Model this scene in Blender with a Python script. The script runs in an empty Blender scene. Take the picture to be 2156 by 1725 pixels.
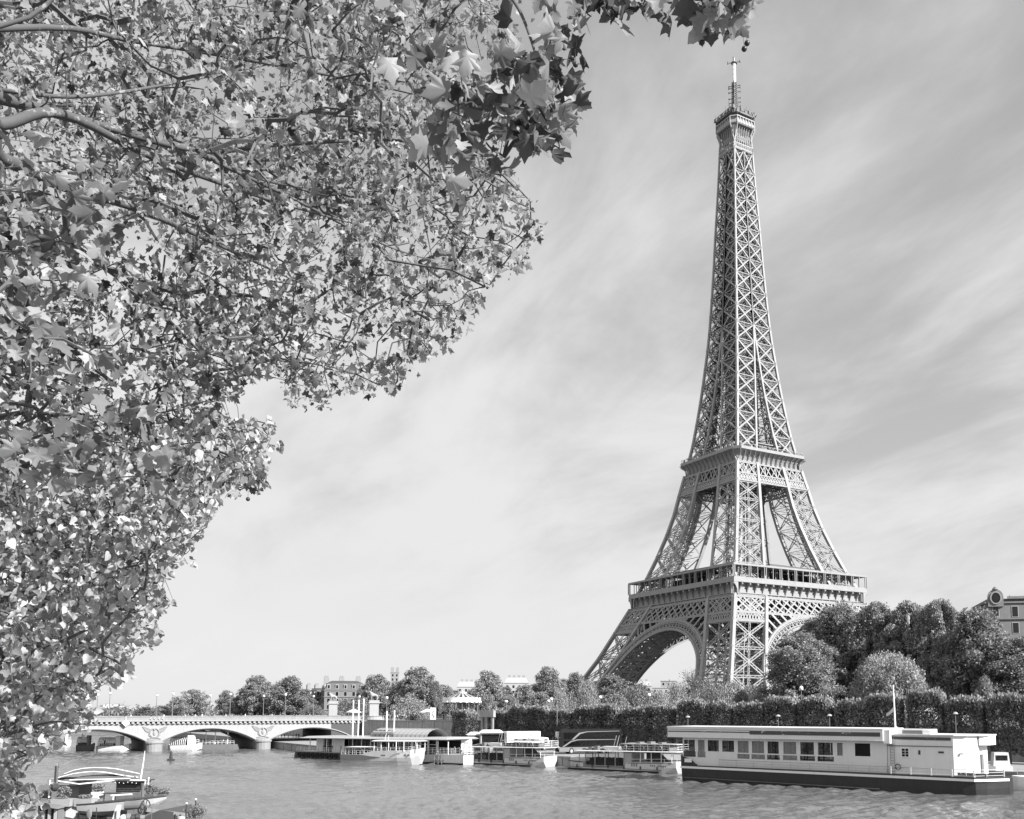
import bpy, bmesh, math, random
import numpy as np
from mathutils import Vector, Matrix
R = math.radians
SC = bpy.context.scene
COL = SC.collection

# ------------------------------------------------------------------ camera
# world: X = up-river (NE), Y = towards the near bank (NW), Z up, water at z = 0, tower axis at the origin
CAM = np.array([-339.03, 292.27, 12.485]); FPX = 2027.2; AZ = -0.5469; PIT = 0.1163; PPX = 1232.8; PPY = 1257.9
cd = bpy.data.cameras.new('camera'); cam = bpy.data.objects.new('camera', cd); COL.objects.link(cam)
SC.camera = cam
cam.location = CAM
cam.rotation_euler = (math.pi/2 + PIT, 0, AZ - math.pi/2)
cd.sensor_fit = 'HORIZONTAL'; cd.sensor_width = 36; cd.lens = 36*FPX/2156
cd.shift_x = (1078 - PPX)/2156; cd.shift_y = (PPY - 862.3)/2156
cd.clip_start = 0.3; cd.clip_end = 12000
_f = np.array([math.cos(AZ)*math.cos(PIT), math.sin(AZ)*math.cos(PIT), math.sin(PIT)])
_r = np.array([math.sin(AZ), -math.cos(AZ), 0]); _u = np.cross(_r, _f)
FH = np.array([math.cos(AZ), math.sin(AZ), 0])            # horizontal view direction
def at(x, y=None, D=None, z=None):
    """surveyed point: column x / row y of the 2156 px wide picture, at ground distance D or height z"""
    d = _f + _r*(x-PPX)/FPX - _u*((1494.0 if y is None else y)-PPY)/FPX
    t = (z-CAM[2])/d[2] if D is None else D/math.hypot(d[0], d[1])
    return CAM + t*d
def prj(P):
    d = np.asarray(P, float)-CAM; c = d@_f
    return np.stack([PPX+FPX*(d@_r)/c, PPY-FPX*(d@_u)/c], -1), c

# ------------------------------------------------------------------ light
SUN_AZ = math.atan2(-0.38, -0.925); SUN_EL = R(33)
ts = Vector((math.cos(SUN_AZ)*math.cos(SUN_EL), math.sin(SUN_AZ)*math.cos(SUN_EL), math.sin(SUN_EL)))
sl = bpy.data.lights.new('sun', 'SUN'); sl.energy = 5.0; sl.angle = R(0.5); sl.color = (1, 1, 1)
so = bpy.data.objects.new('sun', sl); COL.objects.link(so)
so.rotation_euler = ts.to_track_quat('Z', 'Y').to_euler()
W = bpy.data.worlds.new('World'); SC.world = W; W.use_nodes = True
nt = W.node_tree; nt.nodes.clear()
def N(t, typ, **k):
    n = t.nodes.new(typ)
    for a, b in k.items():
        if a.startswith('i_'):
            key = a[2:]; key = int(key) if key.isdigit() else key.replace('_', ' ')
            n.inputs[key].default_value = b
        else: setattr(n, a, b)
    return n
def mathn(t, op, a, b=None, clamp=False):
    n = t.nodes.new('ShaderNodeMath'); n.operation = op; n.use_clamp = clamp
    for i, v in enumerate((a, b)):
        if v is None: continue
        if isinstance(v, (int, float)): n.inputs[i].default_value = v
        else: t.links.new(v, n.inputs[i])
    return n.outputs[0]
sky = N(nt, 'ShaderNodeTexSky', sky_type='NISHITA', sun_disc=False, sun_elevation=SUN_EL, sun_rotation=math.pi/2-SUN_AZ,
        altitude=30, air_density=1.0, dust_density=0.6, ozone_density=2.0)
bw = N(nt, 'ShaderNodeRGBToBW'); nt.links.new(sky.outputs[0], bw.inputs[0])
tc = N(nt, 'ShaderNodeTexCoord'); sep = N(nt, 'ShaderNodeSeparateXYZ'); nt.links.new(tc.outputs['Generated'], sep.inputs[0])
zc = mathn(nt, 'MAXIMUM', sep.outputs[2], 0.0)
# clouds: a high thin sheet, seen in perspective (direction divided by its height)
den = mathn(nt, 'ADD', zc, 0.22)
cx = mathn(nt, 'DIVIDE', sep.outputs[0], den); cy = mathn(nt, 'DIVIDE', sep.outputs[1], den)
cmb = N(nt, 'ShaderNodeCombineXYZ'); nt.links.new(cx, cmb.inputs[0]); nt.links.new(cy, cmb.inputs[1])
mp = N(nt, 'ShaderNodeMapping'); mp.inputs['Rotation'].default_value = (0, 0, R(-12)); mp.inputs['Scale'].default_value = (0.75, 1.35, 1)
mp.inputs['Location'].default_value = (3.3, 1.7, 0)
nt.links.new(cmb.outputs[0], mp.inputs[0])
n1 = N(nt, 'ShaderNodeTexNoise', i_Scale=1.2, i_Detail=12.0, i_Roughness=0.56, i_Distortion=0.45); nt.links.new(mp.outputs[0], n1.inputs['Vector'])
mp2 = N(nt, 'ShaderNodeMapping'); mp2.inputs['Rotation'].default_value = (0, 0, R(18)); mp2.inputs['Scale'].default_value = (0.9, 1.9, 1)
nt.links.new(cmb.outputs[0], mp2.inputs[0])
n2 = N(nt, 'ShaderNodeTexNoise', i_Scale=1.9, i_Detail=12.0, i_Roughness=0.58, i_Distortion=0.5); nt.links.new(mp2.outputs[0], n2.inputs['Vector'])
mixn = mathn(nt, 'ADD', mathn(nt, 'MULTIPLY', n1.outputs['Fac'], 0.66), mathn(nt, 'MULTIPLY', n2.outputs['Fac'], 0.34))
cr = N(nt, 'ShaderNodeMapRange', interpolation_type='SMOOTHSTEP'); nt.links.new(mixn, cr.inputs[0])
up = mathn(nt, 'ADD', mathn(nt, 'MULTIPLY', mathn(nt, 'MULTIPLY', sep.outputs[1], zc), 0.26), mathn(nt, 'MULTIPLY', mathn(nt, 'SUBTRACT', 0.35, zc), 0.08))   # the veil thickens away from the sun side
nt.links.new(mathn(nt, 'ADD', mixn, mathn(nt, 'ADD', up, 0.078)), cr.inputs[0])
cr.inputs[1].default_value = 0.42; cr.inputs[2].default_value = 0.67; cr.inputs[3].default_value = 0.22; cr.inputs[4].default_value = 1.0
SKY_K = 0.068
skyv = mathn(nt, 'MULTIPLY', bw.outputs[0], 1.0)
cloud = mathn(nt, 'ADD', skyv, mathn(nt, 'MULTIPLY', mathn(nt, 'SUBTRACT', 6.35, skyv), mathn(nt, 'ADD', mathn(nt, 'MULTIPLY', cr.outputs[0], 0.74), 0.22)))
bg = N(nt, 'ShaderNodeBackground'); bg.inputs[1].default_value = SKY_K; nt.links.new(cloud, bg.inputs[0])
wo = N(nt, 'ShaderNodeOutputWorld'); nt.links.new(bg.outputs[0], wo.inputs[0])
SC.view_settings.view_transform = 'Standard'; SC.view_settings.look = 'None'
SC.view_settings.exposure = 0.95; SC.view_settings.gamma = 1.0
SC.cycles.max_bounces = 6; SC.cycles.transparent_max_bounces = 12

# ------------------------------------------------------------------ materials (the photograph is black and white)
def mat(name, v, rough=0.65, ns=1.5, na=0.18, bump=0.0, metal=0.0, spec=0.4, v2=None, spots=0.0, transl=0.0, island=0.0, stretch=(1, 1, 1), streak=0.0):
    m = bpy.data.materials.new(name); m.use_nodes = True; t = m.node_tree; b = t.nodes['Principled BSDF']
    g = N(t, 'ShaderNodeTexCoord'); mpn = N(t, 'ShaderNodeMapping'); mpn.inputs['Scale'].default_value = stretch
    t.links.new(g.outputs['Object'], mpn.inputs[0])
    n = N(t, 'ShaderNodeTexNoise', i_Scale=ns, i_Detail=6.0, i_Roughness=0.6); t.links.new(mpn.outputs[0], n.inputs['Vector'])
    k = mathn(t, 'ADD', mathn(t, 'MULTIPLY', mathn(t, 'SUBTRACT', n.outputs['Fac'], 0.5), na*3.2), 1.0)
    if streak:
        ms = N(t, 'ShaderNodeMapping'); ms.inputs['Scale'].default_value = (3.0, 3.0, 0.18); t.links.new(g.outputs['Object'], ms.inputs[0])
        s = N(t, 'ShaderNodeTexNoise', i_Scale=1.3, i_Detail=4.0); t.links.new(ms.outputs[0], s.inputs['Vector'])
        k = mathn(t, 'MULTIPLY', k, mathn(t, 'ADD', mathn(t, 'MULTIPLY', mathn(t, 'SUBTRACT', s.outputs['Fac'], 0.5), streak*3), 1.0))
    if island:
        ge = N(t, 'ShaderNodeNewGeometry')
        k = mathn(t, 'MULTIPLY', k, mathn(t, 'ADD', mathn(t, 'MULTIPLY', mathn(t, 'SUBTRACT', ge.outputs['Random Per Island'], 0.5), 2*island), 1.0))
    val = mathn(t, 'MULTIPLY', k, v)
    if v2 is not None:     # second paint / bare patches with a shape of their own
        n3 = N(t, 'ShaderNodeTexNoise', i_Scale=ns*2.3, i_Detail=8.0, i_Roughness=0.75); t.links.new(mpn.outputs[0], n3.inputs['Vector'])
        rr = N(t, 'ShaderNodeMapRange'); t.links.new(n3.outputs['Fac'], rr.inputs[0]); rr.inputs[1].default_value = spots; rr.inputs[2].default_value = spots+0.03
        mx = N(t, 'ShaderNodeMix', data_type='FLOAT'); t.links.new(rr.outputs[0], mx.inputs[0]); t.links.new(val, mx.inputs[2]); mx.inputs[3].default_value = v2
        val = mx.outputs[0]
    val = mathn(t, 'MAXIMUM', val, 0.004)
    cc = N(t, 'ShaderNodeCombineColor'); 
    for i in range(3): t.links.new(val, cc.inputs[i])
    t.links.new(cc.outputs[0], b.inputs['Base Color'])
    b.inputs['Roughness'].default_value = rough; b.inputs['Metallic'].default_value = metal; b.inputs['Specular IOR Level'].default_value = spec
    if bump:
        bn = N(t, 'ShaderNodeBump', i_Strength=min(1, bump), i_Distance=0.08); t.links.new(n.outputs['Fac'], bn.inputs['Height']); t.links.new(bn.outputs[0], b.inputs['Normal'])
    if transl:
        tr = N(t, 'ShaderNodeBsdfTranslucent'); t.links.new(cc.outputs[0], tr.inputs[0])
        mxs = N(t, 'ShaderNodeMixShader', i_0=transl); t.links.new(b.outputs[0], mxs.inputs[1]); t.links.new(tr.outputs[0], mxs.inputs[2])
        t.links.new(mxs.outputs[0], t.nodes['Material Output'].inputs[0])
    return m
def glassmat(name, v, tp):
    m = bpy.data.materials.new(name); m.use_nodes = True; t = m.node_tree; b = t.nodes['Principled BSDF']
    b.inputs['Base Color'].default_value = (v, v, v, 1); b.inputs['Roughness'].default_value = 0.06; b.inputs['Specular IOR Level'].default_value = 0.45
    g = N(t, 'ShaderNodeTexCoord'); n = N(t, 'ShaderNodeTexNoise', i_Scale=1.1, i_Detail=2.0, i_Distortion=0.6); t.links.new(g.outputs['Object'], n.inputs['Vector'])
    bn = N(t, 'ShaderNodeBump', i_Strength=0.25, i_Distance=0.08); t.links.new(n.outputs['Fac'], bn.inputs['Height']); t.links.new(bn.outputs[0], b.inputs['Normal'])
    tr = N(t, 'ShaderNodeBsdfTransparent'); ms = N(t, 'ShaderNodeMixShader', i_0=tp); t.links.new(b.outputs[0], ms.inputs[1]); t.links.new(tr.outputs[0], ms.inputs[2])
    t.links.new(ms.outputs[0], t.nodes['Material Output'].inputs[0])
    return m
M = {}
M['iron'] = mat('painted_iron', 0.27, 0.55, 0.5, 0.17)
M['iron_dark_shaded'] = mat('dark_shaded_iron', 0.10, 0.6, 0.25, 0.12)  # same paint as the outer iron; interior shade put into the colour
M['white'] = mat('white_paint', 0.78, 0.45, 0.8, 0.05, streak=0.05)
M['cream'] = mat('worn_white_paint', 0.70, 0.5, 0.7, 0.06, v2=0.22, spots=0.70, streak=0.05)
M['peel'] = mat('peeling_dark_paint', 0.07, 0.6, 0.55, 0.2, v2=0.55, spots=0.60, stretch=(0.45, 1, 1.2))
M['dark'] = mat('dark_paint', 0.045, 0.4, 0.8, 0.15)
M['hull_dark'] = mat('dark_hull_paint', 0.028, 0.42, 0.5, 0.2, streak=0.2)
M['black'] = mat('black_rubber', 0.012, 0.6, 2.0, 0.2)
M['mid'] = mat('grey_paint', 0.17, 0.5, 0.8, 0.1)
M['lightgrey'] = mat('light_grey_paint', 0.36, 0.5, 0.8, 0.08)
M['canopy'] = mat('grey_canvas', 0.13, 0.9, 2.0, 0.05)
M['rust'] = mat('rusty_steel', 0.14, 0.8, 1.5, 0.3)
M['chrome'] = mat('bright_steel', 0.65, 0.22, 3, 0.05, metal=1.0)
M['stone'] = mat('pale_limestone', 0.32, 0.85, 0.35, 0.10, bump=0.3, streak=0.17)
M['stone_mid'] = mat('grey_limestone', 0.24, 0.85, 0.6, 0.16, bump=0.3, streak=0.16)
M['stone_dark'] = mat('stained_stone', 0.29, 0.9, 0.5, 0.3, bump=0.4, streak=0.3)
M['relief'] = mat('carved_weathered_stone', 0.26, 0.9, 1.2, 0.2)
M['asphalt'] = mat('asphalt', 0.14, 0.9, 0.8, 0.12)
M['ground'] = mat('street_ground', 0.07, 0.9, 0.05, 0.2)
M['quay'] = mat('quay_paving', 0.28, 0.85, 0.4, 0.12)
M['bark'] = mat('tree_bark', 0.10, 0.9, 3.0, 0.25, bump=0.3)
M['bark_plane'] = mat('mottled_plane_bark', 0.085, 0.85, 3.2, 0.15, v2=0.24, spots=0.57)
M['leaf_dark'] = mat('dark_foliage', 0.27, 0.6, 0.25, 0.25, island=0.40, transl=0.30)
M['leaf_mid'] = mat('autumn_foliage', 0.23, 0.6, 0.25, 0.22, island=0.38, transl=0.3)
M['leaf_light'] = mat('pale_autumn_foliage', 0.33, 0.6, 0.25, 0.18, island=0.35, transl=0.3)
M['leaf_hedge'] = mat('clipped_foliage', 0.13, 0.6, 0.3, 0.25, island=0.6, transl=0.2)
M['leaf_plane'] = mat('plane_leaf', 0.265, 0.5, 7.0, 0.16, island=0.80, transl=0.44, spec=0.25)
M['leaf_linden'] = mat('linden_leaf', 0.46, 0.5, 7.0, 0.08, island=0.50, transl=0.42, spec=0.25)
M['roof'] = mat('zinc_roof', 0.07, 0.5, 0.5, 0.12)
M['pale_wall'] = mat('pale_plaster', 0.36, 0.8, 0.3, 0.08)
M['glass'] = glassmat('window_glass', 0.03, 0.70)
M['film'] = glassmat('plastic_film_glass', 0.30, 0.5)
M['glass_dark'] = glassmat('tinted_glass', 0.012, 0.05)
M['sunlit_shoots'] = mat('sunlit_leaf_shoots', 0.27, 0.6, 0.3, 0.2, island=0.5, transl=0.3)  # pale shoots, with sunlight on the clipped tops put into the colour
M['house_stone'] = mat('house_stone', 0.17, 0.85, 0.6, 0.12, streak=0.1)
M['boat_white'] = mat('boat_white_paint', 0.56, 0.4, 0.9, 0.10, streak=0.14)
M['coach_paint'] = mat('black_coach_paint', 0.012, 0.7, 0.8, 0.1, spec=0.08)
M['coach_glass'] = glassmat('coach_glass', 0.004, 0.0)
M['skin'] = mat('skin', 0.35, 0.6, 4, 0.05)
M['cloth_light'] = mat('light_cloth', 0.55, 0.9, 4, 0.1)
M['cloth_mid'] = mat('grey_cloth', 0.2, 0.9, 4, 0.1)
M['cloth_dark'] = mat('dark_cloth', 0.03, 0.9, 4, 0.1)
M['wood'] = mat('worn_wood', 0.30, 0.8, 2.0, 0.2, stretch=(0.3, 1, 1))

# ------------------------------------------------------------------ mesh building
class MB:
    def __init__(s): s.v = []; s.f = []
    def add(s, vs, fs):
        o = len(s.v); s.v += [tuple(map(float, p)) for p in vs]; s.f += [tuple(i+o for i in f) for f in fs]
    def box(s, x0, x1, y0, y1, z0, z1):
        s.add([(x0,y0,z0),(x1,y0,z0),(x1,y1,z0),(x0,y1,z0),(x0,y0,z1),(x1,y0,z1),(x1,y1,z1),(x0,y1,z1)],
              [(3,2,1,0),(4,5,6,7),(0,1,5,4),(1,2,6,5),(2,3,7,6),(3,0,4,7)])
    def cbox(s, c, d, rz=0):
        k, q = math.cos(rz), math.sin(rz); vs = []
        for z in (-1, 1):
            for x, y in ((-1,-1),(1,-1),(1,1),(-1,1)):
                a, b = x*d[0]/2, y*d[1]/2; vs.append((c[0]+a*k-b*q, c[1]+a*q+b*k, c[2]+z*d[2]/2))
        s.add(vs, [(3,2,1,0),(4,5,6,7),(0,1,5,4),(1,2,6,5),(2,3,7,6),(3,0,4,7)])
    def beam(s, p, q, w, h=None, up=(0, 0, 1), caps=False):
        h = w if h is None else h
        px, py, pz = p; dx, dy, dz = q[0]-px, q[1]-py, q[2]-pz
        L = math.sqrt(dx*dx+dy*dy+dz*dz)
        if L < 1e-6: return
        dx/=L; dy/=L; dz/=L
        ux, uy, uz = up
        if abs(dx*ux+dy*uy+dz*uz) > 0.98: ux, uy, uz = (1, 0, 0) if abs(dx) < 0.9 else (0, 1, 0)
        ax, ay, az = dy*uz-dz*uy, dz*ux-dx*uz, dx*uy-dy*ux
        l = math.sqrt(ax*ax+ay*ay+az*az); ax*=w/2/l; ay*=w/2/l; az*=w/2/l
        bx, by, bz = ay*dz-az*dy, az*dx-ax*dz, ax*dy-ay*dx
        l = math.sqrt(bx*bx+by*by+bz*bz); bx*=h/2/l; by*=h/2/l; bz*=h/2/l
        o = len(s.v)
        for e in (p, q):
            for i, j in ((-1,-1),(1,-1),(1,1),(-1,1)):
                s.v.append((e[0]+i*ax+j*bx, e[1]+i*ay+j*by, e[2]+i*az+j*bz))
        s.f += [(o,o+1,o+5,o+4),(o+1,o+2,o+6,o+5),(o+2,o+3,o+7,o+6),(o+3,o,o+4,o+7)]
        if caps: s.f += [(o+3,o+2,o+1,o),(o+4,o+5,o+6,o+7)]
    def tube(s, pts, rs, n=6, caps=True):
        pts = [Vector(p) for p in pts]
        if not hasattr(rs, '__len__'): rs = [rs]*len(pts)
        o = len(s.v); prev = None
        for i, p in enumerate(pts):
            d = (pts[min(i+1, len(pts)-1)]-pts[max(i-1, 0)])
            if d.length < 1e-9: d = Vector((0, 0, 1))
            d.normalize()
            a = d.cross(Vector((0, 0, 1))) if prev is None else (prev - d*prev.dot(d))
            if a.length < 1e-4: a = d.cross(Vector((1, 0, 0)))
            a.normalize(); prev = a; b = d.cross(a)
            for k in range(n):
                t = 2*math.pi*k/n; s.v.append(tuple(p + (a*math.cos(t)+b*math.sin(t))*rs[i]))
        for i in range(len(pts)-1):
            for k in range(n):
                s.f.append((o+i*n+k, o+i*n+(k+1)%n, o+(i+1)*n+(k+1)%n, o+(i+1)*n+k))
        if caps:
            s.f.append(tuple(o+k for k in range(n))[::-1]); e = o+(len(pts)-1)*n; s.f.append(tuple(e+k for k in range(n)))
    def lathe(s, prof, n=12, c=(0, 0, 0)):
        o = len(s.v)
        for r, z in prof:
            for k in range(n):
                t = 2*math.pi*k/n; s.v.append((c[0]+r*math.cos(t), c[1]+r*math.sin(t), c[2]+z))
        for i in range(len(prof)-1):
            for k in range(n): s.f.append((o+i*n+k, o+i*n+(k+1)%n, o+(i+1)*n+(k+1)%n, o+(i+1)*n+k))
        s.f.append(tuple(o+k for k in range(n))[::-1]); e = o+(len(prof)-1)*n; s.f.append(tuple(e+k for k in range(n)))
    def ball(s, c, r, n=8, m=6, sc=(1, 1, 1)):
        o = len(s.v); s.v.append((c[0], c[1], c[2]-r*sc[2]))
        for j in range(1, m):
            a = -math.pi/2+math.pi*j/m
            for k in range(n):
                t = 2*math.pi*k/n; s.v.append((c[0]+r*sc[0]*math.cos(a)*math.cos(t), c[1]+r*sc[1]*math.cos(a)*math.sin(t), c[2]+r*sc[2]*math.sin(a)))
        s.v.append((c[0], c[1], c[2]+r*sc[2])); e = len(s.v)-1
        for k in range(n): s.f.append((o, o+1+(k+1)%n, o+1+k)); s.f.append((e, e-n+k, e-n+(k+1)%n))
        for j in range(m-2):
            for k in range(n): s.f.append((o+1+j*n+k, o+1+j*n+(k+1)%n, o+1+(j+1)*n+(k+1)%n, o+1+(j+1)*n+k))
    def extrude(s, poly, vec):
        n = len(poly); vec = Vector(vec); o = len(s.v)
        s.v += [tuple(p) for p in poly] + [tuple(Vector(p)+vec) for p in poly]
        s.f.append(tuple(range(o, o+n))[::-1]); s.f.append(tuple(range(o+n, o+2*n)))
        for i in range(n): s.f.append((o+i, o+(i+1)%n, o+n+(i+1)%n, o+n+i))
    def loft(s, rings, closed=True, caps=True):
        n = len(rings[0]); o = len(s.v)
        for r in rings: s.v += [tuple(p) for p in r]
        for i in range(len(rings)-1):
            for k in range(n if closed else n-1): s.f.append((o+i*n+k, o+i*n+(k+1)%n, o+(i+1)*n+(k+1)%n, o+(i+1)*n+k))
        if caps: s.f.append(tuple(o+k for k in range(n))[::-1]); e = o+(len(rings)-1)*n; s.f.append(tuple(e+k for k in range(n)))
    def mesh(s, name):
        me = bpy.data.meshes.new(name); me.from_pydata(s.v, [], s.f); me.update(); return me
    def build(s, name, m, parent=None, smooth=False, fix=True):
        me = s.mesh(name)
        if fix and len(s.f) < 60000:
            bm = bmesh.new(); bm.from_mesh(me); bmesh.ops.recalc_face_normals(bm, faces=bm.faces); bm.to_mesh(me); bm.free()
        if smooth: me.polygons.foreach_set('use_smooth', [True]*len(me.polygons))
        return link(name, me, m, parent)
def link(name, me, m=None, parent=None):
    o = bpy.data.objects.new(name, me); COL.objects.link(o)
    if m is not None and not me.materials: me.materials.append(M[m] if isinstance(m, str) else m)
    if parent is not None: o.parent = parent
    return o
def fastmesh(name, V, F, mats=None):
    """V (n,3), F (m,k) arrays -> mesh"""
    me = bpy.data.meshes.new(name); V = np.ascontiguousarray(V, np.float32); F = np.ascontiguousarray(F, np.int32)
    me.vertices.add(len(V)); me.vertices.foreach_set('co', V.ravel())
    m, k = F.shape
    me.loops.add(m*k); me.loops.foreach_set('vertex_index', F.ravel())
    me.polygons.add(m); me.polygons.foreach_set('loop_start', np.arange(m, dtype=np.int32)*k)
    me.update(calc_edges=True); return me
def thing(name, label, cat, loc=(0, 0, 0), rz=0, group=None):
    o = bpy.data.objects.new(name, None); COL.objects.link(o); o.location = loc; o.rotation_euler = (0, 0, rz); o.empty_display_size = 0.5
    o['label'] = label; o['category'] = cat
    if group: o['group'] = group
    return o
def tag(o, label, cat, group=None):
    o['label'] = label; o['category'] = cat
    if group: o['group'] = group
    return o
def struct(o): o['kind'] = 'structure'; return o
def dup(root, loc=None, rz=None, label=None, group=None, scale=None):
    r = root.copy(); COL.objects.link(r)
    if loc is not None: r.location = loc
    if rz is not None: r.rotation_euler = (0, 0, rz)
    if label: r['label'] = label
    if group: r['group'] = group
    if scale is not None: r.scale = scale
    for ch in list(root.children):
        c = ch.copy(); COL.objects.link(c); c.parent = r
        for g in list(ch.children):
            e = g.copy(); COL.objects.link(e); e.parent = c
    return r
ORD = ['first', 'second', 'third', 'fourth', 'fifth', 'sixth', 'seventh', 'eighth', 'ninth', 'tenth', 'eleventh', 'twelfth']

# ------------------------------------------------------------------ ground, river
def sheet(name, pts, z, m):
    mb = MB(); mb.add([(x, y, z) for x, y in pts], [tuple(range(len(pts)))]); o = mb.build(name, m)
    me = o.data
    if me.polygons[0].normal.z < 0:
        bm = bmesh.new(); bm.from_mesh(me); bmesh.ops.reverse_faces(bm, faces=bm.faces); bm.to_mesh(me); bm.free()
    return struct(o)
def watermat():
    m = bpy.data.materials.new('river_water'); m.use_nodes = True; t = m.node_tree; b = t.nodes['Principled BSDF']
    g = N(t, 'ShaderNodeTexCoord')
    hs = None
    ra = N(t, 'ShaderNodeMapping'); ra.inputs['Rotation'].default_value = (0, 0, R(36)); t.links.new(g.outputs['Object'], ra.inputs[0])
    for sc, st, w, dt in ((1.6, (0.5, 1, 1), 0.6, 2.0), (4.5, (0.7, 1, 1), 0.25, 2.0)):
        mp = N(t, 'ShaderNodeMapping'); mp.inputs['Scale'].default_value = st; t.links.new(ra.outputs[0], mp.inputs[0])
        n = N(t, 'ShaderNodeTexNoise', i_Scale=sc, i_Detail=dt, i_Roughness=0.6, i_Distortion=0.5); t.links.new(mp.outputs[0], n.inputs['Vector'])
        v = mathn(t, 'MULTIPLY', n.outputs['Fac'], w); hs = v if hs is None else mathn(t, 'ADD', hs, v)
    bn = N(t, 'ShaderNodeBump', i_Strength=1.0, i_Distance=0.16); t.links.new(hs, bn.inputs['Height']); t.links.new(bn.outputs[0], b.inputs['Normal'])
    big = N(t, 'ShaderNodeTexNoise', i_Scale=0.03, i_Detail=3.0); t.links.new(g.outputs['Object'], big.inputs['Vector'])
    val = mathn(t, 'ADD', mathn(t, 'MULTIPLY', big.outputs['Fac'], 0.08), 0.085)
    cc = N(t, 'ShaderNodeCombineColor')
    for i in range(3): t.links.new(val, cc.inputs[i])
    t.links.new(cc.outputs[0], b.inputs['Base Color'])
    b.inputs['Roughness'].default_value = 0.1; b.inputs['IOR'].default_value = 1.33; b.inputs['Specular IOR Level'].default_value = 0.5
    return m
M['water'] = watermat()
ED = np.array([0.9165, 0.400])           # direction of the quay, up-river
QZ, SZ = 2.2, 8.2
qedge = [(-620, -22), (-330, 105), (-151, 183.5), (-85, 211), (-35, 213), (60, 214), (220, 222), (900, 330)]
wall = [(-620, -58), (-320, 74), (-142, 151), (-100, 168), (-60, 180), (-17.6, 184), (17.6, 184), (60, 190), (220, 198), (900, 306)]
rbank = [(900, 545), (300, 420), (120, 400), (-40, 372), (-200, 340), (-330, 293.6), (-345, 287), (-700, 120)]
# the river: a choppy surface (a sum of wind waves), finer where it is seen closer
sheet('far_river', [(-1500, -600), (3500, 150), (3500, 1200), (-1500, 700)], -0.35, 'water')
def river():
    rng = np.random.default_rng(3); nr, na = 620, 900
    D = 45*np.exp(np.linspace(0, math.log(460/45), nr)); A = np.linspace(R(-68), R(8), na)
    DD, AA = np.meshgrid(D, A, indexing='ij'); X = CAM[0]+DD*np.cos(AA); Y = CAM[1]+DD*np.sin(AA); Z = np.zeros_like(X); cell = DD*(math.log(460/45)/nr)
    wind = R(200)
    for k in range(64):
        lam = 0.7*(5.5/0.7)**rng.uniform(); th = wind+rng.normal()*.62; kx, ky = 2*math.pi/lam*math.cos(th), 2*math.pi/lam*math.sin(th)
        amp = .0120*min(lam, 3.2)**.95*np.clip((lam/cell-1.6)/2, 0, 1); p = kx*X+ky*Y+rng.uniform(0, 6.3)
        Z += amp*np.sin(p+.35*np.sin(p))
    q = .65+.55*np.sin(X*.06+Y*.021+1)*np.sin(Y*.085-X*.013)          # gusts: rougher and smoother patches
    Z *= np.clip(q, .35, 1.2)
    i = np.arange((nr-1)*na).reshape(nr-1, na)[:, :-1].ravel(); F = np.stack([i, i+1, i+na+1, i+na], 1)[:, ::-1]
    me = fastmesh('river', np.stack([X.ravel(), Y.ravel(), Z.ravel()], 1), F); me.polygons.foreach_set('use_smooth', [True]*len(me.polygons)); return struct(link('river', me, 'water'))
river()
def slab(name, top, zt, zb, m):
    mb = MB(); n = len(top); mb.add([(x, y, zt) for x, y in top]+[(x, y, zb) for x, y in top], [tuple(range(n))]+[(i, i+n, (i+1) % n+n, (i+1) % n) for i in range(n)])
    return struct(mb.build(name, m))
slab('lower_quay', qedge + [(x, y-1.0) for x, y in wall[::-1]], QZ, -2, 'quay')
slab('street_level', wall[:6] + [(-17.6, 196), (17.6, 196)] + wall[6:] + [(4000, 400), (4000, -4000), (-4000, -4000), (-1500, -500)], SZ, -2, 'ground')
slab('near_bank', rbank + [(-700, 800), (900, 800)], CAM[2]-1.66, -2, 'asphalt')
# retaining walls along the street, with coping
def wallrun(name, a, b, z0, z1, th, m, label, cat='wall'):
    a = np.array(a, float); b = np.array(b, float); d = (b-a)/np.linalg.norm(b-a); nrm = np.array([-d[1], d[0]]); L = np.linalg.norm(b-a)
    t = thing(name, label, cat, (a[0], a[1], z0), math.atan2(d[1], d[0]))
    mb = MB(); mb.box(0, L, 0.003, th, 0, z1-z0-0.35)
    k = 0.0
    while k < L-1:
        mb.box(k, min(k+1.1, L), th, th+0.16, 0, z1-z0-0.36); k += 9.0     # pilasters
    mb.build('masonry', m, t)
    cp = MB(); cp.box(-0.05, L+0.05, -0.1, th+0.22, z1-z0-0.348, z1-z0); cp.build('coping', 'stone_mid', t)
    return t
wallrun('retaining_wall', (-100, 168), (-60, 180), QZ, SZ+1.3, 0.8, 'stone_dark', 'stained stone quay wall right of the statue plinth by the bridge')
wallrun('retaining_wall', (-60, 180), (-18, 184), QZ, SZ+1.0, 0.8, 'stone_dark', 'dark stone wall with coping where the bridge meets the far quay')
wallrun('retaining_wall', (-142, 151), (-100, 168), QZ, SZ+0.6, 0.8, 'stone_dark', 'dark quay wall behind the white truck and the clipped trees')
wallrun('retaining_wall', (-320, 74), (-142, 151), QZ, SZ+0.6, 0.8, 'stone_dark', 'long dark quay wall behind the barge and the clipped trees')
wallrun('retaining_wall', (18, 184), (60, 190), QZ, SZ+0.9, 0.8, 'stone_dark', 'stone quay wall beyond the bridge seen under its right arch')
wallrun('retaining_wall', (60, 190), (220, 198), QZ, SZ+0.9, 0.8, 'stone_mid', 'far quay wall up-river of the bridge behind the tour boats')

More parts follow.
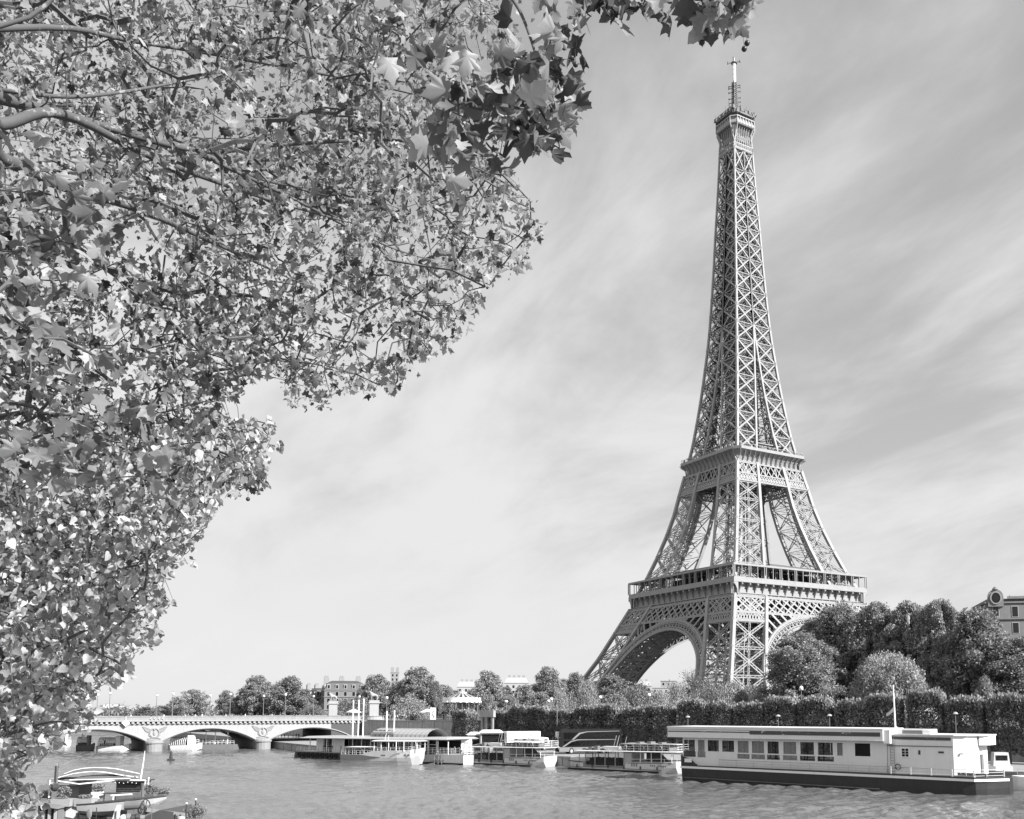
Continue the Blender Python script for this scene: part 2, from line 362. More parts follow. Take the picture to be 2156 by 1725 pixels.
for i, lb in ((1, 'pale stone quay edge behind the long barge, down-river of the tour boats'), (2, 'pale stone quay edge behind the tour boats and the pontoon'), (3, 'stone quay edge at the foot of the bridge'), (4, 'stone quay edge under the right arch of the bridge')):
    wallrun('quay_edge_wall', qedge[i], qedge[i+1], -1.0, QZ+.05, .45, 'stone_dark', lb)

# ------------------------------------------------------------------ the iron tower (local z = height above its ground)
TW = thing('lattice_tower', 'tall tapering iron lattice tower standing behind the trees on the far bank', 'tower', (0, 0, SZ))
GH = [0, 13.4, 26, 38, 50.2, 56, 66.8, 70.4, 81.8, 93.9, 103.7, 115, 125.7, 135, 152.3, 166.6, 179, 192.5, 205, 217, 228, 255.2, 272, 290]
GV = [65, 57.1, 49.7, 44.1, 38.3, 36.3, 31.7, 30.4, 26.5, 23.07, 21.2, 18.83, 16.65, 15.28, 13.03, 11.6, 10.35, 9.48, 8.78, 8.17, 7.72, 6.36, 5.65, 5.3]
def g(h): return float(np.interp(h, GH, GV))
def wl(h):
    if h >= 183: return g(h)
    return float(np.interp(h, [0, 30, 50, 66, 104, 115, 125, 183], [18.5, 17, 17, 15.3, 12.4, 11.4, 11, g(183)]))
def colp(sx, sy, a, b, h, ins=0.0):
    G, w = g(h)-ins, wl(h); return (sx*(G-a*w), sy*(G-b*w), h)
def lerp(p, q, t): return tuple(p[i]+(q[i]-p[i])*t for i in range(3))
def latbar(mb, p, q, nrm, wd, rail, nz):
    """open lattice bar: two rails and a zigzag, lying in the face whose normal is nrm"""
    p, q, nrm = Vector(p), Vector(q), Vector(nrm); d = (q-p).normalized(); s = d.cross(nrm).normalized()*wd/2
    for k in (-1, 1): mb.beam(p+s*k, q+s*k, rail, rail, nrm)
    for i in range(nz):
        a = p+(q-p)*(i/nz)+s*(1 if i % 2 else -1); b = p+(q-p)*((i+1)/nz)+s*(-1 if i % 2 else 1); mb.beam(a, b, rail*0.6, rail*0.5, nrm)
def bracepanel(mb, A0, A1, B0, B1, nrm, detail, wd, hor=True, mid=False, gus=1.3):
    if detail == 2:
        latbar(mb, A0, B1, nrm, wd, wd*0.30, 9); latbar(mb, B0, A1, nrm, wd, wd*0.30, 9)
        if hor: latbar(mb, A1, B1, nrm, wd*0.9, wd*0.28, 8)
    else:
        mb.beam(A0, B1, wd, wd*0.5, nrm); mb.beam(B0, A1, wd, wd*0.5, nrm)
        if hor: mb.beam(A1, B1, wd*.55, wd*.5, nrm)
    c = lerp(lerp(A0, B1, .5), lerp(B0, A1, .5), .5)
    n = Vector(nrm)
    if gus:
        for P in (A1, B1): mb.cbox(P, (gus*1.25 if abs(n.x) < .5 else wd*.6, gus*1.25 if abs(n.y) < .5 else wd*.6, gus*1.35))
        mb.cbox(c, (gus if abs(n.x) < .5 else wd*.55, gus if abs(n.y) < .5 else wd*.55, gus))
    if mid:
        latbar(mb, lerp(A0, B0, .5), lerp(A1, B1, .5), nrm, wd*.8, wd*.2, 6)
def legmesh(sx, sy, H, cw, wd, detail, mid, tracks=True):
    mb = MB()
    for a in (0, 1):
        for b in (0, 1):
            for i in range(len(H)-1):
                mb.beam(colp(sx, sy, a, b, H[i]), colp(sx, sy, a, b, H[i+1]), cw, cw, (sx, sy, 0) if False else (1, 0, 0))
    faces = [((0, 0), (1, 0), (0, sy, 0), True), ((0, 0), (0, 1), (sx, 0, 0), True), ((0, 1), (1, 1), (0, -sy, 0), False), ((1, 0), (1, 1), (-sx, 0, 0), False)]
    for (a, b), (c, d), nrm, outer in faces:
        for i in range(len(H)-1):
            bracepanel(mb, colp(sx, sy, a, b, H[i]), colp(sx, sy, a, b, H[i+1]), colp(sx, sy, c, d, H[i]), colp(sx, sy, c, d, H[i+1]), nrm, detail if outer else 1, wd if outer else wd*.45, True, mid and outer, 1.3 if outer else 0)
    if tracks:       # lift rails, stair flights inside the leg
        for (a, b) in ((.35, .35), (.65, .35), (.35, .65), (.65, .65)):
            for i in range(len(H)-1): mb.beam(colp(sx, sy, a, b, H[i]), colp(sx, sy, a, b, H[i+1]), .42, .42, (1, 0, 0))
        for i in range(len(H)-1):
            for k in range(5):
                h0 = H[i]+(H[i+1]-H[i])*k/5; h1 = H[i]+(H[i+1]-H[i])*(k+1)/5
                mb.beam(colp(sx, sy, .35 if k % 2 else .65, .35, h0), colp(sx, sy, .65 if k % 2 else .35, .65, h1), .5, .25)
                mb.beam(colp(sx, sy, .2, .2, h1), colp(sx, sy, .8, .8, h1), .22, .22); mb.beam(colp(sx, sy, .8, .2, h1), colp(sx, sy, .2, .8, h1), .22, .22)
    return mb
S4 = [(1, 1), (-1, 1), (-1, -1), (1, -1)]
for sx, sy in S4:
    l = legmesh(sx, sy, [0.5, 5.6, 17, 28.5, 39.9, 50.9], 1.6, 1.05, 2, True).build('leg', 'iron', TW, fix=False)
    for a in (0, 1):
        for c in (0, 1):
            b = MB(); x, y, _ = colp(sx, sy, a, c, 0.5); b.extrude([(x-3, y-3, -.2), (x+3, y-3, -.2), (x+3, y+3, -.2), (x-3, y+3, -.2)], (-sx*.8, -sy*.8, 2.4)); b.build('masonry_foot', 'stone', l)
    legmesh(sx, sy, [57, 65.4, 75.7, 86, 96, 104.4, 113.6], 1.4, .95, 2, True).build('upper_leg', 'iron', TW, fix=False)
# upper shaft
sh = MB(); HS = [119.5]
while HS[-1] < 268: HS.append(HS[-1]+float(np.interp(HS[-1], [120, 200, 270], [9.6, 8.2, 6.9])))
HS[-1] = 272.5
for sx, sy in S4:
    for i in range(len(HS)-1):
        h0, h1 = HS[i], HS[i+1]; cw = float(np.interp(h0, [120, 270], [1.15, .7])); wd = float(np.interp(h0, [120, 270], [.74, .48]))
        cols = [(0, 0), (1, 0), (0, 1), (1, 1)] if h1 < 184 else [(0, 0), (1, 0), (0, 1)]
        for a, b in cols: sh.beam(colp(sx, sy, a, b, h0), colp(sx, sy, a, b, h1), cw*(1 if a+b == 0 else .85), None, (1, 0, 0))
        fc = [((0, 0), (1, 0), (0, sy, 0), True), ((0, 0), (0, 1), (sx, 0, 0), True)]
        if h1 < 184: fc += [((0, 1), (1, 1), (0, -sy, 0), False), ((1, 0), (1, 1), (-sx, 0, 0), False)]
        for (a, b), (c, d), nrm, outer in fc:
            bracepanel(sh, colp(sx, sy, a, b, h0), colp(sx, sy, a, b, h1), colp(sx, sy, c, d, h0), colp(sx, sy, c, d, h1), nrm, 1, wd if outer else wd*.5, True, False, (1.15 if h0 < 200 else .9) if outer else 0)
            if outer:   # secondary fan of thin ties behind the face
                A0, A1 = colp(sx, sy, a, b, h0, .5), colp(sx, sy, a, b, h1, .5); B0, B1 = colp(sx, sy, c, d, h0, .5), colp(sx, sy, c, d, h1, .5)
                for t in (.33, .67): sh.beam(A1, lerp(B0, B1, t), .16, .16); sh.beam(B1, lerp(A0, A1, t), .16, .16)
            else: pass
for i in range(len(HS)-1):      # horizontal diaphragms
    h = HS[i+1]; G = g(h)
    for p, q in (((-G, -G, h), (G, G, h)), ((-G, G, h), (G, -G, h)), ((0, -G, h), (0, G, h)), ((-G, 0, h), (G, 0, h)), ((-G, 0, h), (0, G, h)), ((0, G, h), (G, 0, h)), ((G, 0, h), (0, -G, h)), ((0, -G, h), (-G, 0, h))): sh.beam(p, q, .4, .3)
sh.build('upper_shaft', 'iron', TW, fix=False)
iw = MB()       # inner lattice added to the shaft, interior shade put into its dark colour
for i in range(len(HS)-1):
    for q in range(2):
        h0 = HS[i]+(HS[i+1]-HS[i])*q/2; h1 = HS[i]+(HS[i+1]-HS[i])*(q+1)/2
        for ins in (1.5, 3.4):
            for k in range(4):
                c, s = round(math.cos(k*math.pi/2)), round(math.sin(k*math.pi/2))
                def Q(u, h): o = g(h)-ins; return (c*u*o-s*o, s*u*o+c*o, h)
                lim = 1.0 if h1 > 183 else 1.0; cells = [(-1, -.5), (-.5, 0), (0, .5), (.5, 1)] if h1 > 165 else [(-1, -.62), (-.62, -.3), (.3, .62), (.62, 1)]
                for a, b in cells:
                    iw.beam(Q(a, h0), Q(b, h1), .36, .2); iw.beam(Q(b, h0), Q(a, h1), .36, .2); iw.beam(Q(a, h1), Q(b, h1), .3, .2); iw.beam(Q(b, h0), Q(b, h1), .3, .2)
iw.build('inner_lattice', 'iron_dark_shaded', TW, fix=False)
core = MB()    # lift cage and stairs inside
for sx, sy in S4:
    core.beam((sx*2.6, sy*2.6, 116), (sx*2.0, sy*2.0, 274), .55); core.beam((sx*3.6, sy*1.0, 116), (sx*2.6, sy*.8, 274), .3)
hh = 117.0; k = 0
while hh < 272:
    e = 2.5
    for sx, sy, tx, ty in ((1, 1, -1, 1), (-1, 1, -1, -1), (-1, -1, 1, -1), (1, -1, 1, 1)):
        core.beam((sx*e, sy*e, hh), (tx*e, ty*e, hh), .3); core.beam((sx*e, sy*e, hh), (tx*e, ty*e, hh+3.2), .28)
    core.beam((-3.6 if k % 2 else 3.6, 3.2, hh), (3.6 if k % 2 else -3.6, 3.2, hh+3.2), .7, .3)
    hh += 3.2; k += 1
core.build('lift_core', 'iron_dark_shaded', TW, fix=False)
mp_ = MB(); G = g(203)-.9
mp_.box(-G, G, -G, G, 201.6, 202.2); 
for s in (-1, 1):
    mp_.box(-G*.75, G*.75, s*G*.72-.1, s*G*.72+.1, 202.4, 206.2); mp_.box(s*G*.72-.1, s*G*.72+.1, -G*.7, G*.7, 202.4, 206.2)
mp_.build('lift_landing', 'iron_dark_shaded', TW)

def four(fn):
    """run fn(P) for the four faces; P(u, out, h) gives a point u along the face, out from the axis"""
    for k in range(4):
        c, s = round(math.cos(k*math.pi/2)), round(math.sin(k*math.pi/2))
        fn(lambda u, o, h, c=c, s=s: (c*u - s*o, s*u + c*o, h), (-s, c, 0), k)
# decorative arches
AC, RI, RO = 2.0, 37.2, 41.0
def arch(P, nrm, k):
    mb = MB(); n = 46
    def ap(Rr, t, inset=0.0):
        x = Rr*math.cos(t); h = AC+Rr*math.sin(t); return (x, g(h)-inset, h)
    T = [math.pi*(0.055+0.89*i/n) for i in range(n+1)]
    for Rr, hw, dp in ((RI, .55, 1.2), (RI+1.0, .22, .6), (RO-.9, .22, .6), (RO, .5, 1.0)):
        for i in range(n):
            a, b = ap(Rr, T[i], -.15), ap(Rr, T[i+1], -.15); mb.beam(P(*a), P(*b), hw*2, dp, nrm)
    for i in range(n+1):
        mb.beam(P(*ap(RI, T[i])), P(*ap(RO, T[i])), .34, .6, nrm)
        if i < n:
            tm = (T[i]+T[i+1])/2; mb.beam(P(*ap(RI+1.1, T[i])), P(*ap(RO-1.3, tm)), .2, .3, nrm); mb.beam(P(*ap(RI+1.1, T[i+1])), P(*ap(RO-1.3, tm)), .2, .3, nrm)
    # spandrels: plates with long slots that rise from the ring to the girder and the leg edge
    for sgn in (-1, 1):
        prev = None
        for j in range(12):
            t = math.pi/2 - sgn*(R(9)+R(62)*j/11.0); a = ap(RO+.2, t)
            x0, _, h0 = a; ht = 43.7
            # leave direction tilted towards the corner
            dx, dh = sgn*.62, .78; L = (ht-h0)/dh
            while True:
                x1, h1 = x0+dx*L, h0+dh*L
                lim = g(h1)-wl(h1)-.4
                if abs(x1) > lim and L > .5: L *= .96
                else: break
            if L < .6: continue
            mb.beam(P(*a), P(x1, g(h1)+.05, h1), .75, .5, nrm)
            mb.ball(P(x0+dx*L*.97, g(h1), h0+dh*L*.97), .55, 6, 4)
        # frame along the leg edge
        for i in range(8):
            ha, hb = 20+3.0*i, 23+3.0*i
            mb.beam(P(sgn*(g(ha)-wl(ha)), g(ha)+.08, ha), P(sgn*(g(hb)-wl(hb)), g(hb)+.08, hb), 1.5, .8, nrm)
    # thin web plate above the crown
    for i in range(10):
        x = -9+2.0*i; h0 = AC+math.sqrt(max(0, RO**2-x*x)); mb.beam(P(x, g(43), h0), P(x, g(43), 43.6), 1.9, .25, nrm)
    # rear ring and the latticed soffit between
    D = 15.5; n2 = 30; T2 = [math.pi*(0.06+0.88*i/n2) for i in range(n2+1)]
    for i in range(n2):
        for Rr in (RI, RO): mb.beam(P(*ap(Rr, T2[i], D)), P(*ap(Rr, T2[i+1], D)), .9, .9, nrm)
        mb.beam(P(*ap(RI, T2[i])), P(*ap(RI, T2[i], D)), .55, .8); mb.beam(P(*ap(RO, T2[i])), P(*ap(RO, T2[i], D)), .45, .45)
        mb.beam(P(*ap(RI, T2[i], D)), P(*ap(RO, T2[i], D)), .4, .4, nrm); mb.beam(P(*ap(RO, T2[i], D)), P(*ap(RI, T2[i+1], D)), .3, .3, nrm)
        for q in (0, .34, .67):
            if (i+int(q*3)) % 2: mb.beam(P(*ap(RI, T2[i], D*q)), P(*ap(RI, T2[i+1], D*(q+.33))), .7, .5)
            else: mb.beam(P(*ap(RI, T2[i+1], D*q)), P(*ap(RI, T2[i], D*(q+.33))), .7, .5)
    for q in (.34, .67):
        for i in range(n2): mb.beam(P(*ap(RI, T2[i], D*q)), P(*ap(RI, T2[i+1], D*q)), .8, .8)
    mb.build('decorative_arch', 'iron', TW, fix=False)
four(arch)
# first platform
FP = bpy.data.objects.new('first_platform', None); COL.objects.link(FP); FP.parent = TW
lat = MB(); cor = MB(); par = MB(); can = MB(); inn = MB()
NB = 18; RIM = 38.57; PB = 2*RIM/NB
def p1face(P, nrm, k):
    # large X lattice, between chords
    hb, ht = 43.7, 50.5; gb, gt = g(hb), g(ht)
    nb = 18
    for i in range(nb+1):
        ub = -gb+2*gb*i/nb; ut = -gt+2*gt*i/nb
        for d in (-2, 2):
            j = i+d; tt = 1.0
            if j < 0: tt = i/2.0; j = 0
            if j > nb: tt = (nb-i)/2.0; j = nb
            if tt <= 0: continue
            uj = (-gt+2*gt*j/nb); q = (uj, gt, ht) if tt == 1 else ((-1 if d < 0 else 1)*(gb+(gt-gb)*tt), gb+(gt-gb)*tt, hb+(ht-hb)*tt)
            lat.beam(P(ub, gb, hb), P(*q), .62, .4, nrm)
            jb = i-d; 
            if (i+d < 0 or i+d > nb) is False and (jb < 0 or jb > nb):
                pass
        # diagonals that start part-way up the end posts
        lat.beam(P(ub, gb-.25, hb), P(ut+PB*.25, gt-.25, ht), .24, .2, nrm); lat.beam(P(ub, gb-.25, hb), P(ut-PB*.25, gt-.25, ht), .24, .2, nrm)
    for e in (-1, 1):
        for s_ in (1, ):
            m_ = hb+(ht-hb)*.5; gm = g(m_)
            lat.beam(P(e*gm, gm, m_), P(e*(gt-PB), gt, ht), .62, .4, nrm)
    lat.beam(P(-gt, gt+.05, ht), P(gt, gt+.05, ht), .8, 1.0, nrm); lat.beam(P(-gb, gb+.05, hb), P(gb, gb+.05, hb), 1.0, .9, nrm)
    for e in (-1, 1):
        lat.beam(P(e*(gb-wl(hb)), gb+.15, hb-3.8), P(e*(gt-wl(ht)), gt+.15, ht), 1.9, .7, nrm); lat.beam(P(e*(gb-.3), gb+.1, hb-3), P(e*(gt-.3), gt+.1, ht), 1.6, .8, nrm)
        # small diamond band across the leg
        h0, h1 = 40.0, 43.2; ga, gb2 = g(h0), g(h1); w = wl(41)
        nd = 11
        for i in range(nd):
            a = e*(ga-w*i/nd); b = e*(gb2-w*(i+1)/nd); lat.beam(P(a, ga, h0), P(b, gb2, h1), .45, .3, nrm)
            a = e*(ga-w*(i+1)/nd); b = e*(gb2-w*i/nd); lat.beam(P(a, ga, h0), P(b, gb2, h1), .45, .3, nrm)
        lat.beam(P(e*ga, ga+.05, h0), P(e*(ga-w), ga+.05, h0), .8, .9, nrm)
    # second girder plane and cross frames inside
    for q, ww in ((9, .7), (17, .6)):
        for i in range(nb):
            ub = -gb+2*gb*i/nb; uc = -gb+2*gb*(i+1)/nb
            if abs(ub) < gb-q+2 and abs(uc) < gb-q+2:
                inn.beam(P(ub, gb-q, hb), P(uc, gb-q, ht), ww, ww, nrm); inn.beam(P(uc, gb-q, hb), P(ub, gb-q, ht), ww, ww, nrm)
        inn.beam(P(-gb+q-2, gb-q, hb), P(gb-q+2, gb-q, hb), 1, 1)
    for i in range(nb+1):
        u = -gb+2*gb*i/nb
        if abs(u) < gb-4: inn.beam(P(u, gb-.8, hb+.2), P(u*.9, gb-17, hb+.2), .5, .7)
    # cornice: wall, moulding, fins
    wo = 36.2
    o1 = [P(-RIM+1.2, wo, 50.9), P(RIM-1.2, wo, 50.9), P(RIM-1.2, wo, 56.4), P(-RIM+1.2, wo, 56.4)]
    o2 = [P(-RIM+1.2, wo-.5, 50.9), P(RIM-1.2, wo-.5, 50.9), P(RIM-1.2, wo-.5, 56.4), P(-RIM+1.2, wo-.5, 56.4)]
    cor.loft([o1, o2])
    cor.beam(P(-37.9, wo+.5, 51.1), P(37.9, wo+.5, 51.1), 1.3, .7, (0, 0, 1)); cor.beam(P(-37.6, wo+.35, 52.2), P(37.6, wo+.35, 52.2), .9, .35, (0, 0, 1))
    for i in range(NB+1):
        u = -RIM+.35+(2*RIM-.7)*i/NB
        pr = [(wo+.02, 51.4), (wo+.55, 51.6), (wo+.62, 53.4), (wo+1.2, 54.6), (wo+2.1, 55.8), (wo+2.2, 56.4), (wo+.02, 56.4)]
        cor.loft([[P(u-.26, o, h) for o, h in pr], [P(u+.26, o, h) for o, h in pr]])
        cor.ball(P(u, wo+2.1, 55.7), .45, 6, 5)
    # floor ring, rim
    par.loft([[P(-RIM, RIM, 56.4), P(RIM, RIM, 56.4), P(RIM, RIM, 57.1), P(-RIM, RIM, 57.1)], [P(-35.5, 35.5, 56.4), P(35.5, 35.5, 56.4), P(35.5, 35.5, 57.1), P(-35.5, 35.5, 57.1)]])
    par.loft([[P(-RIM+.15, RIM-.15, 57.1), P(RIM-.15, RIM-.15, 57.1), P(RIM-.15, RIM-.15, 58.6), P(-RIM+.15, RIM-.15, 58.6)], [P(-RIM+.3, RIM-.3, 57.1), P(RIM-.3, RIM-.3, 57.1), P(RIM-.3, RIM-.3, 58.6), P(-RIM+.3, RIM-.3, 58.6)]])
    for i in range(NB+1):
        u = -RIM+.3+(2*RIM-.6)*i/NB
        if i % 2 == 0:
            for e in (-.5, .5): can.beam(P(u+e, RIM-.3, 58.6), P(u+e, RIM-.3, 63.5), .3)
        else: can.beam(P(u, RIM-.3, 58.6), P(u, RIM-.3, 63.5), .26)
        if 0 < i < NB: can.beam(P(u*.92, RIM-4.6, 57.1), P(u*.92, RIM-4.6, 63.3), .3)
    can.loft([[P(-RIM, RIM, 63.4), P(RIM, RIM, 63.4), P(RIM, RIM, 64.2), P(-RIM, RIM, 64.2)], [P(-32.4, 32.4, 63.7), P(32.4, 32.4, 63.7), P(32.4, 32.4, 64.3), P(-32.4, 32.4, 64.3)]])
four(p1face)
# corner ends of the X lattice
lat.build('lattice_girder', 'iron', FP, fix=False); cor.build('cornice', 'iron', FP, fix=False); par.build('parapet', 'iron', FP, fix=False)
can.build('canopy', 'iron', FP, fix=False)
fl = MB()
for z0, z1, G, Hh in ((56.5, 56.9, 37.6, 12), (51.0, 51.4, 36.4, 13)):
    fl.box(-G, G, Hh, G, z0, z1); fl.box(-G, G, -G, -Hh, z0, z1); fl.box(-G, -Hh, -Hh, Hh, z0, z1); fl.box(Hh, G, -Hh, Hh, z0, z1)
fl.build('floor', 'iron_dark_shaded', FP); inn.build('inner_frame', 'iron_dark_shaded', FP, fix=False)
def pavil(P, nrm, k):
    mb = MB(); W2 = 13.5
    mb.loft([[P(-W2, 31, 57), P(W2, 31, 57), P(W2, 20, 57), P(-W2, 20, 57)], [P(-W2, 30, 63), P(W2, 30, 63), P(W2, 20, 63), P(-W2, 20, 63)]])
    pv = mb.build('pavilion', 'glass_dark', FP)
    rf = MB(); rf.loft([[P(-W2-1, 32, 64.4), P(W2+1, 32, 64.4), P(W2+1, 18, 64.4), P(-W2-1, 18, 64.4)], [P(-W2-.5, 31, 66.2), P(W2-2, 31, 66.6), P(W2-2, 19, 66.8), P(-W2-.5, 19, 66.4)]]); rf.build('roof', 'roof', pv)
    fr = MB()
    for i in range(10):
        u = -W2+2*W2*i/9; fr.beam(P(u, 31.1, 57), P(u, 30.1, 64.4), .25)
    fr.beam(P(-W2, 30.9, 59), P(W2, 30.9, 59), .3, .9); fr.build('frame', 'iron', pv)
four(pavil)
# second platform
SP = bpy.data.objects.new('second_platform', None); COL.objects.link(SP); SP.parent = TW
la2 = MB(); co2 = MB(); pa2 = MB(); R2 = 21.7; CH = 3.0
def p2face(P, nrm, k):
    hb, ht = 108.2, 113.4; gb, gt = g(hb), g(ht)
    nb = 12
    for i in range(0, nb):
        a0, a1 = -gb+2*gb*i/nb, -gb+2*gb*(i+1)/nb; b0, b1 = -gt+2*gt*i/nb, -gt+2*gt*(i+1)/nb
        la2.beam(P(a0, gb, hb), P(b1, gt, ht), .42, .3, nrm); la2.beam(P(a1, gb, hb), P(b0, gt, ht), .42, .3, nrm)
        if i % 2 == 1: la2.beam(P(a0, gb-.3, hb), P(b0, gt-.3, ht), .5, .3, nrm)
    la2.beam(P(-gt, gt, ht), P(gt, gt, ht), .6, .7, nrm); la2.beam(P(-gb, gb, hb), P(gb, gb, hb), .6, .8, nrm)
    h0, h1 = 104.7, 108.0; ga, gc = g(h0), g(h1); nd = 26
    for i in range(nd):
        a0, a1 = -ga+2*ga*i/nd, -ga+2*ga*(i+1)/nd; b0, b1 = -gc+2*gc*i/nd, -gc+2*gc*(i+1)/nd
        la2.beam(P(a0, ga+.05, h0), P(b1, gc+.05, h1), .42, .25, nrm); la2.beam(P(a1, ga+.05, h0), P(b0, gc+.05, h1), .42, .25, nrm)
        m0, m1 = P((a0+b0)/2, (ga+gc)/2, (h0+h1)/2), P((a1+b1)/2, (ga+gc)/2, (h0+h1)/2); la2.beam(m0, m1, .55, .2, nrm)
    la2.beam(P(-ga, ga+.05, h0), P(ga, ga+.05, h0), .6, .9, nrm)
    for e in (-1, 1): la2.beam(P(e*(ga-wl(h0)), ga+.12, h0), P(e*(gt-wl(ht)), gt+.12, ht), 1.5, .5, nrm)
    # coved cornice: section from lattice top out to the rim; corners cut
    sec = [(18.75, 113.6), (18.85, 114.9), (19.3, 116.2), (20.0, 117.4), (20.9, 118.3), (R2, 118.9), (R2, 120.1), (R2-.5, 120.1)]
    rings = []
    for e in (-1, 1):
        rings.append([P(e*(o-CH*max(0, min(1, (h-113.6)/4))), o-(.55 if h < 118.5 else 0), h) for o, h in sec])
    o_ = len(co2.v); co2.v += rings[0]+rings[1]; n = len(sec)
    for i in range(n-1): co2.f.append((o_+i, o_+i+1, o_+n+i+1, o_+n+i))
    # chamfer to the next face
    nx = [P(o-.0, o-CH*max(0, min(1, (h-113.6)/4)), h) for o, h in sec]; o_ = len(co2.v); co2.v += rings[1]+nx
    for i in range(n-1): co2.f.append((o_+i, o_+i+1, o_+n+i+1, o_+n+i))
    nf = 13
    for i in range(nf+1):
        f = -1+2*i/nf
        pr = [(f*(o-CH*.75*max(0, min(1, (h-113.6)/4))), o, h) for o, h in sec[:6]]
        for a, b in zip(pr[:-1], pr[1:]): co2.beam(P(*a), P(*b), .26, .5, nrm)
    u = R2-CH
    pa2.loft([[P(-u, R2, 118.9), P(u, R2, 118.9), P(u, R2+.05, 120.2), P(-u, R2+.05, 120.2)], [P(-u, R2-.25, 118.9), P(u, R2-.25, 118.9), P(u, R2-.2, 120.2), P(-u, R2-.2, 120.2)]])
    a, b = (u, R2), (R2, u)
    pa2.loft([[P(a[0], a[1], 118.9), P(b[0], b[1], 118.9), P(b[0], b[1], 120.2), P(a[0], a[1], 120.2)], [P(a[0]-.2, a[1]-.2, 118.9), P(b[0]-.2, b[1]-.2, 118.9), P(b[0]-.2, b[1]-.2, 120.2), P(a[0]-.2, a[1]-.2, 120.2)]])
    for i in range(28):
        x = -u+2*u*i/27; pa2.beam(P(x, R2-.6, 120.1), P(x, R2-.6, 121.6 if i % 3 else 122.1), .12)
        if i % 2 == 0: pa2.ball(P(x+.3, R2-1.5, 121.4+.3*(i % 4 == 0)), .38, 5, 4, (1, 1, 1.6))
    pa2.beam(P(-u, R2-.6, 121.6), P(u, R2-.6, 121.6), .14)
    # upper walkway and pavilions of the second platform
    pa2.loft([[P(-14, 17.6, 120.2), P(14, 17.6, 120.2), P(14, 17.6, 121), P(-14, 17.6, 121)], [P(-13, 12, 120.2), P(13, 12, 120.2), P(13, 12, 121), P(-13, 12, 121)]])
    pa2.beam(P(-11.5, 15.2, 124.6), P(11.5, 15.2, 124.6), 2.2, .4)
four(p2face)
la2.build('lattice_girder', 'iron', SP, fix=False); co2.build('cornice', 'iron', SP, fix=False); pa2.build('parapet', 'iron', SP, fix=False)
f2 = MB(); f2.box(-19.6, 19.6, -19.6, 19.6, 118.5, 119.1); f2.box(-18, 18, -18, 18, 112.6, 113.0)
for i in range(9):
    u = -16+4*i; f2.beam((u, -18, 107), (u, 18, 107), .5, .8); f2.beam((-18, u, 107), (18, u, 107), .5, .8)
    f2.beam((u, -18, 107), (u+4 if u < 16 else u, -18, 112), .4); f2.beam((u, -9, 107), (u+3, -9, 112), .5); f2.beam((u, 9, 107), (u+3, 9, 112), .5); f2.beam((-9, u, 107), (-9, u+3, 112), .5); f2.beam((9, u, 107), (9, u+3, 112), .5)
f2.build('floor', 'iron_dark_shaded', SP)
pv = MB(); pv.box(-9.5, 9.5, -9.5, 9.5, 120, 124.4); pv.box(-6.5, 6.5, -6.5, 6.5, 124.4, 127); pv.build('pavilion', 'iron_dark_shaded', SP)
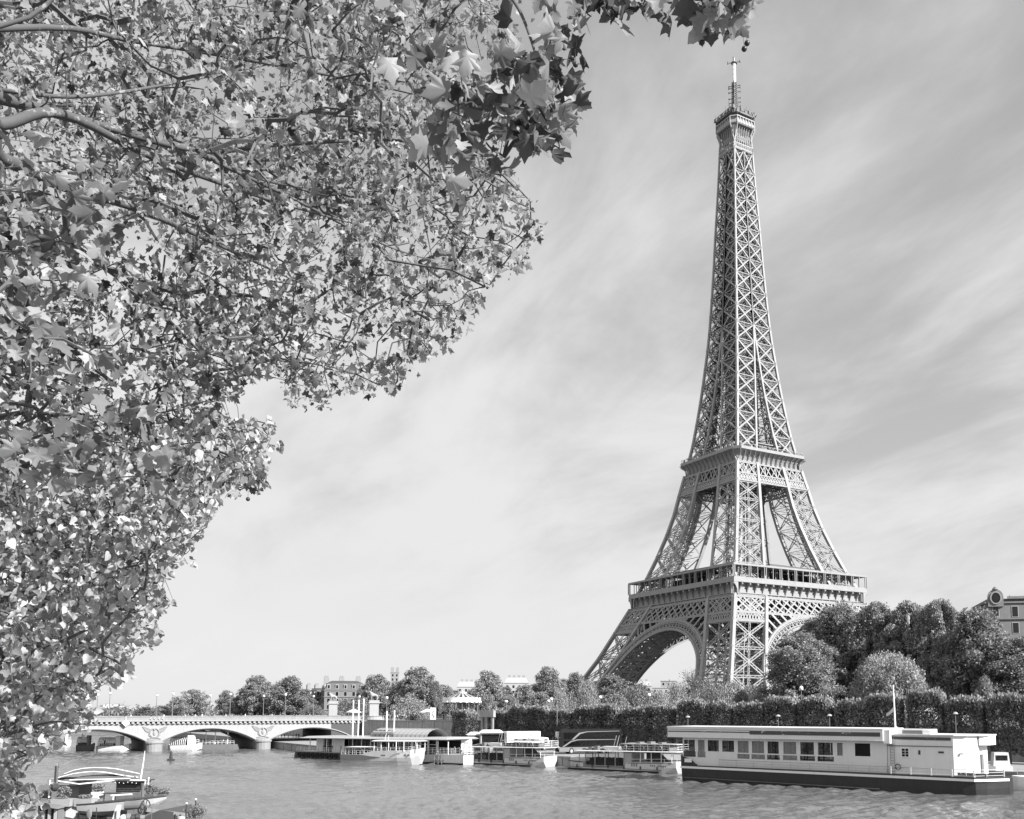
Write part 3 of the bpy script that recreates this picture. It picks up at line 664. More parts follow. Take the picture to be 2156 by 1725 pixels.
# summit
SM = bpy.data.objects.new('summit', None); COL.objects.link(SM); SM.parent = TW
s1 = MB(); s2 = MB(); s3 = MB()
GR = 7.75; CR = 2.5
def oct_(r, c): return [(r-c, r), (-(r-c), r), (-r, r-c), (-r, -(r-c)), (-(r-c), -r), (r-c, -r), (r, -(r-c)), (r, r-c)]
def ring(mb, r0, c0, z0, r1, c1, z1): mb.loft([[(x, y, z0) for x, y in oct_(r0, c0)], [(x, y, z1) for x, y in oct_(r1, c1)]])
def sface(P, nrm, k):
    for i in range(9):      # flared brackets and lattice band below the gallery
        u = -4.6+9.2*i/8
        s1.beam(P(u, g(273), 273), P(u*1.12, g(277)+.2, 279.5), .22, .3, nrm); s1.beam(P(u*1.12, g(277)+.2, 279.5), P(u*1.3, 6.6, 283.6), .2, .3, nrm)
        if i < 8: s1.beam(P(u, g(273), 276), P(u+1.3, g(277)+.2, 280.5), .2, .2, nrm); s1.beam(P(u+1.15, g(273), 276), P(u, g(277)+.2, 280.5), .2, .2, nrm)
    for h in (273, 275.4): s1.beam(P(-g(h), g(h)+.05, h), P(g(h), g(h)+.05, h), .5, .4, nrm)
    for i in range(14):
        u = -5.5+11*i/13; s1.beam(P(u, g(274)+.02, 273.2), P(u+.8, g(274)+.02, 275.2), .2, .2, nrm); s1.beam(P(u+.8, g(274)+.02, 273.2), P(u, g(274)+.02, 275.2), .2, .2, nrm)
    # the two curved corner ribs of each corner
    pts = [(5.55, 272), (5.6, 276), (5.75, 279), (6.2, 281.6), (7.0, 283.6), (7.7, 284.8)]
    for e in (-1, 1):
        for (a, ha), (b, hb) in zip(pts[:-1], pts[1:]):
            f = lambda o, h: e*(o-CR*np.interp(h, [276, 284.8], [0.0, 1.0]))
            s1.beam(P(f(a, ha), a, ha), P(f(b, hb), b, hb), .6, .55, nrm)
    # gallery wall: rail, windows posts
    for i in range(7):
        u = -(GR-CR)+2*(GR-CR)*i/6; s2.beam(P(u, GR+.02, 284.8), P(u, GR+.02, 288.2), .3, .3)
    for i in range(6):
        u = -6.2+12.4*i/5; s3.beam(P(u, 6.9, 290), P(u, 7.0, 293.6+(i % 3)*.7), .16); s3.cbox(P(u+.5, 6.6, 291.6+(i % 2)*.8), (1.3, 1.2, 1.7))
    for i in range(5):
        u = -5.6+11.2*i/4; s3.beam(P(u, 6.9, 290.4), P(u+1.6, 6.7, 293.6), .16); s3.beam(P(u, 6.9, 292), P(u+2.4, 6.9, 292), .16)
    s3.beam(P(-6.9, 6.9, 293.2), P(6.9, 6.9, 293.2), .2); s3.beam(P(-6.9, 6.9, 291.4), P(6.9, 6.9, 291.4), .2)
    for i in range(8): u = -6.4+12.8*i/7; s3.beam(P(u, 6.9, 289.6), P(u, 6.9, 293.2), .14)
    s3.box(*(sorted((P(-3.2, 6.2, 0)[0], P(3.2, 7.6, 0)[0]))+sorted((P(-3.2, 6.2, 0)[1], P(3.2, 7.6, 0)[1]))), 290.0, 290.9)
four(sface)
ring(s2, GR-.3, CR-.1, 284.3, GR, CR, 284.8); ring(s2, GR, CR, 284.8, GR, CR, 286.1); ring(s2, GR-.5, CR, 286.1, GR-.5, CR, 287.8); ring(s2, GR+.1, CR, 287.8, GR+.1, CR, 288.3)
ring(s2, GR-1.0, CR, 288.3, GR-1.6, CR, 290.2); ring(s2, 4.6, 1.4, 290.2, 4.2, 1.3, 293.4); ring(s2, 2.6, .8, 293.4, 1.9, .6, 296.5)
s4 = MB(); ring(s4, 7.3, 2.2, 290.3, 7.3, 2.2, 290.9); ring(s4, 5.2, 1.6, 290.9, 4.6, 1.5, 293.6); ring(s4, 5.0, 1.2, 279.0, 6.0, 1.8, 284.2); ring(s4, 6.3, 2.0, 288.35, 5.6, 1.6, 292.6); s4.build('cabin', 'iron_dark_shaded', SM)
s1.build('bracket', 'iron', SM, fix=False); s2.build('gallery', 'iron', SM); s3.build('equipment', 'iron_dark_shaded', SM, fix=False)
an = MB()
for sx, sy in S4: an.beam((sx*1.1, sy*1.1, 294), (sx*.8, sy*.8, 311), .34)
for i in range(15):
    z = 295+i*1.1; e = 1.15-.02*i
    for a, b in (((-e, -e), (e, -e)), ((e, -e), (e, e)), ((e, e), (-e, e)), ((-e, e), (-e, -e))): an.beam((*a, z), (*b, z+1.1), .2); an.beam((*b, z), (*a, z), .2)
    if i in (3, 5, 7, 10, 12, 13): an.beam((-2, -2, z), (2, 2, z), .26); an.beam((-2, 2, z), (2, -2, z), .26); [an.beam((q*2, w*2, z-.5), (q*2, w*2, z+.5), .3) for q, w in S4]
for sx, sy, t in ((1, 1, 300), (-1, 1, 301.5), (-1, -1, 299), (1, -1, 300.5), (2, 0, 298), (-2, .4, 299), (0, 2, 299.8)): an.beam((sx*1.9, sy*1.9, 291), (sx*1.9, sy*1.9, t), .22)
ant = an.build('antenna_mast', 'iron_dark_shaded', TW, fix=False)
tp = MB(); tp.lathe([(.78, 311), (.78, 321.6), (.6, 322), (.3, 322.1), (.25, 324.3)], 10)
for z in (313, 315.5, 318, 320): tp.lathe([(.9, z), (.9, z+.25)], 10)
tp.build('white_antenna', 'white', ant)
cb = MB()
for a in range(4):
    t = math.pi/4+a*math.pi/2; cb.beam((0, 0, 321.7), (3.1*math.cos(t), 3.1*math.sin(t), 321.9), .26); cb.cbox((3.0*math.cos(t), 3.0*math.sin(t), 322), (.5, .5, 1.3))
cb.lathe([(1.5, 321.2), (1.5, 321.7)], 10); cb.build('cross_arm', 'iron_dark_shaded', ant)

# ------------------------------------------------------------------ foliage
def rotset(rng, n, down=0.0):
    """n random rotation matrices (columns x, y, z); y is the leaf's length, pulled downwards by 'down'"""
    y = rng.normal(size=(n, 3)); y /= np.linalg.norm(y, axis=1)[:, None]; y[:, 2] -= down; y /= np.linalg.norm(y, axis=1)[:, None]
    a = rng.normal(size=(n, 3)); a[:, 2] += 0.6*down; x = np.cross(y, a); x /= np.linalg.norm(x, axis=1)[:, None]; z = np.cross(x, y)
    return np.stack([x, y, z], -1)
def scatter(base, faces, pos, rot, size, bend=None):
    n = len(pos); k = len(base)
    b = np.repeat(base[None], n, 0)
    if bend is not None: b = b.copy(); b[:, :, 2] *= bend[:, None]
    V = np.einsum('nij,nkj->nki', rot, b*size[:, None, None])+pos[:, None, :]
    F = faces[None]+np.arange(n)[:, None, None]*k
    return V.reshape(-1, 3), F.reshape(-1, faces.shape[1])
QB = np.array([[0, -.5, 0], [.34, .02, .1], [0, .5, 0], [-.34, .02, .1]]); QF = np.array([[0, 1, 2, 3]])
def vnoise(P, f, seed):
    r = np.random.default_rng(seed); s = 0
    for k in range(5):
        d = r.normal(size=3)*f; s = s+np.sin(P@d+r.uniform(0, 6.3))
    return s/5
def crown(seed, lobes, n, size, gap=0.0, gf=0.9, down=0.0, shell=1.7):
    rng = np.random.default_rng(seed); L = np.array([[*c, *r] for c, r in lobes], float)
    w = (L[:, 3]*L[:, 4]*L[:, 5])**(2/3); idx = rng.choice(len(L), int(n*1.5), p=w/w.sum())
    d = rng.normal(size=(len(idx), 3)); d /= np.linalg.norm(d, axis=1)[:, None]
    rr = rng.uniform(0, 1, len(idx))**(1/shell)
    P = L[idx, :3]+d*L[idx, 3:]*rr[:, None]*(1+.30*vnoise(L[idx, :3]+d*L[idx, 3:], 1.6, seed+1))[:, None]
    keep = vnoise(P, gf, seed+2) > gap-.55
    P = P[keep][:n]
    V, F = scatter(QB, QF, P, rotset(rng, len(P), down), size*rng.uniform(.6, 1.4, len(P)))
    return fastmesh('crown', V, F)
def lobeset(seed, H, Wd, t0, nl, rl, shape=1.0):
    rng = np.random.default_rng(seed); out = [((0, 0, t0*H+(1-t0)*H*.5), (Wd*.62, Wd*.62, (1-t0)*H*.36))]
    for i in range(nl):
        u = (i+.5)/nl; a = 2.4*i+rng.uniform(-.5, .5); z = t0*H+(1-t0)*H*(.12+.78*u)
        prof = math.sin(math.pi*min(1, .16+.80*u**shape))**.75
        r = Wd*prof*rng.uniform(.62, .92)*(.35+.65*rng.uniform()**.4); q = rl*Wd*rng.uniform(.75, 1.3)
        out.append(((r*math.cos(a), r*math.sin(a), z), (q, q, q*rng.uniform(.7, 1.0))))
    for i in range(3): out.append(((rng.uniform(-.25, .25)*Wd, rng.uniform(-.25, .25)*Wd, H*(.90-.03*i)), (rl*Wd, rl*Wd, rl*Wd*.8)))
    return out
def trunkmesh(seed, lobes, H, Wd, t0, thick, m='bark'):
    rng = np.random.default_rng(seed); mb = MB()
    mb.tube([(0, 0, -.3), (0.05, 0, t0*H*.5), (0, .05, t0*H), (0, 0, H*.55), (.1, 0, H*.85)], [thick*1.3, thick, thick*.85, thick*.5, thick*.12], 8)
    for c, r in lobes[1:]:
        z0 = t0*H*rng.uniform(.85, 1.6); z0 = min(z0, c[2]-.3); b = (0, 0, z0); m1 = (c[0]*.45, c[1]*.45, z0+(c[2]-z0)*.62)
        mb.tube([b, m1, c, (c[0]*1.12, c[1]*1.12, c[2]+r[2]*.7)], [thick*.42, thick*.28, thick*.16, thick*.05], 5)
    me = mb.mesh('trunk'); me.materials.append(M[m]); me.polygons.foreach_set('use_smooth', [True]*len(me.polygons)); return me
TK = {}
def kind(name, seed, H, Wd, t0, nl, rl, n, leaf, m, gap=0.0, thick=.3, shape=1.0, down=0.0, gf=.9):
    lb = lobeset(seed, H, Wd, t0, nl, rl, shape); tr = trunkmesh(seed, lb, H, Wd, t0, thick)
    cr_ = crown(seed+7, lb, n, leaf, gap, gf, down); cr_.materials.append(M[m]); TK[name] = (tr, cr_, H, Wd)
def tree(name, kd, loc, h, w, rz, label, cat='tree', group=None):
    tr, cr_, H, Wd = TK[kd]; t = thing(name, label, cat, loc, rz, group); t.scale = (w/Wd, w/Wd, h/H)
    link('trunk', tr, None, t); link('crown', cr_, None, t); return t
kind('big_dark', 11, 28, 10, .05, 70, .22, 46000, .44, 'leaf_dark', .22, .5)
kind('big_mid', 23, 28, 9, .05, 40, .30, 28000, .62, 'leaf_mid', .14, .45)
kind('big_mix', 37, 28, 9.5, .05, 70, .20, 46000, .44, 'leaf_dark', .26, .45, .9)
kind('mid_dark', 41, 20, 8, .07, 30, .26, 17000, .58, 'leaf_dark', .12, .4)
kind('mid_tone', 53, 20, 8, .07, 30, .26, 17000, .58, 'leaf_mid', .14, .4)
kind('mid_light', 59, 20, 8, .07, 30, .26, 17000, .56, 'leaf_light', .14, .35)
kind('airy', 61, 20, 8, .05, 34, .22, 11000, .5, 'leaf_light', .28, .35)
def domekind():
    rng = np.random.default_rng(71); lb = [((0, 0, 4.5), (6, 6, 4.2))]
    for i in range(60):
        a = 2.4*i; z = rng.uniform(.5, 1)**.8 if i % 3 else rng.uniform(0, .6); r = math.sqrt(max(0, 1-z*z)); lb.append(((6.4*r*math.cos(a), 6.4*r*math.sin(a), 1.0+7.3*z), (1.5, 1.5, 1.3)))
    tr = trunkmesh(71, lb[:14], 10, 8, .1, .25); c_ = crown(72, lb, 24000, .30, .05, .9, .5); c_.materials.append(M['leaf_light']); TK['dome'] = (tr, c_, 9.6, 7.6)
domekind()
kind('shrub', 83, 5, 6, .06, 22, .30, 6500, .30, 'leaf_light', .1, .12, .6)
kind('shrub_mid', 89, 5, 6, .06, 22, .30, 6500, .30, 'leaf_mid', .1, .12, .6)
kind('shrub_dark', 97, 5, 4, .06, 20, .30, 5500, .30, 'leaf_dark', .1, .12, .6)
# a nearly leafless tree
def baretree(seed):
    rng = np.random.default_rng(seed); mb = MB()
    def grow(p, d, L, r, k):
        q = p+d*L; mb.tube([p, (p+q)/2+rng.normal(size=3)*L*.05, q], [r, r*.85, r*.7], 5 if k < 2 else 3, False)
        if k >= 5: return
        for i in range(3 if k else 5):
            e = d+rng.normal(size=3)*.45; e[2] += .12; e /= np.linalg.norm(e); grow(q if i else p+d*L*.8, e, L*rng.uniform(.62, .82), r*.62, k+1)
    grow(np.array([0, 0, -.2]), np.array([0, 0, 1.]), 5.0, .34, 0)
    me = mb.mesh('trunk'); me.materials.append(M['bark']); return me
bt = baretree(5); cr_ = crown(7, [((0, 0, 12), (6, 6, 5))], 420, .5, .2, 1.2); cr_.materials.append(M['leaf_mid']); TK['bare'] = (bt, cr_, 17, 6)
# ------ trees on the far bank: column, crown top row, half width in picture units, distance
def put(name, kd, x, yt, hw, D, label, zb=SZ, rz=None, cat='tree', group=None):
    p = at(x, None, D=D); top = at(x, yt, D=D)[2]; c = (np.array([p[0], p[1], zb])-CAM)@_f
    return tree(name, kd, (p[0], p[1], zb), top-zb, hw*c/FPX, x*.37 if rz is None else rz, label, cat, group)
put('broadleaf_tree', 'big_dark', 1686, 1322, 104, 246, 'dark round-crowned tree nearest the tower, left end of the tall trees')
put('broadleaf_tree', 'big_dark', 1775, 1258, 96, 260, 'tall dark tree overlapping the right end of the first platform')
put('broadleaf_tree', 'big_mix', 1850, 1252, 88, 254, 'tall dark tree behind the pale rounded tree')
put('broadleaf_tree', 'big_mix', 1810, 1290, 80, 275, 'dark tree filling the gap behind the two tall trees by the tower')
put('broadleaf_tree', 'big_mid', 2020, 1285, 80, 262, 'sunlit tree between the mixed tree and the tall pale tree')
put('broadleaf_tree', 'big_mix', 1925, 1252, 88, 250, 'tall dark tree whose top stands just right of the pale rounded tree')
put('broadleaf_tree', 'big_mix', 1985, 1246, 84, 244, 'tall mixed-tone tree left of the pale tall tree, before the mansion')
put('broadleaf_tree', 'big_mid', 2060, 1274, 84, 234, 'tall pale autumn tree directly before the stone mansion')
put('broadleaf_tree', 'big_mid', 2150, 1335, 84, 230, 'tall pale autumn tree cut by the right edge of the picture')
put('broadleaf_tree', 'big_mix', 1722, 1290, 80, 266, 'dark leafy tree before the right-hand arch of the tower')
put('rounded_tree', 'dome', 1874, 1364, 92, 222, 'pale rounded weeping tree rising over the clipped trees')
put('conifer_shrub', 'shrub_dark', 2075, 1432, 34, 216, 'low dark spreading evergreen at right above the clipped trees', cat='shrub')
for x, yt, hw, D, kd, lb in [
    (405, 1449, 52, 470, 'airy', 'pale willowy tree showing over the left half of the bridge'),
    (342, 1484, 30, 480, 'airy', 'low pale leafy tree left of the willowy tree over the bridge'),
    (478, 1452, 26, 500, 'mid_dark', 'small dark tree between the willowy tree and the tall pair over the bridge'),
    (537, 1420, 42, 470, 'mid_dark', 'tall dark tree over the bridge, left of the sunlit one'),
    (607, 1422, 50, 455, 'mid_tone', 'tall sunlit tree over the bridge just left of the mansard building'),
    (790, 1418, 42, 405, 'mid_dark', 'dark tree behind the nearer horseman statue'),
    (876, 1402, 52, 400, 'mid_dark', 'broad dark tree right of the church tower'),
    (935, 1440, 34, 420, 'mid_dark', 'low dark tree between the broad dark tree and the carousel roof'),
    (916, 1432, 20, 396, 'mid_tone', 'narrow sunlit tree at the right flank of the broad dark tree'),
    (1030, 1409, 40, 372, 'mid_light', 'tall pale tree right of the carousel'),
    (1102, 1440, 38, 352, 'mid_light', 'pale feathery tree behind the clipped trees left of the dark pair'),
    (1070, 1462, 30, 340, 'mid_dark', 'low dark tree between the two pale trees right of the carousel'),
    (1156, 1401, 42, 384, 'mid_dark', 'tall dark tree left of the foot of the tower'),
    (1212, 1414, 30, 400, 'mid_dark', 'dark tree half hidden by the tower leg at left'),
    (1140, 1456, 34, 330, 'mid_dark', 'small dark tree in front of the tall dark tree by the tower'),
    (1292, 1419, 58, 352, 'mid_tone', 'spreading sunlit tree in front of the left tower leg'),
    (1030, 1466, 24, 318, 'shrub_dark', 'rounded dark bush right of the carousel')]:
    put('broadleaf_tree' if 'bush' not in lb else 'round_bush', kd, x, yt, hw, D, lb)
frnd = random.Random(12)
for i, (x, yt, hw, D, kd, lb) in enumerate([
    (565, 1436, 40, 490, 'mid_dark', 'dark tree filling the gap behind the tall pair over the bridge'), (640, 1452, 30, 470, 'mid_tone', 'small sunlit tree at the right of the tall sunlit tree by the mansard houses'),
    (505, 1462, 30, 480, 'mid_dark', 'low dark tree left of the tall pair over the bridge'), (765, 1446, 30, 425, 'mid_tone', 'small grey tree between the mansard house and the nearer statue'),
    (840, 1432, 34, 425, 'mid_dark', 'dark tree under the church tower'), (960, 1452, 36, 440, 'mid_tone', 'low grey tree behind the left half of the carousel roof'),
    (1000, 1448, 34, 430, 'mid_dark', 'low dark tree behind the right half of the carousel roof'), (1062, 1444, 34, 420, 'mid_tone', 'grey tree between the tall pale tree and the feathery tree'),
    (1130, 1438, 30, 420, 'mid_tone', 'grey tree behind the feathery tree'), (1185, 1428, 30, 420, 'mid_dark', 'dark tree between the dark pair left of the tower foot'),
    (1250, 1440, 40, 400, 'mid_tone', 'grey tree behind the spreading sunlit tree at the tower foot'), (1345, 1440, 44, 420, 'mid_tone', 'low grey tree below the left arch'),
    (1440, 1446, 40, 420, 'mid_light', 'low pale tree below the left arch near the bare trees'), (1520, 1440, 44, 400, 'mid_tone', 'grey tree between the inner leg and the near leg of the tower'),
    (1585, 1440, 40, 310, 'mid_light', 'pale tree right of the near tower leg'), (1640, 1440, 44, 300, 'mid_tone', 'grey tree at the left flank of the dark round-crowned tree'),
    (372, 1472, 34, 500, 'mid_light', 'pale tree behind the left flank of the willowy tree'), (310, 1488, 34, 520, 'mid_tone', 'low grey tree at the left end of the trees over the bridge'),
    (240, 1490, 34, 540, 'mid_tone', 'low grey tree far left over the bridge by the lamp posts')]):
    put('broadleaf_tree', kd, x, yt, hw, D, lb)
put('bare_tree', 'bare', 1458, 1404, 34, 372, 'nearly leafless tree under the left arch of the tower')
put('bare_tree', 'bare', 1500, 1420, 30, 352, 'nearly leafless tree before the slim inner leg of the tower')
put('bare_tree', 'bare', 1600, 1436, 22, 300, 'nearly leafless small tree beside the near tower leg')
for x, yt, hw, D, kd, lb in [
    (1238, 1442, 30, 300, 'shrub', 'pale bush left of the tower foot above the clipped trees'),
    (1345, 1448, 52, 318, 'shrub_mid', 'long pale bush below the left arch of the tower'),
    (1428, 1446, 46, 312, 'shrub', 'wide pale bush in the middle below the left arch'),
    (1500, 1452, 44, 304, 'shrub_mid', 'grey bush at the base of the slim inner leg'),
    (1562, 1458, 34, 280, 'shrub_dark', 'dark bush at the base of the near tower leg'),
    (1600, 1462, 34, 268, 'shrub', 'pale bush right of the dark bush at the near tower leg'),
    (1545, 1444, 52, 330, 'shrub', 'pale broad bush behind the dark bush at the near tower leg'),
    (1300, 1466, 46, 280, 'shrub_dark', 'dark low bush before the spreading sunlit tree'),
    (1180, 1462, 36, 300, 'shrub', 'pale low bush above the parked coach'),
    (1385, 1462, 44, 262, 'shrub', 'low pale bush just above the clipped trees, below the left arch'),
    (1470, 1466, 40, 256, 'shrub_mid', 'low grey bush just above the clipped trees near the bare trees'),
    (1740, 1452, 34, 230, 'shrub', 'pale low bush at the foot of the tall dark trees'),
    (740, 1476, 60, 392, 'shrub_mid', 'pale shrubbery between the two statue plinths'),
    (870, 1474, 56, 352, 'shrub', 'broad pale shrubbery right of the nearer statue plinth'),
    (660, 1488, 34, 420, 'shrub_mid', 'low grey shrub left of the farther statue plinth')]:
    put('garden_shrub', kd, x, yt, hw, D, lb, cat='shrub')
# ------ clipped trees in a row along the quay wall
def clipmesh(seed, lx, ly, z0, z1, n):
    rng = np.random.default_rng(seed); P = []
    u = rng.uniform(-1, 1, (n, 3)); ax = rng.choice(3, n, p=[.22, .42, .36]); sg = np.sign(rng.normal(size=n)); dep = rng.uniform(0, 1, n)**2*.35
    for i in range(3):
        k = ax == i; u[k, i] = sg[k]*(1-dep[k])
    u[:, 2] = np.where((ax == 2) & (u[:, 2] < 0), -u[:, 2], u[:, 2])
    e = 1-.16*np.clip(np.abs(u[:, 0])-.75, 0, 1)-.12*np.clip(-u[:, 2]-.3, 0, 1)
    P = np.stack([u[:, 0]*lx/2*e, u[:, 1]*ly/2*e, z0+(u[:, 2]+1)/2*(z1-z0)-.8*np.abs(u[:, 0])**4], 1)
    P += (vnoise(P, 1.4, seed+3)*.32)[:, None]*np.stack([u[:, 0]*.5, u[:, 1], u[:, 2]*.6], 1)
    top = (ax == 2); P[top, 2] += np.abs(rng.normal(size=top.sum()))*.38
    rot = rotset(rng, n, 0.0); sz = .42*rng.uniform(.6, 1.35, n)
    k = top & (rng.uniform(size=n) < .75)          # upright shoots along the clipped top
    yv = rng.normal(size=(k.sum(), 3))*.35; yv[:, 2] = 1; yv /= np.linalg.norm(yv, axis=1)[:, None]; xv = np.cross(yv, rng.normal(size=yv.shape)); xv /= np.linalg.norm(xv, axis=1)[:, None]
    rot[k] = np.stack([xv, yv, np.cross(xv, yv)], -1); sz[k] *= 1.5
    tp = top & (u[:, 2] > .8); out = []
    for q, mm, nm in ((~tp, 'leaf_hedge', 'crown'), (tp, 'sunlit_shoots', 'shoots')):
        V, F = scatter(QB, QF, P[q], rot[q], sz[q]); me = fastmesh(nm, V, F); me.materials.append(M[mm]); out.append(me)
    return out
def cliptrunk(seed):
    mb = MB(); rng = np.random.default_rng(seed)
    mb.tube([(0, 0, -.2), (.05, 0, 2), (0, .05, 6)], [.26, .2, .14], 7)
    for i in range(9): a = i*2.3; mb.tube([(0, 0, 1.8+.35*i), (1.2*math.cos(a), .6*math.sin(a), 2.8+.5*i), (3*math.cos(a), 1.2*math.sin(a), 3.6+.6*i)], [.1, .07, .03], 4)
    me = mb.mesh('trunk'); me.materials.append(M['bark']); return me
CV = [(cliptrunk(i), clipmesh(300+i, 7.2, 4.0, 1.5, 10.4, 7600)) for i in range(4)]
hl0 = np.array([-77., 187.5]); knots = [np.array([-330., 78.5]), np.array([-140., 160.]), np.array([-98., 174.]), np.array([-79., 178.5])]
seg = [np.linalg.norm(b-a) for a, b in zip(knots[:-1], knots[1:])]; tot = sum(seg)
def along(s):
    for (a, b), L in zip(zip(knots[:-1], knots[1:]), seg):
        if s <= L: return a+(b-a)*s/L, math.atan2(*(b-a)[::-1])
        s -= L
    return knots[-1], 0
TOPX = [900, 960, 1048, 1050, 1140, 1300, 1450, 1620, 1800, 1880, 2000, 2008, 2012, 2156, 2400]; TOPY = [1502, 1500, 1499, 1492, 1490, 1489, 1481, 1476, 1470, 1466, 1459, 1461, 1466, 1463, 1460]
s = 2.0; i = 0
while s < tot:
    p, a = along(s); (xx, yy), c = prj([p[0], p[1], QZ+8])
    if 955 < xx < 2330 and not (1012 < xx < 1040):
        top = np.interp(xx, TOPX, TOPY); z1 = CAM[2]+(1494-top)*c/FPX*1.0+.6*math.sin(i*1.9)-.1
        t0_, m0_ = CV[i % 4]
        where = 'behind the long barge' if xx > 1415 else ('behind the dark coach and the tour boats' if xx > 1150 else 'behind the white truck and kiosks')
        t = thing('clipped_tree', 'box-clipped dark tree of the quay row '+where, 'tree', (p[0], p[1], QZ), a+(math.pi if i % 3 == 0 else 0), 'clipped trees '+where)
        t.scale = (1.02, 1, (z1-QZ-.35)/10.4)
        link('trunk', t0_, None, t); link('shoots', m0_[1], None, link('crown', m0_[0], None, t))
    s += 7.5+1.0*math.sin(i*2.7)+(.9 if i % 4 == 0 else 0); i += 1

# ------------------------------------------------------------------ the near trees that frame the view
def inpoly(X, Y, poly):
    r = np.zeros(len(X), bool); n = len(poly); j = n-1
    for i in range(n):
        xi, yi = poly[i]; xj, yj = poly[j]
        c = ((yi > Y) != (yj > Y)) & (X < (xj-xi)*(Y-yi)/(yj-yi+1e-9)+xi); r ^= c; j = i
    return r
def unp(x, y, c):
    x = np.asarray(x, float); y = np.asarray(y, float); c = np.asarray(c, float)
    return CAM+(c[..., None])*(_f+_r*((x-PPX)/FPX)[..., None]-_u*((y-PPY)/FPX)[..., None])
def mirror(h): return np.array(h+[(-x, y) for x, y in h[-2:0:-1]])
def leafbase(half, fold, curl, ctr):
    o = mirror(half); V = np.vstack([[0, ctr, 0.02], np.c_[o, np.zeros(len(o))]])
    V[:, 2] = -fold*np.abs(V[:, 0])-curl*(V[:, 1]-.3)**2*np.sign(V[:, 1]-.3); V[:, 2] += .06*np.sin(9*V[:, 0]+5*V[:, 1])
    n = len(o); F = np.array([[0, 1+i, 1+(i+1) % n] for i in range(n)]); return V, F
PLV, PLF = leafbase([(0, -.02), (.15, -.10), (.45, -.10), (.36, .06), (.33, .13), (.52, .22), (.66, .40), (.45, .42), (.30, .47), (.27, .60), (.30, .68), (.15, .80), (0, 1.02)], .50, .55, .22)
LIV, LIF = leafbase([(0, 0), (.20, -.10), (.42, -.02), (.50, .18), (.42, .46), (.22, .76), (0, 1.05)], .30, .28, .35)
def grove(seed, poly, dfun, nclus, per, rad, size, down, holes, limbs, base, faces, rmin, tol, clear=.8, thin=-.42, extra=None):
    """leaf clusters through the crown's volume; each is reached by a twig grown from the nearest limb"""
    rng = np.random.default_rng(seed)
    pa = np.array(poly, float); lo, hi = pa.min(0), pa.max(0); pts = []
    while len(pts) < nclus:
        x = rng.uniform(lo[0], hi[0], 4000); y = rng.uniform(lo[1], hi[1], 4000); k = inpoly(x, y, poly); x, y = x[k], y[k]
        c = dfun(x, y, rng); P = unp(x, y, c); keep = vnoise(P, .9, seed+5)+.35*vnoise(P, 2.2, seed+6) > thin
        for hx, hy, hr in holes: keep &= (np.hypot(x-hx, y-hy) > hr*rng.uniform(.5, 1.2, len(x)))
        pts += list(P[keep])
    C = np.array(pts[:nclus])
    if extra is not None: C = np.vstack([C, unp(*np.array(extra, float).T)])
    # twigs
    nodes = []; par = []
    for L in limbs:
        L = np.array(L, float); Pw = unp(L[:, 0], L[:, 1], L[:, 2]); prev = -1
        for a, b in zip(Pw[:-1], Pw[1:]):
            m = max(2, int(np.linalg.norm(b-a)/.4))
            for q in range(m): nodes.append(a+(b-a)*q/m); par.append(prev); prev = len(nodes)-1
        nodes.append(Pw[-1]); par.append(prev)
    nl = len(nodes); nodes = np.array(nodes); root = nodes[0]
    dmin = np.array([np.min(np.linalg.norm(nodes-c, axis=1)) for c in C]); order = np.argsort(dmin); C = C[order]
    allp = np.vstack([nodes, C]); P_ = list(par)
    for i in range(len(C)):
        d = np.linalg.norm(allp[:nl+i]-C[i], axis=1); P_.append(int(np.argmin(d)))
    cnt = np.ones(len(allp))
    for i in range(len(allp)-1, -1, -1):
        if P_[i] >= 0: cnt[P_[i]] += cnt[i] if i >= nl else cnt[i]
    rad_ = rmin*cnt**.40
    tw = MB()
    def twigs(mark):
     for i in range(nl, len(allp)):
        if not mark[i]: continue
        a = allp[P_[i]]; b = allp[i]; m = (a+b)/2+rng.normal(size=3)*np.linalg.norm(b-a)*.10
        tw.tube([a, m, b], [min(rad_[i]*1.15, .03), rad_[i], rad_[i]*.8], 4 if rad_[i] > rmin*2 else 3, False)
    n = len(C)*per; ci = rng.integers(0, len(C), n); off = rng.normal(size=(n, 3))*rad*.6; off[:, 2] -= rad*.25*rng.uniform(0, 1, n)
    LP = C[ci]+off; xy, c = prj(LP); j = rng.normal(size=(n, 2))*tol
    k = inpoly(xy[:, 0]+j[:, 0], xy[:, 1]+j[:, 1], poly) & (c > 2)
    lx, lc = prj(nodes)
    for i in range(0, nl, 2): k &= ~((np.hypot(xy[:, 0]-lx[i, 0], xy[:, 1]-lx[i, 1]) < 24) & (c < lc[i]+.25) & (rng.uniform(size=n) < clear))
    LP = LP[k]; mark = np.zeros(len(allp), bool); mark[nl+np.unique(ci[k])] = True
    for i in range(len(allp)-1, nl-1, -1):
        if mark[i] and P_[i] >= 0: mark[P_[i]] = True
    twigs(mark)
    n = len(LP); V, F = scatter(base, faces, LP, rotset(rng, n, down), size(rng, LP, n), rng.uniform(.1, 1.9, n))
    return tw, V, F, C, rng
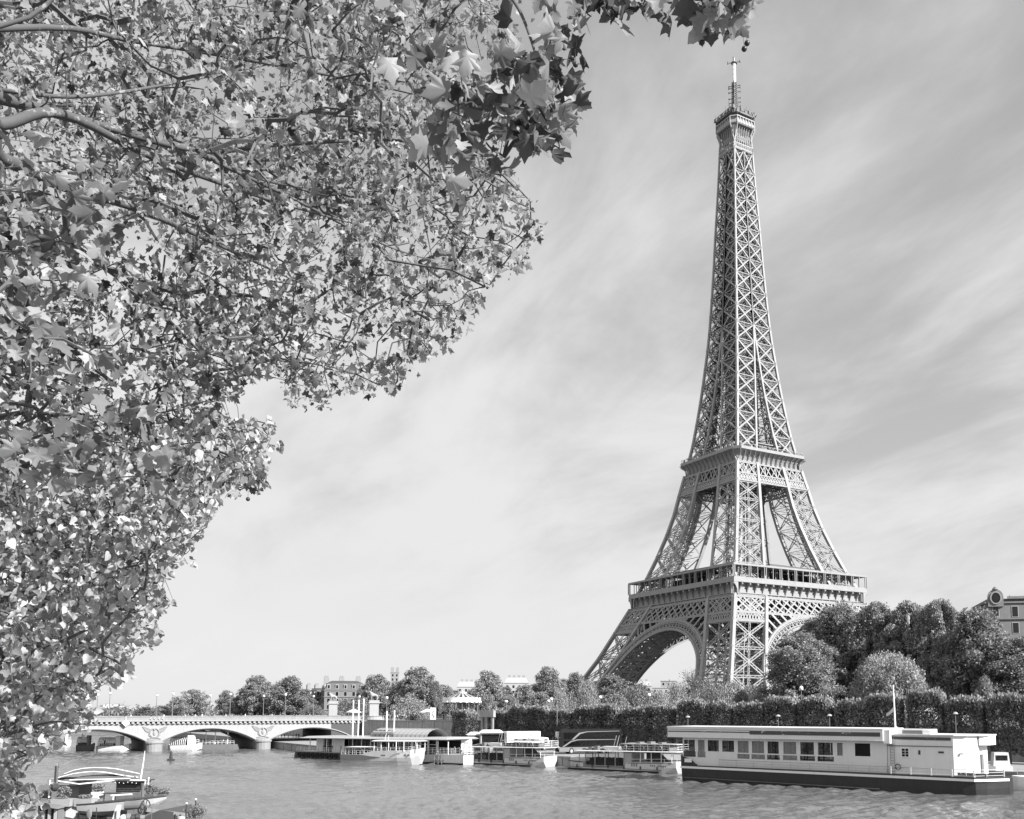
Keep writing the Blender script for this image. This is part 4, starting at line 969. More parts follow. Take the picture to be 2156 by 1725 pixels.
def limbtubes(mb, limbs, r0, taper, n=9):
    for (L, a, b) in limbs:
        L = np.array(L, float); P = unp(L[:, 0], L[:, 1], L[:, 2]); m = len(P)
        # smooth the polyline
        Q = []
        for i in range(m-1):
            p0, p1, p2, p3 = P[max(i-1, 0)], P[i], P[i+1], P[min(i+2, m-1)]
            for t in np.linspace(0, 1, 6, endpoint=False): Q.append(.5*((2*p1)+(p2-p0)*t+(2*p0-5*p1+4*p2-p3)*t*t+(3*p1-p0-3*p2+p3)*t**3))
        Q.append(P[-1]); k = len(Q); mb.tube(Q, [a+(b-a)*i/(k-1) for i in range(k)], n)
LEFT = np.array([-_r[0], -_r[1], 0])
PB_ = CAM+FH*5.5+LEFT*8.2; PB_[2] = CAM[2]-1.66          # foot of the plane tree, out of the frame at left
def topx(P):
    (x, y), c = prj(P); return (x, y, c)
F0 = topx(PB_+np.array([.3, .2, 4.2])); F1 = topx(PB_+np.array([.35, .3, 5.4])); F2 = topx(PB_+np.array([.2, .3, 3.2])); F3 = topx(PB_+np.array([.4, .4, 6.8]))
PLL = [([F0, (-150, 185, 9), (0, 207, 9.5), (200, 262, 11), (400, 315, 12.5), (560, 380, 14), (700, 402, 15.5)], .085, .012),
       ([F0, (-150, 250, 8), (0, 262, 8.5), (130, 240, 9), (330, 335, 10.2), (560, 418, 12), (740, 470, 14)], .075, .012),
       ([F2, (-150, 285, 8), (0, 332, 8.5), (130, 392, 9.5), (300, 445, 11), (480, 525, 13), (640, 600, 15)], .085, .010),
       ([F1, (-100, 188, 10), (0, 190, 10), (180, 203, 10.6), (420, 165, 12), (640, 120, 14)], .038, .008),
       ([(200, 262, 11), (420, 318, 11.6), (600, 304, 12), (860, 298, 12.6), (1000, 352, 13.4), (1090, 400, 14)], .036, .006),
       ([F3, (-100, 60, 8), (200, -70, 8.4), (600, -110, 7.8), (1000, -80, 7), (1300, -60, 6.6), (1530, -20, 6.3)], .022, .006),
       ([F2, (-150, 480, 9), (60, 640, 10), (180, 760, 12), (340, 880, 13), (470, 960, 14)], .06, .008),
       ([F2, (0, 420, 9), (160, 520, 10), (320, 640, 11.5), (450, 760, 13), (600, 800, 14)], .05, .006),
       ([(400, 315, 12.5), (620, 420, 14), (820, 520, 15), (960, 560, 16)], .03, .005),
       ([(1000, -80, 7), (1080, 0, 6.7), (1120, 90, 6.6), (1140, 180, 6.6), (1150, 250, 6.6)], .014, .004),
       ([F1, (0, 60, 10), (300, 90, 12), (700, 160, 13), (1000, 230, 13)], .045, .006)]
PLPOLY = [(-260, -190), (1560, -140), (1585, 10), (1560, 66), (1528, 88), (1500, 62), (1462, 30), (1420, 45), (1350, 30), (1300, 52), (1262, 58), (1228, 100), (1222, 170), (1212, 250), (1170, 320), (1110, 300), (1050, 288), (1000, 305), (1062, 330), (1094, 392), (1135, 430), (1155, 462), (1118, 545), (1062, 592), (1020, 610), (1000, 680), (932, 740), (880, 760), (838, 838), (752, 818), (700, 850), (612, 868), (590, 790), (520, 820), (452, 862), (520, 900), (575, 1010), (520, 1050), (430, 1012), (330, 1060), (240, 1010), (120, 1040), (-260, 1120)]
def pldepth(x, y, rng):
    d = 9.5+15.5*rng.uniform(0, 1, len(x))**1.15; near = (x > 640) & (y < 330-.05*(x-640)) | (x > 1040) & (y < 340)
    d = np.where(near & (rng.uniform(size=len(x)) < np.where(x > 1090, 1.0, .20)), rng.uniform(5.6, 7.6, len(x)), d)
    lo = (x < 330) & (y > 330) & (rng.uniform(size=len(x)) < .09); return np.where(lo, rng.uniform(6.5, 8.5, len(x)), d)
HOLES = [(430, 390, 46), (960, 150, 0), (190, 480, 40), (330, 1000, 50), (470, 250, 40), (1040, 470, 40), (720, 700, 30), (330, 540, 40), (560, 175, 35), (240, 700, 30), (1130, 40, 40), (1000, 120, 30), (420, 130, 40)]
EXTRA = [(x, y, c) for x, y, c in ((1120, 90, 6.6), (1160, 60, 6.5), (1195, 80, 6.6), (1100, 160, 6.7), (1150, 150, 6.5), (1190, 170, 6.6), (1205, 205, 6.6), (1130, 215, 6.5), (1080, 240, 6.7), (1165, 250, 6.5), (1185, 235, 6.6), (1120, 265, 6.6), (1150, 285, 6.5), (1060, 180, 6.8), (1230, 20, 6.6), (1260, 8, 6.5), (1290, 0, 6.5), (1320, -5, 6.5), (1345, 0, 6.5), (1375, -10, 6.5), (1400, 0, 6.4), (1425, 5, 6.4), (1450, -5, 6.4), (1470, 10, 6.3), (1490, 25, 6.3), (1505, 40, 6.3), (1525, 55, 6.3), (1545, 20, 6.3), (1555, 45, 6.3), (1515, -5, 6.3), (1535, 70, 6.3), (1355, 15, 6.5), (1440, 22, 6.4), (1245, 35, 6.6))]
PT = thing('plane_tree', 'large plane tree with big lobed leaves arching over the top left of the view', 'tree', (0, 0, 0))
tw, V, F, C, rng = grove(101, PLPOLY, pldepth, 3600, 8, .27, lambda r, P, n: np.where((P-CAM)@_f < 8.6, r.uniform(.09, .165, n), r.uniform(.05, .122, n)), .75, HOLES, [l[0] for l in PLL], PLV, PLF, .0056, 7, .75, -.17, EXTRA)
tm = MB(); tm.tube([PB_-np.array([0, 0, .3]), PB_+np.array([.1, .1, 2]), PB_+np.array([.25, .25, 4]), PB_+np.array([.4, .4, 7]), PB_+np.array([.5, .6, 10])], [.42, .34, .28, .18, .08], 12); limbtubes(tm, PLL, 0, 0)
tm.build('trunk', 'bark_plane', PT, smooth=True); tw.build('twigs', 'bark', PT, fix=False)
lf = link('crown', fastmesh('crown', V, F), 'leaf_plane', PT); lf.data.polygons.foreach_set('use_smooth', [True]*len(lf.data.polygons))
# hanging seed balls
sb = MB(); sb.ball((0, 0, 0), .019, 8, 6); sb.tube([(0, 0, .015), (.004, 0, .07), (0, .006, .13)], .0016, 3); sbm = sb.mesh('seed_ball'); sbm.materials.append(M['dark']); sbm.polygons.foreach_set('use_smooth', [True]*len(sbm.polygons))
spots = [(1478, 90, 6.3), (1567, 103, 6.3), (1573, 91, 6.35), (1188, 100, 6.3), (1212, 136, 6.4), (1182, 162, 6.6), (1204, 122, 6.5), (1014, 270, 8), (1142, 262, 6.6), (1026, 606, 13), (741, 797, 9), (522, 1051, 8.5), (1120, 190, 6.5), (1066, 60, 6.8)]
for q in range(26): p_ = C[rng.integers(len(C))]+rng.normal(size=3)*.2; (x_, y_), c_ = prj(p_); spots.append((x_, y_, c_))
for x_, y_, c_ in spots:
    o = link('seed_ball', sbm, None, PT); o.location = unp(x_, y_, c_)
# linden
LPOLY = [(-260, 930), (60, 960), (300, 900), (450, 880), (575, 868), (588, 935), (540, 985), (480, 1040), (440, 1105), (405, 1150), (395, 1180), (350, 1200), (345, 1250), (372, 1262), (368, 1280), (318, 1310), (345, 1330), (338, 1345), (285, 1378), (270, 1430), (215, 1442), (190, 1482), (208, 1528), (186, 1545), (130, 1532), (128, 1560), (92, 1600), (50, 1610), (30, 1640), (-260, 1660)]
LB_ = CAM+FH*9.5+LEFT*9.6; LB_[2] = CAM[2]-1.66
G0 = topx(LB_+np.array([0, 0, 2.2])); G1 = topx(LB_+np.array([0.1, 0, 3.2])); G2 = topx(LB_+np.array([0.1, 0, 1.6]))
LLL = [([G1, (-150, 1180, 11), (60, 1120, 11.5), (240, 1060, 12), (420, 960, 13), (540, 900, 14)], .05, .006),
       ([G0, (-120, 1290, 11), (80, 1240, 11.5), (230, 1200, 12), (340, 1150, 12.5)], .05, .006),
       ([G0, (-100, 1400, 10.5), (80, 1370, 11), (220, 1310, 11.5), (360, 1268, 12)], .04, .005),
       ([G2, (-100, 1480, 10), (40, 1470, 10.5), (140, 1440, 11), (250, 1400, 11.5)], .04, .005),
       ([G2, (-100, 1560, 9.5), (20, 1545, 10), (110, 1520, 10.3), (195, 1528, 10.6)], .03, .004),
       ([G1, (-100, 1050, 12), (100, 990, 13), (300, 940, 14), (430, 900, 15)], .04, .005)]
LT = thing('linden_tree', 'pale linden tree with small heart-shaped leaves along the left edge', 'tree', (0, 0, 0))
tw, V, F, C, rng = grove(202, LPOLY, lambda x, y, r: r.uniform(9.2, 15.5, len(x)), 1500, 10, .27, lambda r, P, n: r.uniform(.052, .098, n), 1.0, [(250, 1150, 26), (330, 1020, 26), (120, 1130, 20), (210, 1290, 18)], [l[0] for l in LLL], LIV, LIF, .0036, 7)
tm = MB(); tm.tube([LB_-np.array([0, 0, .3]), LB_+np.array([0, 0, 1.6]), LB_+np.array([.1, 0, 3.2]), LB_+np.array([.1, .1, 6])], [.26, .2, .16, .06], 10); limbtubes(tm, LLL, 0, 0)
tm.build('trunk', 'bark', LT, smooth=True); tw.build('twigs', 'bark', LT, fix=False)
lf = link('crown', fastmesh('crown', V, F), 'leaf_linden', LT); lf.data.polygons.foreach_set('use_smooth', [True]*len(lf.data.polygons))
# a tree added behind the linden, its shade put into dark leaf colour
DB_ = CAM+FH*19+LEFT*17; DB_[2] = CAM[2]-1.66
D0 = topx(DB_+np.array([0, 0, 3.0])); DL_ = [([D0, (-200, 1250, 20), (0, 1210, 20.5), (180, 1150, 21), (330, 1080, 22)], .09, .01), ([D0, (-150, 1380, 19), (0, 1370, 19.5), (140, 1330, 20), (250, 1290, 20)], .07, .008), ([D0, (-150, 1480, 18), (0, 1470, 18.5), (110, 1440, 19)], .06, .006)]
DPOLY = [(-200, 960), (200, 960), (420, 930), (480, 980), (400, 1080), (350, 1150), (300, 1240), (290, 1310), (240, 1370), (200, 1420), (160, 1470), (110, 1510), (60, 1560), (-200, 1600)]
DT = thing('shaded_bank_tree', 'leafy tree in shade-dark colour on the near bank seen through the pale linden leaves', 'tree', (0, 0, 0))
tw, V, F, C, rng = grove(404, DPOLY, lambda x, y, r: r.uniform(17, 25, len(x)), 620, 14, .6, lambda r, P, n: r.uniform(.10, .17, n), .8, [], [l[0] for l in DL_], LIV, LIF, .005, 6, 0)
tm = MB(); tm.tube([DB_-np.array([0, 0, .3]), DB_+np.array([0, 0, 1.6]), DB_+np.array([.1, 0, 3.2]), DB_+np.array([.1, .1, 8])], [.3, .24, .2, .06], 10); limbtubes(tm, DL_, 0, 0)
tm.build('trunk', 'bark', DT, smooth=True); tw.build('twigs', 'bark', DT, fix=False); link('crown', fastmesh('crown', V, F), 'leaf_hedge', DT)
# low bank-side bush in the bottom left corner
BPOLY = [(-200, 1630), (20, 1620), (70, 1650), (95, 1690), (62, 1735), (70, 1800), (-200, 1800)]
BB = CAM+FH*7+LEFT*6.2; BB[2] = CAM[2]-1.66
B0 = topx(BB+np.array([0, 0, .4]))
BT = thing('bank_bush', 'pale leafy bush on the near bank in the bottom left corner', 'shrub', (0, 0, 0))
tw, V, F, C, rng = grove(303, BPOLY, lambda x, y, r: r.uniform(9.0, 13, len(x)), 200, 11, .3, lambda r, P, n: r.uniform(.05, .10, n), .4, [(60, 1720, 22)], [[B0, (-150, 1720, 9.5), (-20, 1700, 10), (60, 1670, 11)]], LIV, LIF, .0028, 7)
tm = MB(); limbtubes(tm, [([B0, (-150, 1720, 9.5), (-20, 1700, 10), (60, 1670, 11)], .03, .004)], 0, 0)
tm.build('stem', 'bark', BT); tw.build('twigs', 'bark', BT, fix=False)
link('crown', fastmesh('crown', V, F), 'leaf_linden', BT)

# ------------------------------------------------------------------ bridge
BR = thing('stone_bridge', 'pale stone arch bridge crossing the river at left', 'bridge', (0, 184, 0))
PY = [2.0+32.2*k for k in range(1, 5)]           # pier centres along the bridge (local y)
EDG = [-30.2+32.2] ; spans = []
ys = [2.0-2.2] + PY
for k in range(5): spans.append((2.0+32.2*k+2.2, 2.0+32.2*(k+1)-2.2))
body = MB(); sof = MB(); ZS, ZC, ZT = 2.7, 6.45, 8.05
def arcz(y, a, b):
    h = (b-a)/2; rise = ZC-ZS; Rr = (h*h+rise*rise)/(2*rise); u = y-(a+b)/2; return ZC-Rr+math.sqrt(max(0, Rr*Rr-u*u))
for a, b in spans:
    n = 26; yy = [a+(b-a)*i/n for i in range(n+1)]
    for x in (-17.5, 17.5):
        o = len(body.v); body.v += [(x, y, arcz(y, a, b)) for y in yy]+[(x, y, ZT) for y in yy]
        body.f += [(o+i, o+i+1, o+n+2+i, o+n+1+i) for i in range(n)]
        for i in range(n):     # voussoir ring
            body.beam((x*1.004, yy[i], arcz(yy[i], a, b)+.42), (x*1.004, yy[i+1], arcz(yy[i+1], a, b)+.42), .25, .8, (1, 0, 0))
    o = len(sof.v); sof.v += [(-17.5, y, arcz(y, a, b)) for y in yy]+[(17.5, y, arcz(y, a, b)) for y in yy]
    sof.f += [(o+i, o+i+1, o+n+2+i, o+n+1+i) for i in range(n)]
for y in [2.0]+PY+[2.0+32.2*5]: body.box(-17.5, 17.5, y-2.2, y+2.2, ZS-.02, ZT)
body.build('arch_wall', 'stone', BR); sof.build('arch_soffit', 'stone', BR)
for y in PY:
    p = MB(); p.box(-17.2, 17.2, y-2.1, y+2.1, -3, ZS-.1)
    for s in (-1, 1):
        p.lathe([(2.35, -3), (2.35, 2.3), (2.65, 2.4), (2.65, 2.8), (2.1, 3.3), (.2, 3.6)], 16, (s*18.4, y, 0))
    p.build('pier', 'stone_mid', BR)
    e = MB()            # carved wreath with spread wings
    X = -17.62
    e.tube([(X, y+1.35*math.cos(t), 5.5+1.35*math.sin(t)) for t in np.linspace(0, 2*math.pi, 18)], .26, 5)
    e.ball((X, y, 5.5), .55, 8, 6, (.4, .8, 1.5)); e.ball((X-.1, y+.1, 6.55), .3, 6, 5)
    for s in (-1, 1):
        for q in range(5): e.beam((X, y+s*(1.2+.12*q), 6.35-.16*q), (X, y+s*(3.5-.22*q), 7.35-.30*q), .16, .22, (1, 0, 0), True)
        e.beam((X, y+s*.9, 6.5), (X, y+s*3.3, 7.5), .2, .25, (1, 0, 0), True)
        e.beam((X, y+s*.4, 4.1), (X, y+s*1.9, 3.75), .2, .35, (1, 0, 0), True); e.beam((X, y+s*.9, 4.35), (X, y+s*1.6, 4.9), .2, .25, (1, 0, 0), True)
    e.build('carved_emblem', 'relief', BR)
y0, y1 = -2, 163
c = MB(); d = MB(); pp = MB()
for s in (-1, 1):
    c.box(*sorted((s*17.3, s*18.5)), y0, y1, 8.95, 9.3); c.box(*sorted((s*17.3, s*17.75)), y0, y1, ZT, 8.3)
    k = y0+.4
    while k < y1-.8: d.box(*sorted((s*17.45, s*18.3)), k, k+.72, 8.3, 8.948); k += 1.42
    pp.box(*sorted((s*17.35, s*17.9)), y0, y1, 9.3, 10.3); pp.box(*sorted((s*17.25, s*18.0)), y0, y1, 10.302, 10.5)
c.build('cornice', 'stone', BR); d.build('dentil_course', 'stone', BR); pp.build('parapet', 'stone_mid', BR)
dk = MB(); dk.box(-17.3, 17.3, y0-12, y1+60, 8.3, 9.2); dk.box(-17.2, -15.2, y0-10, y1, 9.201, 9.55); dk.build('deck', 'asphalt', BR)
ab = MB(); ab.extrude([(-17.5, 2.0, -2), (-17.5, -6, -2), (17.5, -6, -2), (17.5, 2, -2)], (0, 0, 10.0)); ab.lathe([(3.6, -2), (3.6, 8.3), (3.9, 8.4), (3.9, 8.9), (3.5, 9.0), (3.5, 10.3), (3.7, 10.32), (3.7, 10.5)], 20, (-18.6, -2.2, 0)); ab.build('abutment', 'stone', BR)
# white navigation marks on the parapet
nv = MB()
for i in range(4):
    yy = 67.6-1.15*i; nv.beam((-18.1, yy+.35, 9.55+.35), (-18.1, yy-.15, 9.45), .06, .26, (1, 0, 0), True); nv.beam((-18.1, yy+.35, 9.9), (-18.1, yy-.15, 10.3), .06, .26, (1, 0, 0), True)
tag(nv.build('chevron_sign', 'white'), 'four white chevrons fixed to the bridge parapet', 'sign').location = (0, 184, 0)
dm = MB(); dm.extrude([(-18.75, 74.6, 7.5), (-18.75, 73.5, 8.6), (-18.75, 74.6, 9.7), (-18.75, 75.7, 8.6)], (.08, 0, 0)); dm.beam((-18.7, 74.6, 9.6), (-18.2, 74.6, 10.4), .1)
tag(dm.build('diamond_sign', 'white'), 'white diamond navigation sign hanging below the bridge parapet', 'sign').location = (0, 184, 0)

# ------------------------------------------------------------------ lamp posts
def lampproto(name, h, globe, label, cat='street lamp', group=None):
    t = thing(name, label, cat, (0, 0, 0), 0, group); m = MB()
    m.lathe([(.22, 0), (.22, .5), (.13, .7), (.11, h*.55), (.075, h-.5), (.16, h-.42), (.05, h-.36)], 8); m.build('post', 'mid', t)
    l = MB(); l.ball((0, 0, h), globe, 10, 8, (1, 1, 1.05)); l.build('lantern', 'white', t, smooth=True)
    c_ = MB(); c_.lathe([(globe*.6, h+globe*.8), (globe*.35, h+globe*1.2), (.03, h+globe*1.6)], 8); c_.build('cap', 'dark', t); return t
LP0 = None
def onX(x, X):
    d = _f+_r*(x-PPX)/FPX; lo, hi = -100, 500       # bridge local position for a picture column on the plane X
    ys_ = np.linspace(150, 360, 4201); P = np.stack([np.full_like(ys_, X), ys_, np.full_like(ys_, 10)], 1); xy, c = prj(P); return ys_[np.argmin(np.abs(xy[:, 0]-x))]
for X, xs, side, lb in ((-17.2, (229, 362, 483.5, 599.6), 'near', 'on the near parapet of the bridge'), (17.2, (203, 328, 441, 554, 659, 756), 'far', 'on the far parapet of the bridge')):
    for i, x in enumerate(xs):
        lab = '%s from left of the slim lamp posts %s' % (ORD[i], lb)
        Y = onX(x, X); z = 10.45
        if LP0 is None: LP0 = lampproto('lamp_post', 7.0, .42, lab, group='lamp posts on the bridge'); LP0.location = (X, Y, z)
        else: dup(LP0, (X, Y, z), label=lab, group='lamp posts on the bridge')
for x, yt, D, zb, lb in ((814, 1469, 338, 9.0, 'globe lamp post just right of the nearer horseman statue'), (1066, 1477, 285, SZ, 'globe lamp post above the clipped trees near the pale feathery tree'),
        (1155, 1476, 276, SZ, 'left one of two globe lamp posts close together by the dark trees'), (1161, 1472, 266, SZ, 'right one of two globe lamp posts close together by the dark trees'),
        (1264, 1468, 258, SZ, 'globe lamp post above the coach before the pale bushes'), (1367, 1463, 248, SZ, 'globe lamp post above the clipped trees below the left tower arch'),
        (1688, 1449, 232, SZ, 'globe lamp post in front of the dark round-crowned tree')):
    p = at(x, None, D=D); top = at(x, yt, D=D)[2]; o = dup(LP0, (p[0], p[1], zb), label=lb, group='globe lamp posts on the far bank'); o.scale = (1.15, 1.15, (top-zb)/7.0)
p = at(1173, None, D=250); sl_ = thing('street_light', 'tall curved-arm street light left of the tower foot', 'street lamp', (p[0], p[1], SZ)); hh = at(1173, 1449, D=250)[2]-SZ
m = MB(); m.tube([(0, 0, 0), (0, 0, hh*.92), (.3, -.5, hh), (.9, -1.6, hh-.1)], [.12, .08, .06, .05], 6); m.build('post', 'mid', sl_); m = MB(); m.cbox((1.1, -1.9, hh-.15), (.5, .9, .22), .5); m.build('lamp_head', 'lightgrey', sl_)
qp = None
for i, (x, yt, D) in enumerate(((1448, 1510, 225), (1638, 1508, 214), (1746, 1507, 209), (2011, 1503, 203))):
    p = at(x, None, D=D); top = at(x, yt, D=D)[2]-QZ; lb = '%s from left of the slim quay lamps before the clipped trees' % ORD[i]
    if qp is None:
        qp = thing('quay_lamp', lb, 'street lamp', (p[0], p[1], QZ), 0.4, 'slim quay lamps'); m = MB(); m.tube([(0, 0, 0), (0, 0, top)], [.1, .06], 6); m.build('post', 'mid', qp)
        m = MB(); m.lathe([(.05, top+.35), (.35, top+.25), (.55, top), (.5, top-.08)], 10); m.build('lamp_shade', 'lightgrey', qp); q0 = top
    else: dup(qp, (p[0], p[1], QZ), 0.4, lb, 'slim quay lamps', (1, 1, top/q0))

# ------------------------------------------------------------------ people, statues (one skin each)
def skinmesh(name, V, E, Rr, root=0, sub=1, smooth=True):
    me = bpy.data.meshes.new(name); me.from_pydata(V, E, []); o = bpy.data.objects.new(name, me); COL.objects.link(o)
    md = o.modifiers.new('s', 'SKIN'); md.use_smooth_shade = smooth
    sv = me.skin_vertices[0].data
    for i, r in enumerate(Rr): sv[i].radius = (r, r) if not hasattr(r, '__len__') else r
    sv[root].use_root = True
    if sub: o.modifiers.new('d', 'SUBSURF').levels = sub
    dg = bpy.context.evaluated_depsgraph_get(); out = bpy.data.meshes.new_from_object(o.evaluated_get(dg)); out.name = name
    bpy.data.objects.remove(o); return out
def body(name, step, arm, top, legs, lean=0.0):
    V = [(0, 0, .95), (0, lean*.3, 1.2), (0, lean*.7, 1.42), (0, lean, 1.52), (0, lean, 1.60), (0, lean+.01, 1.70),
         (-.10, 0, .90), (-.11, step, .50), (-.11, step*.4, .06), (-.11, step*.4+.14, .03), (.10, 0, .90), (.11, -step*.5, .50), (.11, -step, .06), (.11, -step+.14, .03),
         (-.19, lean*.7, 1.42), (-.25, lean*.6+arm*.3, 1.14), (-.24, arm+lean*.5, .90+abs(arm)*.5), (.19, lean*.7, 1.42), (.25, lean*.6-arm*.3, 1.14), (.24, -arm*.6+lean*.5, .90)]
    E = [(0, 1), (1, 2), (2, 3), (3, 4), (4, 5), (0, 6), (6, 7), (7, 8), (8, 9), (0, 10), (10, 11), (11, 12), (12, 13), (2, 14), (14, 15), (15, 16), (2, 17), (17, 18), (18, 19)]
    Rr = [(.15, .11), (.14, .10), (.15, .10), .055, .085, .09, .09, .065, .045, .035, .09, .065, .045, .035, .06, .045, .035, .06, .045, .035]
    me = skinmesh(name, V, E, Rr)
    for k in ('skin', top, legs): me.materials.append(M[k])
    for p in me.polygons:
        z = p.center.z; x = abs(p.center.x); p.material_index = 0 if (z > 1.5 or (x > .2 and z < 1.0)) else (1 if z > .92 else 2)
    return me
PM = [body('person', .16, .1, 'cloth_dark', 'cloth_dark'), body('person', .05, .3, 'cloth_light', 'cloth_mid', .08), body('person', .22, -.15, 'cloth_mid', 'cloth_dark'), body('person', .1, .2, 'cloth_dark', 'cloth_mid', .05), body('person', .12, .15, 'cloth_light', 'cloth_dark')]
TONE = ['dark clothes', 'a light shirt', 'grey clothes', 'a dark jacket', 'a white top and dark trousers']
prng = random.Random(4)
def person(loc, k, label, group, rz=None):
    o = link('person', PM[k]); o.location = loc; o.rotation_euler = (0, 0, prng.uniform(0, 6.3) if rz is None else rz); s = prng.uniform(.93, 1.05); o.scale = (s, s, s); tag(o, label, 'person', group); return o
# along the bridge, just behind the near parapet
for i, x in enumerate((262, 275, 296, 318, 345, 382, 390, 396, 404, 411, 418, 425, 433, 446, 452, 470, 476, 492, 508, 516, 530, 572, 590, 620, 652, 690)):
    k = i % 5; person((-16.2-.4*(i % 2), onX(x, -16.4), 9.55), k, 'pedestrian in %s behind the near parapet of the bridge' % TONE[k], 'pedestrians on the bridge')
for i in range(16):
    x = 806+i*3.9+prng.uniform(-1, 1); p = at(x, None, D=331+prng.uniform(-6, 6)); k = (i*3) % 5
    person((p[0], p[1], SZ+.9+(.5 if i % 3 == 0 else 0)), k, 'pedestrian in %s in crowd by nearer statue plinth' % TONE[k], 'crowd by the statue plinth')
for i in range(8):
    x = 582+i*7+prng.uniform(-2, 2); p = at(x, None, D=372+prng.uniform(-2, 2)); k = (i*2+1) % 5
    person((p[0], p[1], QZ), k, 'pedestrian in %s on lower quay under right arch' % TONE[k], 'pedestrians under the right arch')
def statue(x, y, label, rz):
    t = thing('horseman_statue', label, 'statue', (x, y, SZ+.3), rz); m = MB()
    m.box(-1.9, 1.9, -1.9, 1.9, 0, 1.1); m.box(-1.55, 1.55, -1.55, 1.55, 1.1, 6.2); m.box(-1.9, 1.9, -1.9, 1.9, 6.2, 6.6); m.box(-1.7, 1.7, -1.7, 1.7, 6.6, 7.3); m.build('plinth', 'stone', t)
    V = [(0, -.9, 1.7), (0, 0, 1.75), (0, .8, 1.85), (0, 1.25, 2.5), (0, 1.35, 3.0), (0, 1.85, 2.75), (-.28, -1.0, 1.0), (-.28, -1.15, .55), (-.28, -1.05, 0), (.28, -.85, 1.0), (.28, -1.0, .55), (.28, -.8, 0), (-.25, .85, 1.0), (-.25, .9, .5), (-.25, .9, 0), (.25, 1.0, 1.05), (.25, 1.35, .7), (.25, 1.2, .3), (0, -1.25, 1.6), (0, -1.45, .7)]
    E = [(0, 1), (1, 2), (2, 3), (3, 4), (4, 5), (0, 6), (6, 7), (7, 8), (0, 9), (9, 10), (10, 11), (2, 12), (12, 13), (13, 14), (2, 15), (15, 16), (16, 17), (0, 18), (18, 19)]
    Rr = [.52, .48, .5, .32, .25, .15, .2, .12, .1, .2, .12, .1, .18, .11, .1, .18, .11, .1, .1, .12]
    h = link('horse', skinmesh('horse', V, E, Rr, 1), 'stone', t); h.location = (-.25, 0, 7.3)
    V = [(0, 0, 1.25), (0, .05, 1.75), (0, .1, 2.15), (0, .12, 2.4), (0, .14, 2.62), (0, .14, 2.8), (-.16, 0, 1.15), (-.18, .1, .6), (-.18, 0, 0), (.16, 0, 1.15), (.2, -.1, .6), (.24, -.2, 0), (-.3, .1, 2.1), (-.6, .3, 2.5), (-.55, .6, 3.0), (.32, .1, 2.1), (.42, .1, 1.6), (.3, .35, 1.35)]
    E = [(0, 1), (1, 2), (2, 3), (3, 4), (4, 5), (0, 6), (6, 7), (7, 8), (0, 9), (9, 10), (10, 11), (2, 12), (12, 13), (13, 14), (2, 15), (15, 16), (16, 17)]
    Rr = [(.24, .2), (.24, .18), (.26, .18), .1, .16, .15, .15, .11, .1, .15, .11, .1, .12, .09, .07, .12, .09, .08]
    m = link('warrior', skinmesh('warrior', V, E, Rr), 'stone', t); m.location = (.75, .3, 7.3); return t
Pq = at(787, None, D=340); statue(Pq[0], Pq[1], 'stone horseman statue on a tall plinth at the nearer corner of the bridge', -.25)
Pq = at(701, None, D=374); statue(Pq[0], Pq[1], 'stone horseman statue on a tall plinth at the farther corner of the bridge', -.25)

# ------------------------------------------------------------------ carousel
p = at(972, None, D=300); zt_ = at(972, 1455, D=300)[2]-SZ; ze = at(972, 1473, D=300)[2]-SZ; CRd = 40*((np.array([p[0], p[1], SZ])-CAM)@_f)/FPX
ca = thing('carousel', 'round carousel with a striped conical roof and bulbs along its rim', 'carousel', (p[0], p[1], SZ))
for par, mm in ((0, 'lightgrey'), (1, 'dark')):
    m = MB(); n = 32
    for i in range(n):
        if (i % 2) != par: continue
        a0, a1 = 2*math.pi*i/n, 2*math.pi*(i+1)/n
        P = [(r*math.cos(a), r*math.sin(a), z) for r, z in ((CRd*.93, ze+.25), (CRd*.28, zt_-.75)) for a in (a0, a1)]
        m.add(P, [(0, 1, 3, 2)])
    m.build('roof_panel', mm, ca)
m = MB(); m.lathe([(CRd*.28, zt_-.8), (CRd*.26, zt_-.3), (.12, zt_), (.05, zt_+.5)], 16); m.build('roof_crown', 'lightgrey', ca)
m = MB()
for i in range(20):
    a0, a1 = 2*math.pi*i/20, 2*math.pi*(i+1)/20; f0 = .5*(1+math.cos(0))
    for q in range(4):
        b0, b1 = a0+(a1-a0)*q/4, a0+(a1-a0)*(q+1)/4; l0, l1 = .45*math.sin(math.pi*q/4), .45*math.sin(math.pi*(q+1)/4)
        m.add([(CRd*math.cos(b0), CRd*math.sin(b0), ze-.55-l0), (CRd*math.cos(b1), CRd*math.sin(b1), ze-.55-l1), (CRd*math.cos(b1), CRd*math.sin(b1), ze+.4+.5*l1), (CRd*math.cos(b0), CRd*math.sin(b0), ze+.4+.5*l0)], [(0, 1, 2, 3)])
m.build('rounding_board', 'cream', ca)
m = MB()
for i in range(20): a = 2*math.pi*i/20; m.ball((CRd*1.01*math.cos(a), CRd*1.01*math.sin(a), ze-.7), .24, 6, 5)
o = m.build('bulbs', 'white', ca); o['kind'] = 'stuff'
for i in range(16): m = MB(); a = 2*math.pi*i/16; m.tube([(CRd*.9*math.cos(a), CRd*.9*math.sin(a), 0), (CRd*.9*math.cos(a), CRd*.9*math.sin(a), ze)], .09, 5); m.build('post', 'mid', ca)
m = MB(); m.lathe([(1.4, 0), (1.4, ze)], 14); m.build('centre_drum', 'mid', ca)
m = MB(); m.lathe([(CRd*.96, 0), (CRd*.96, .5)], 28); m.build('platform', 'dark', ca)

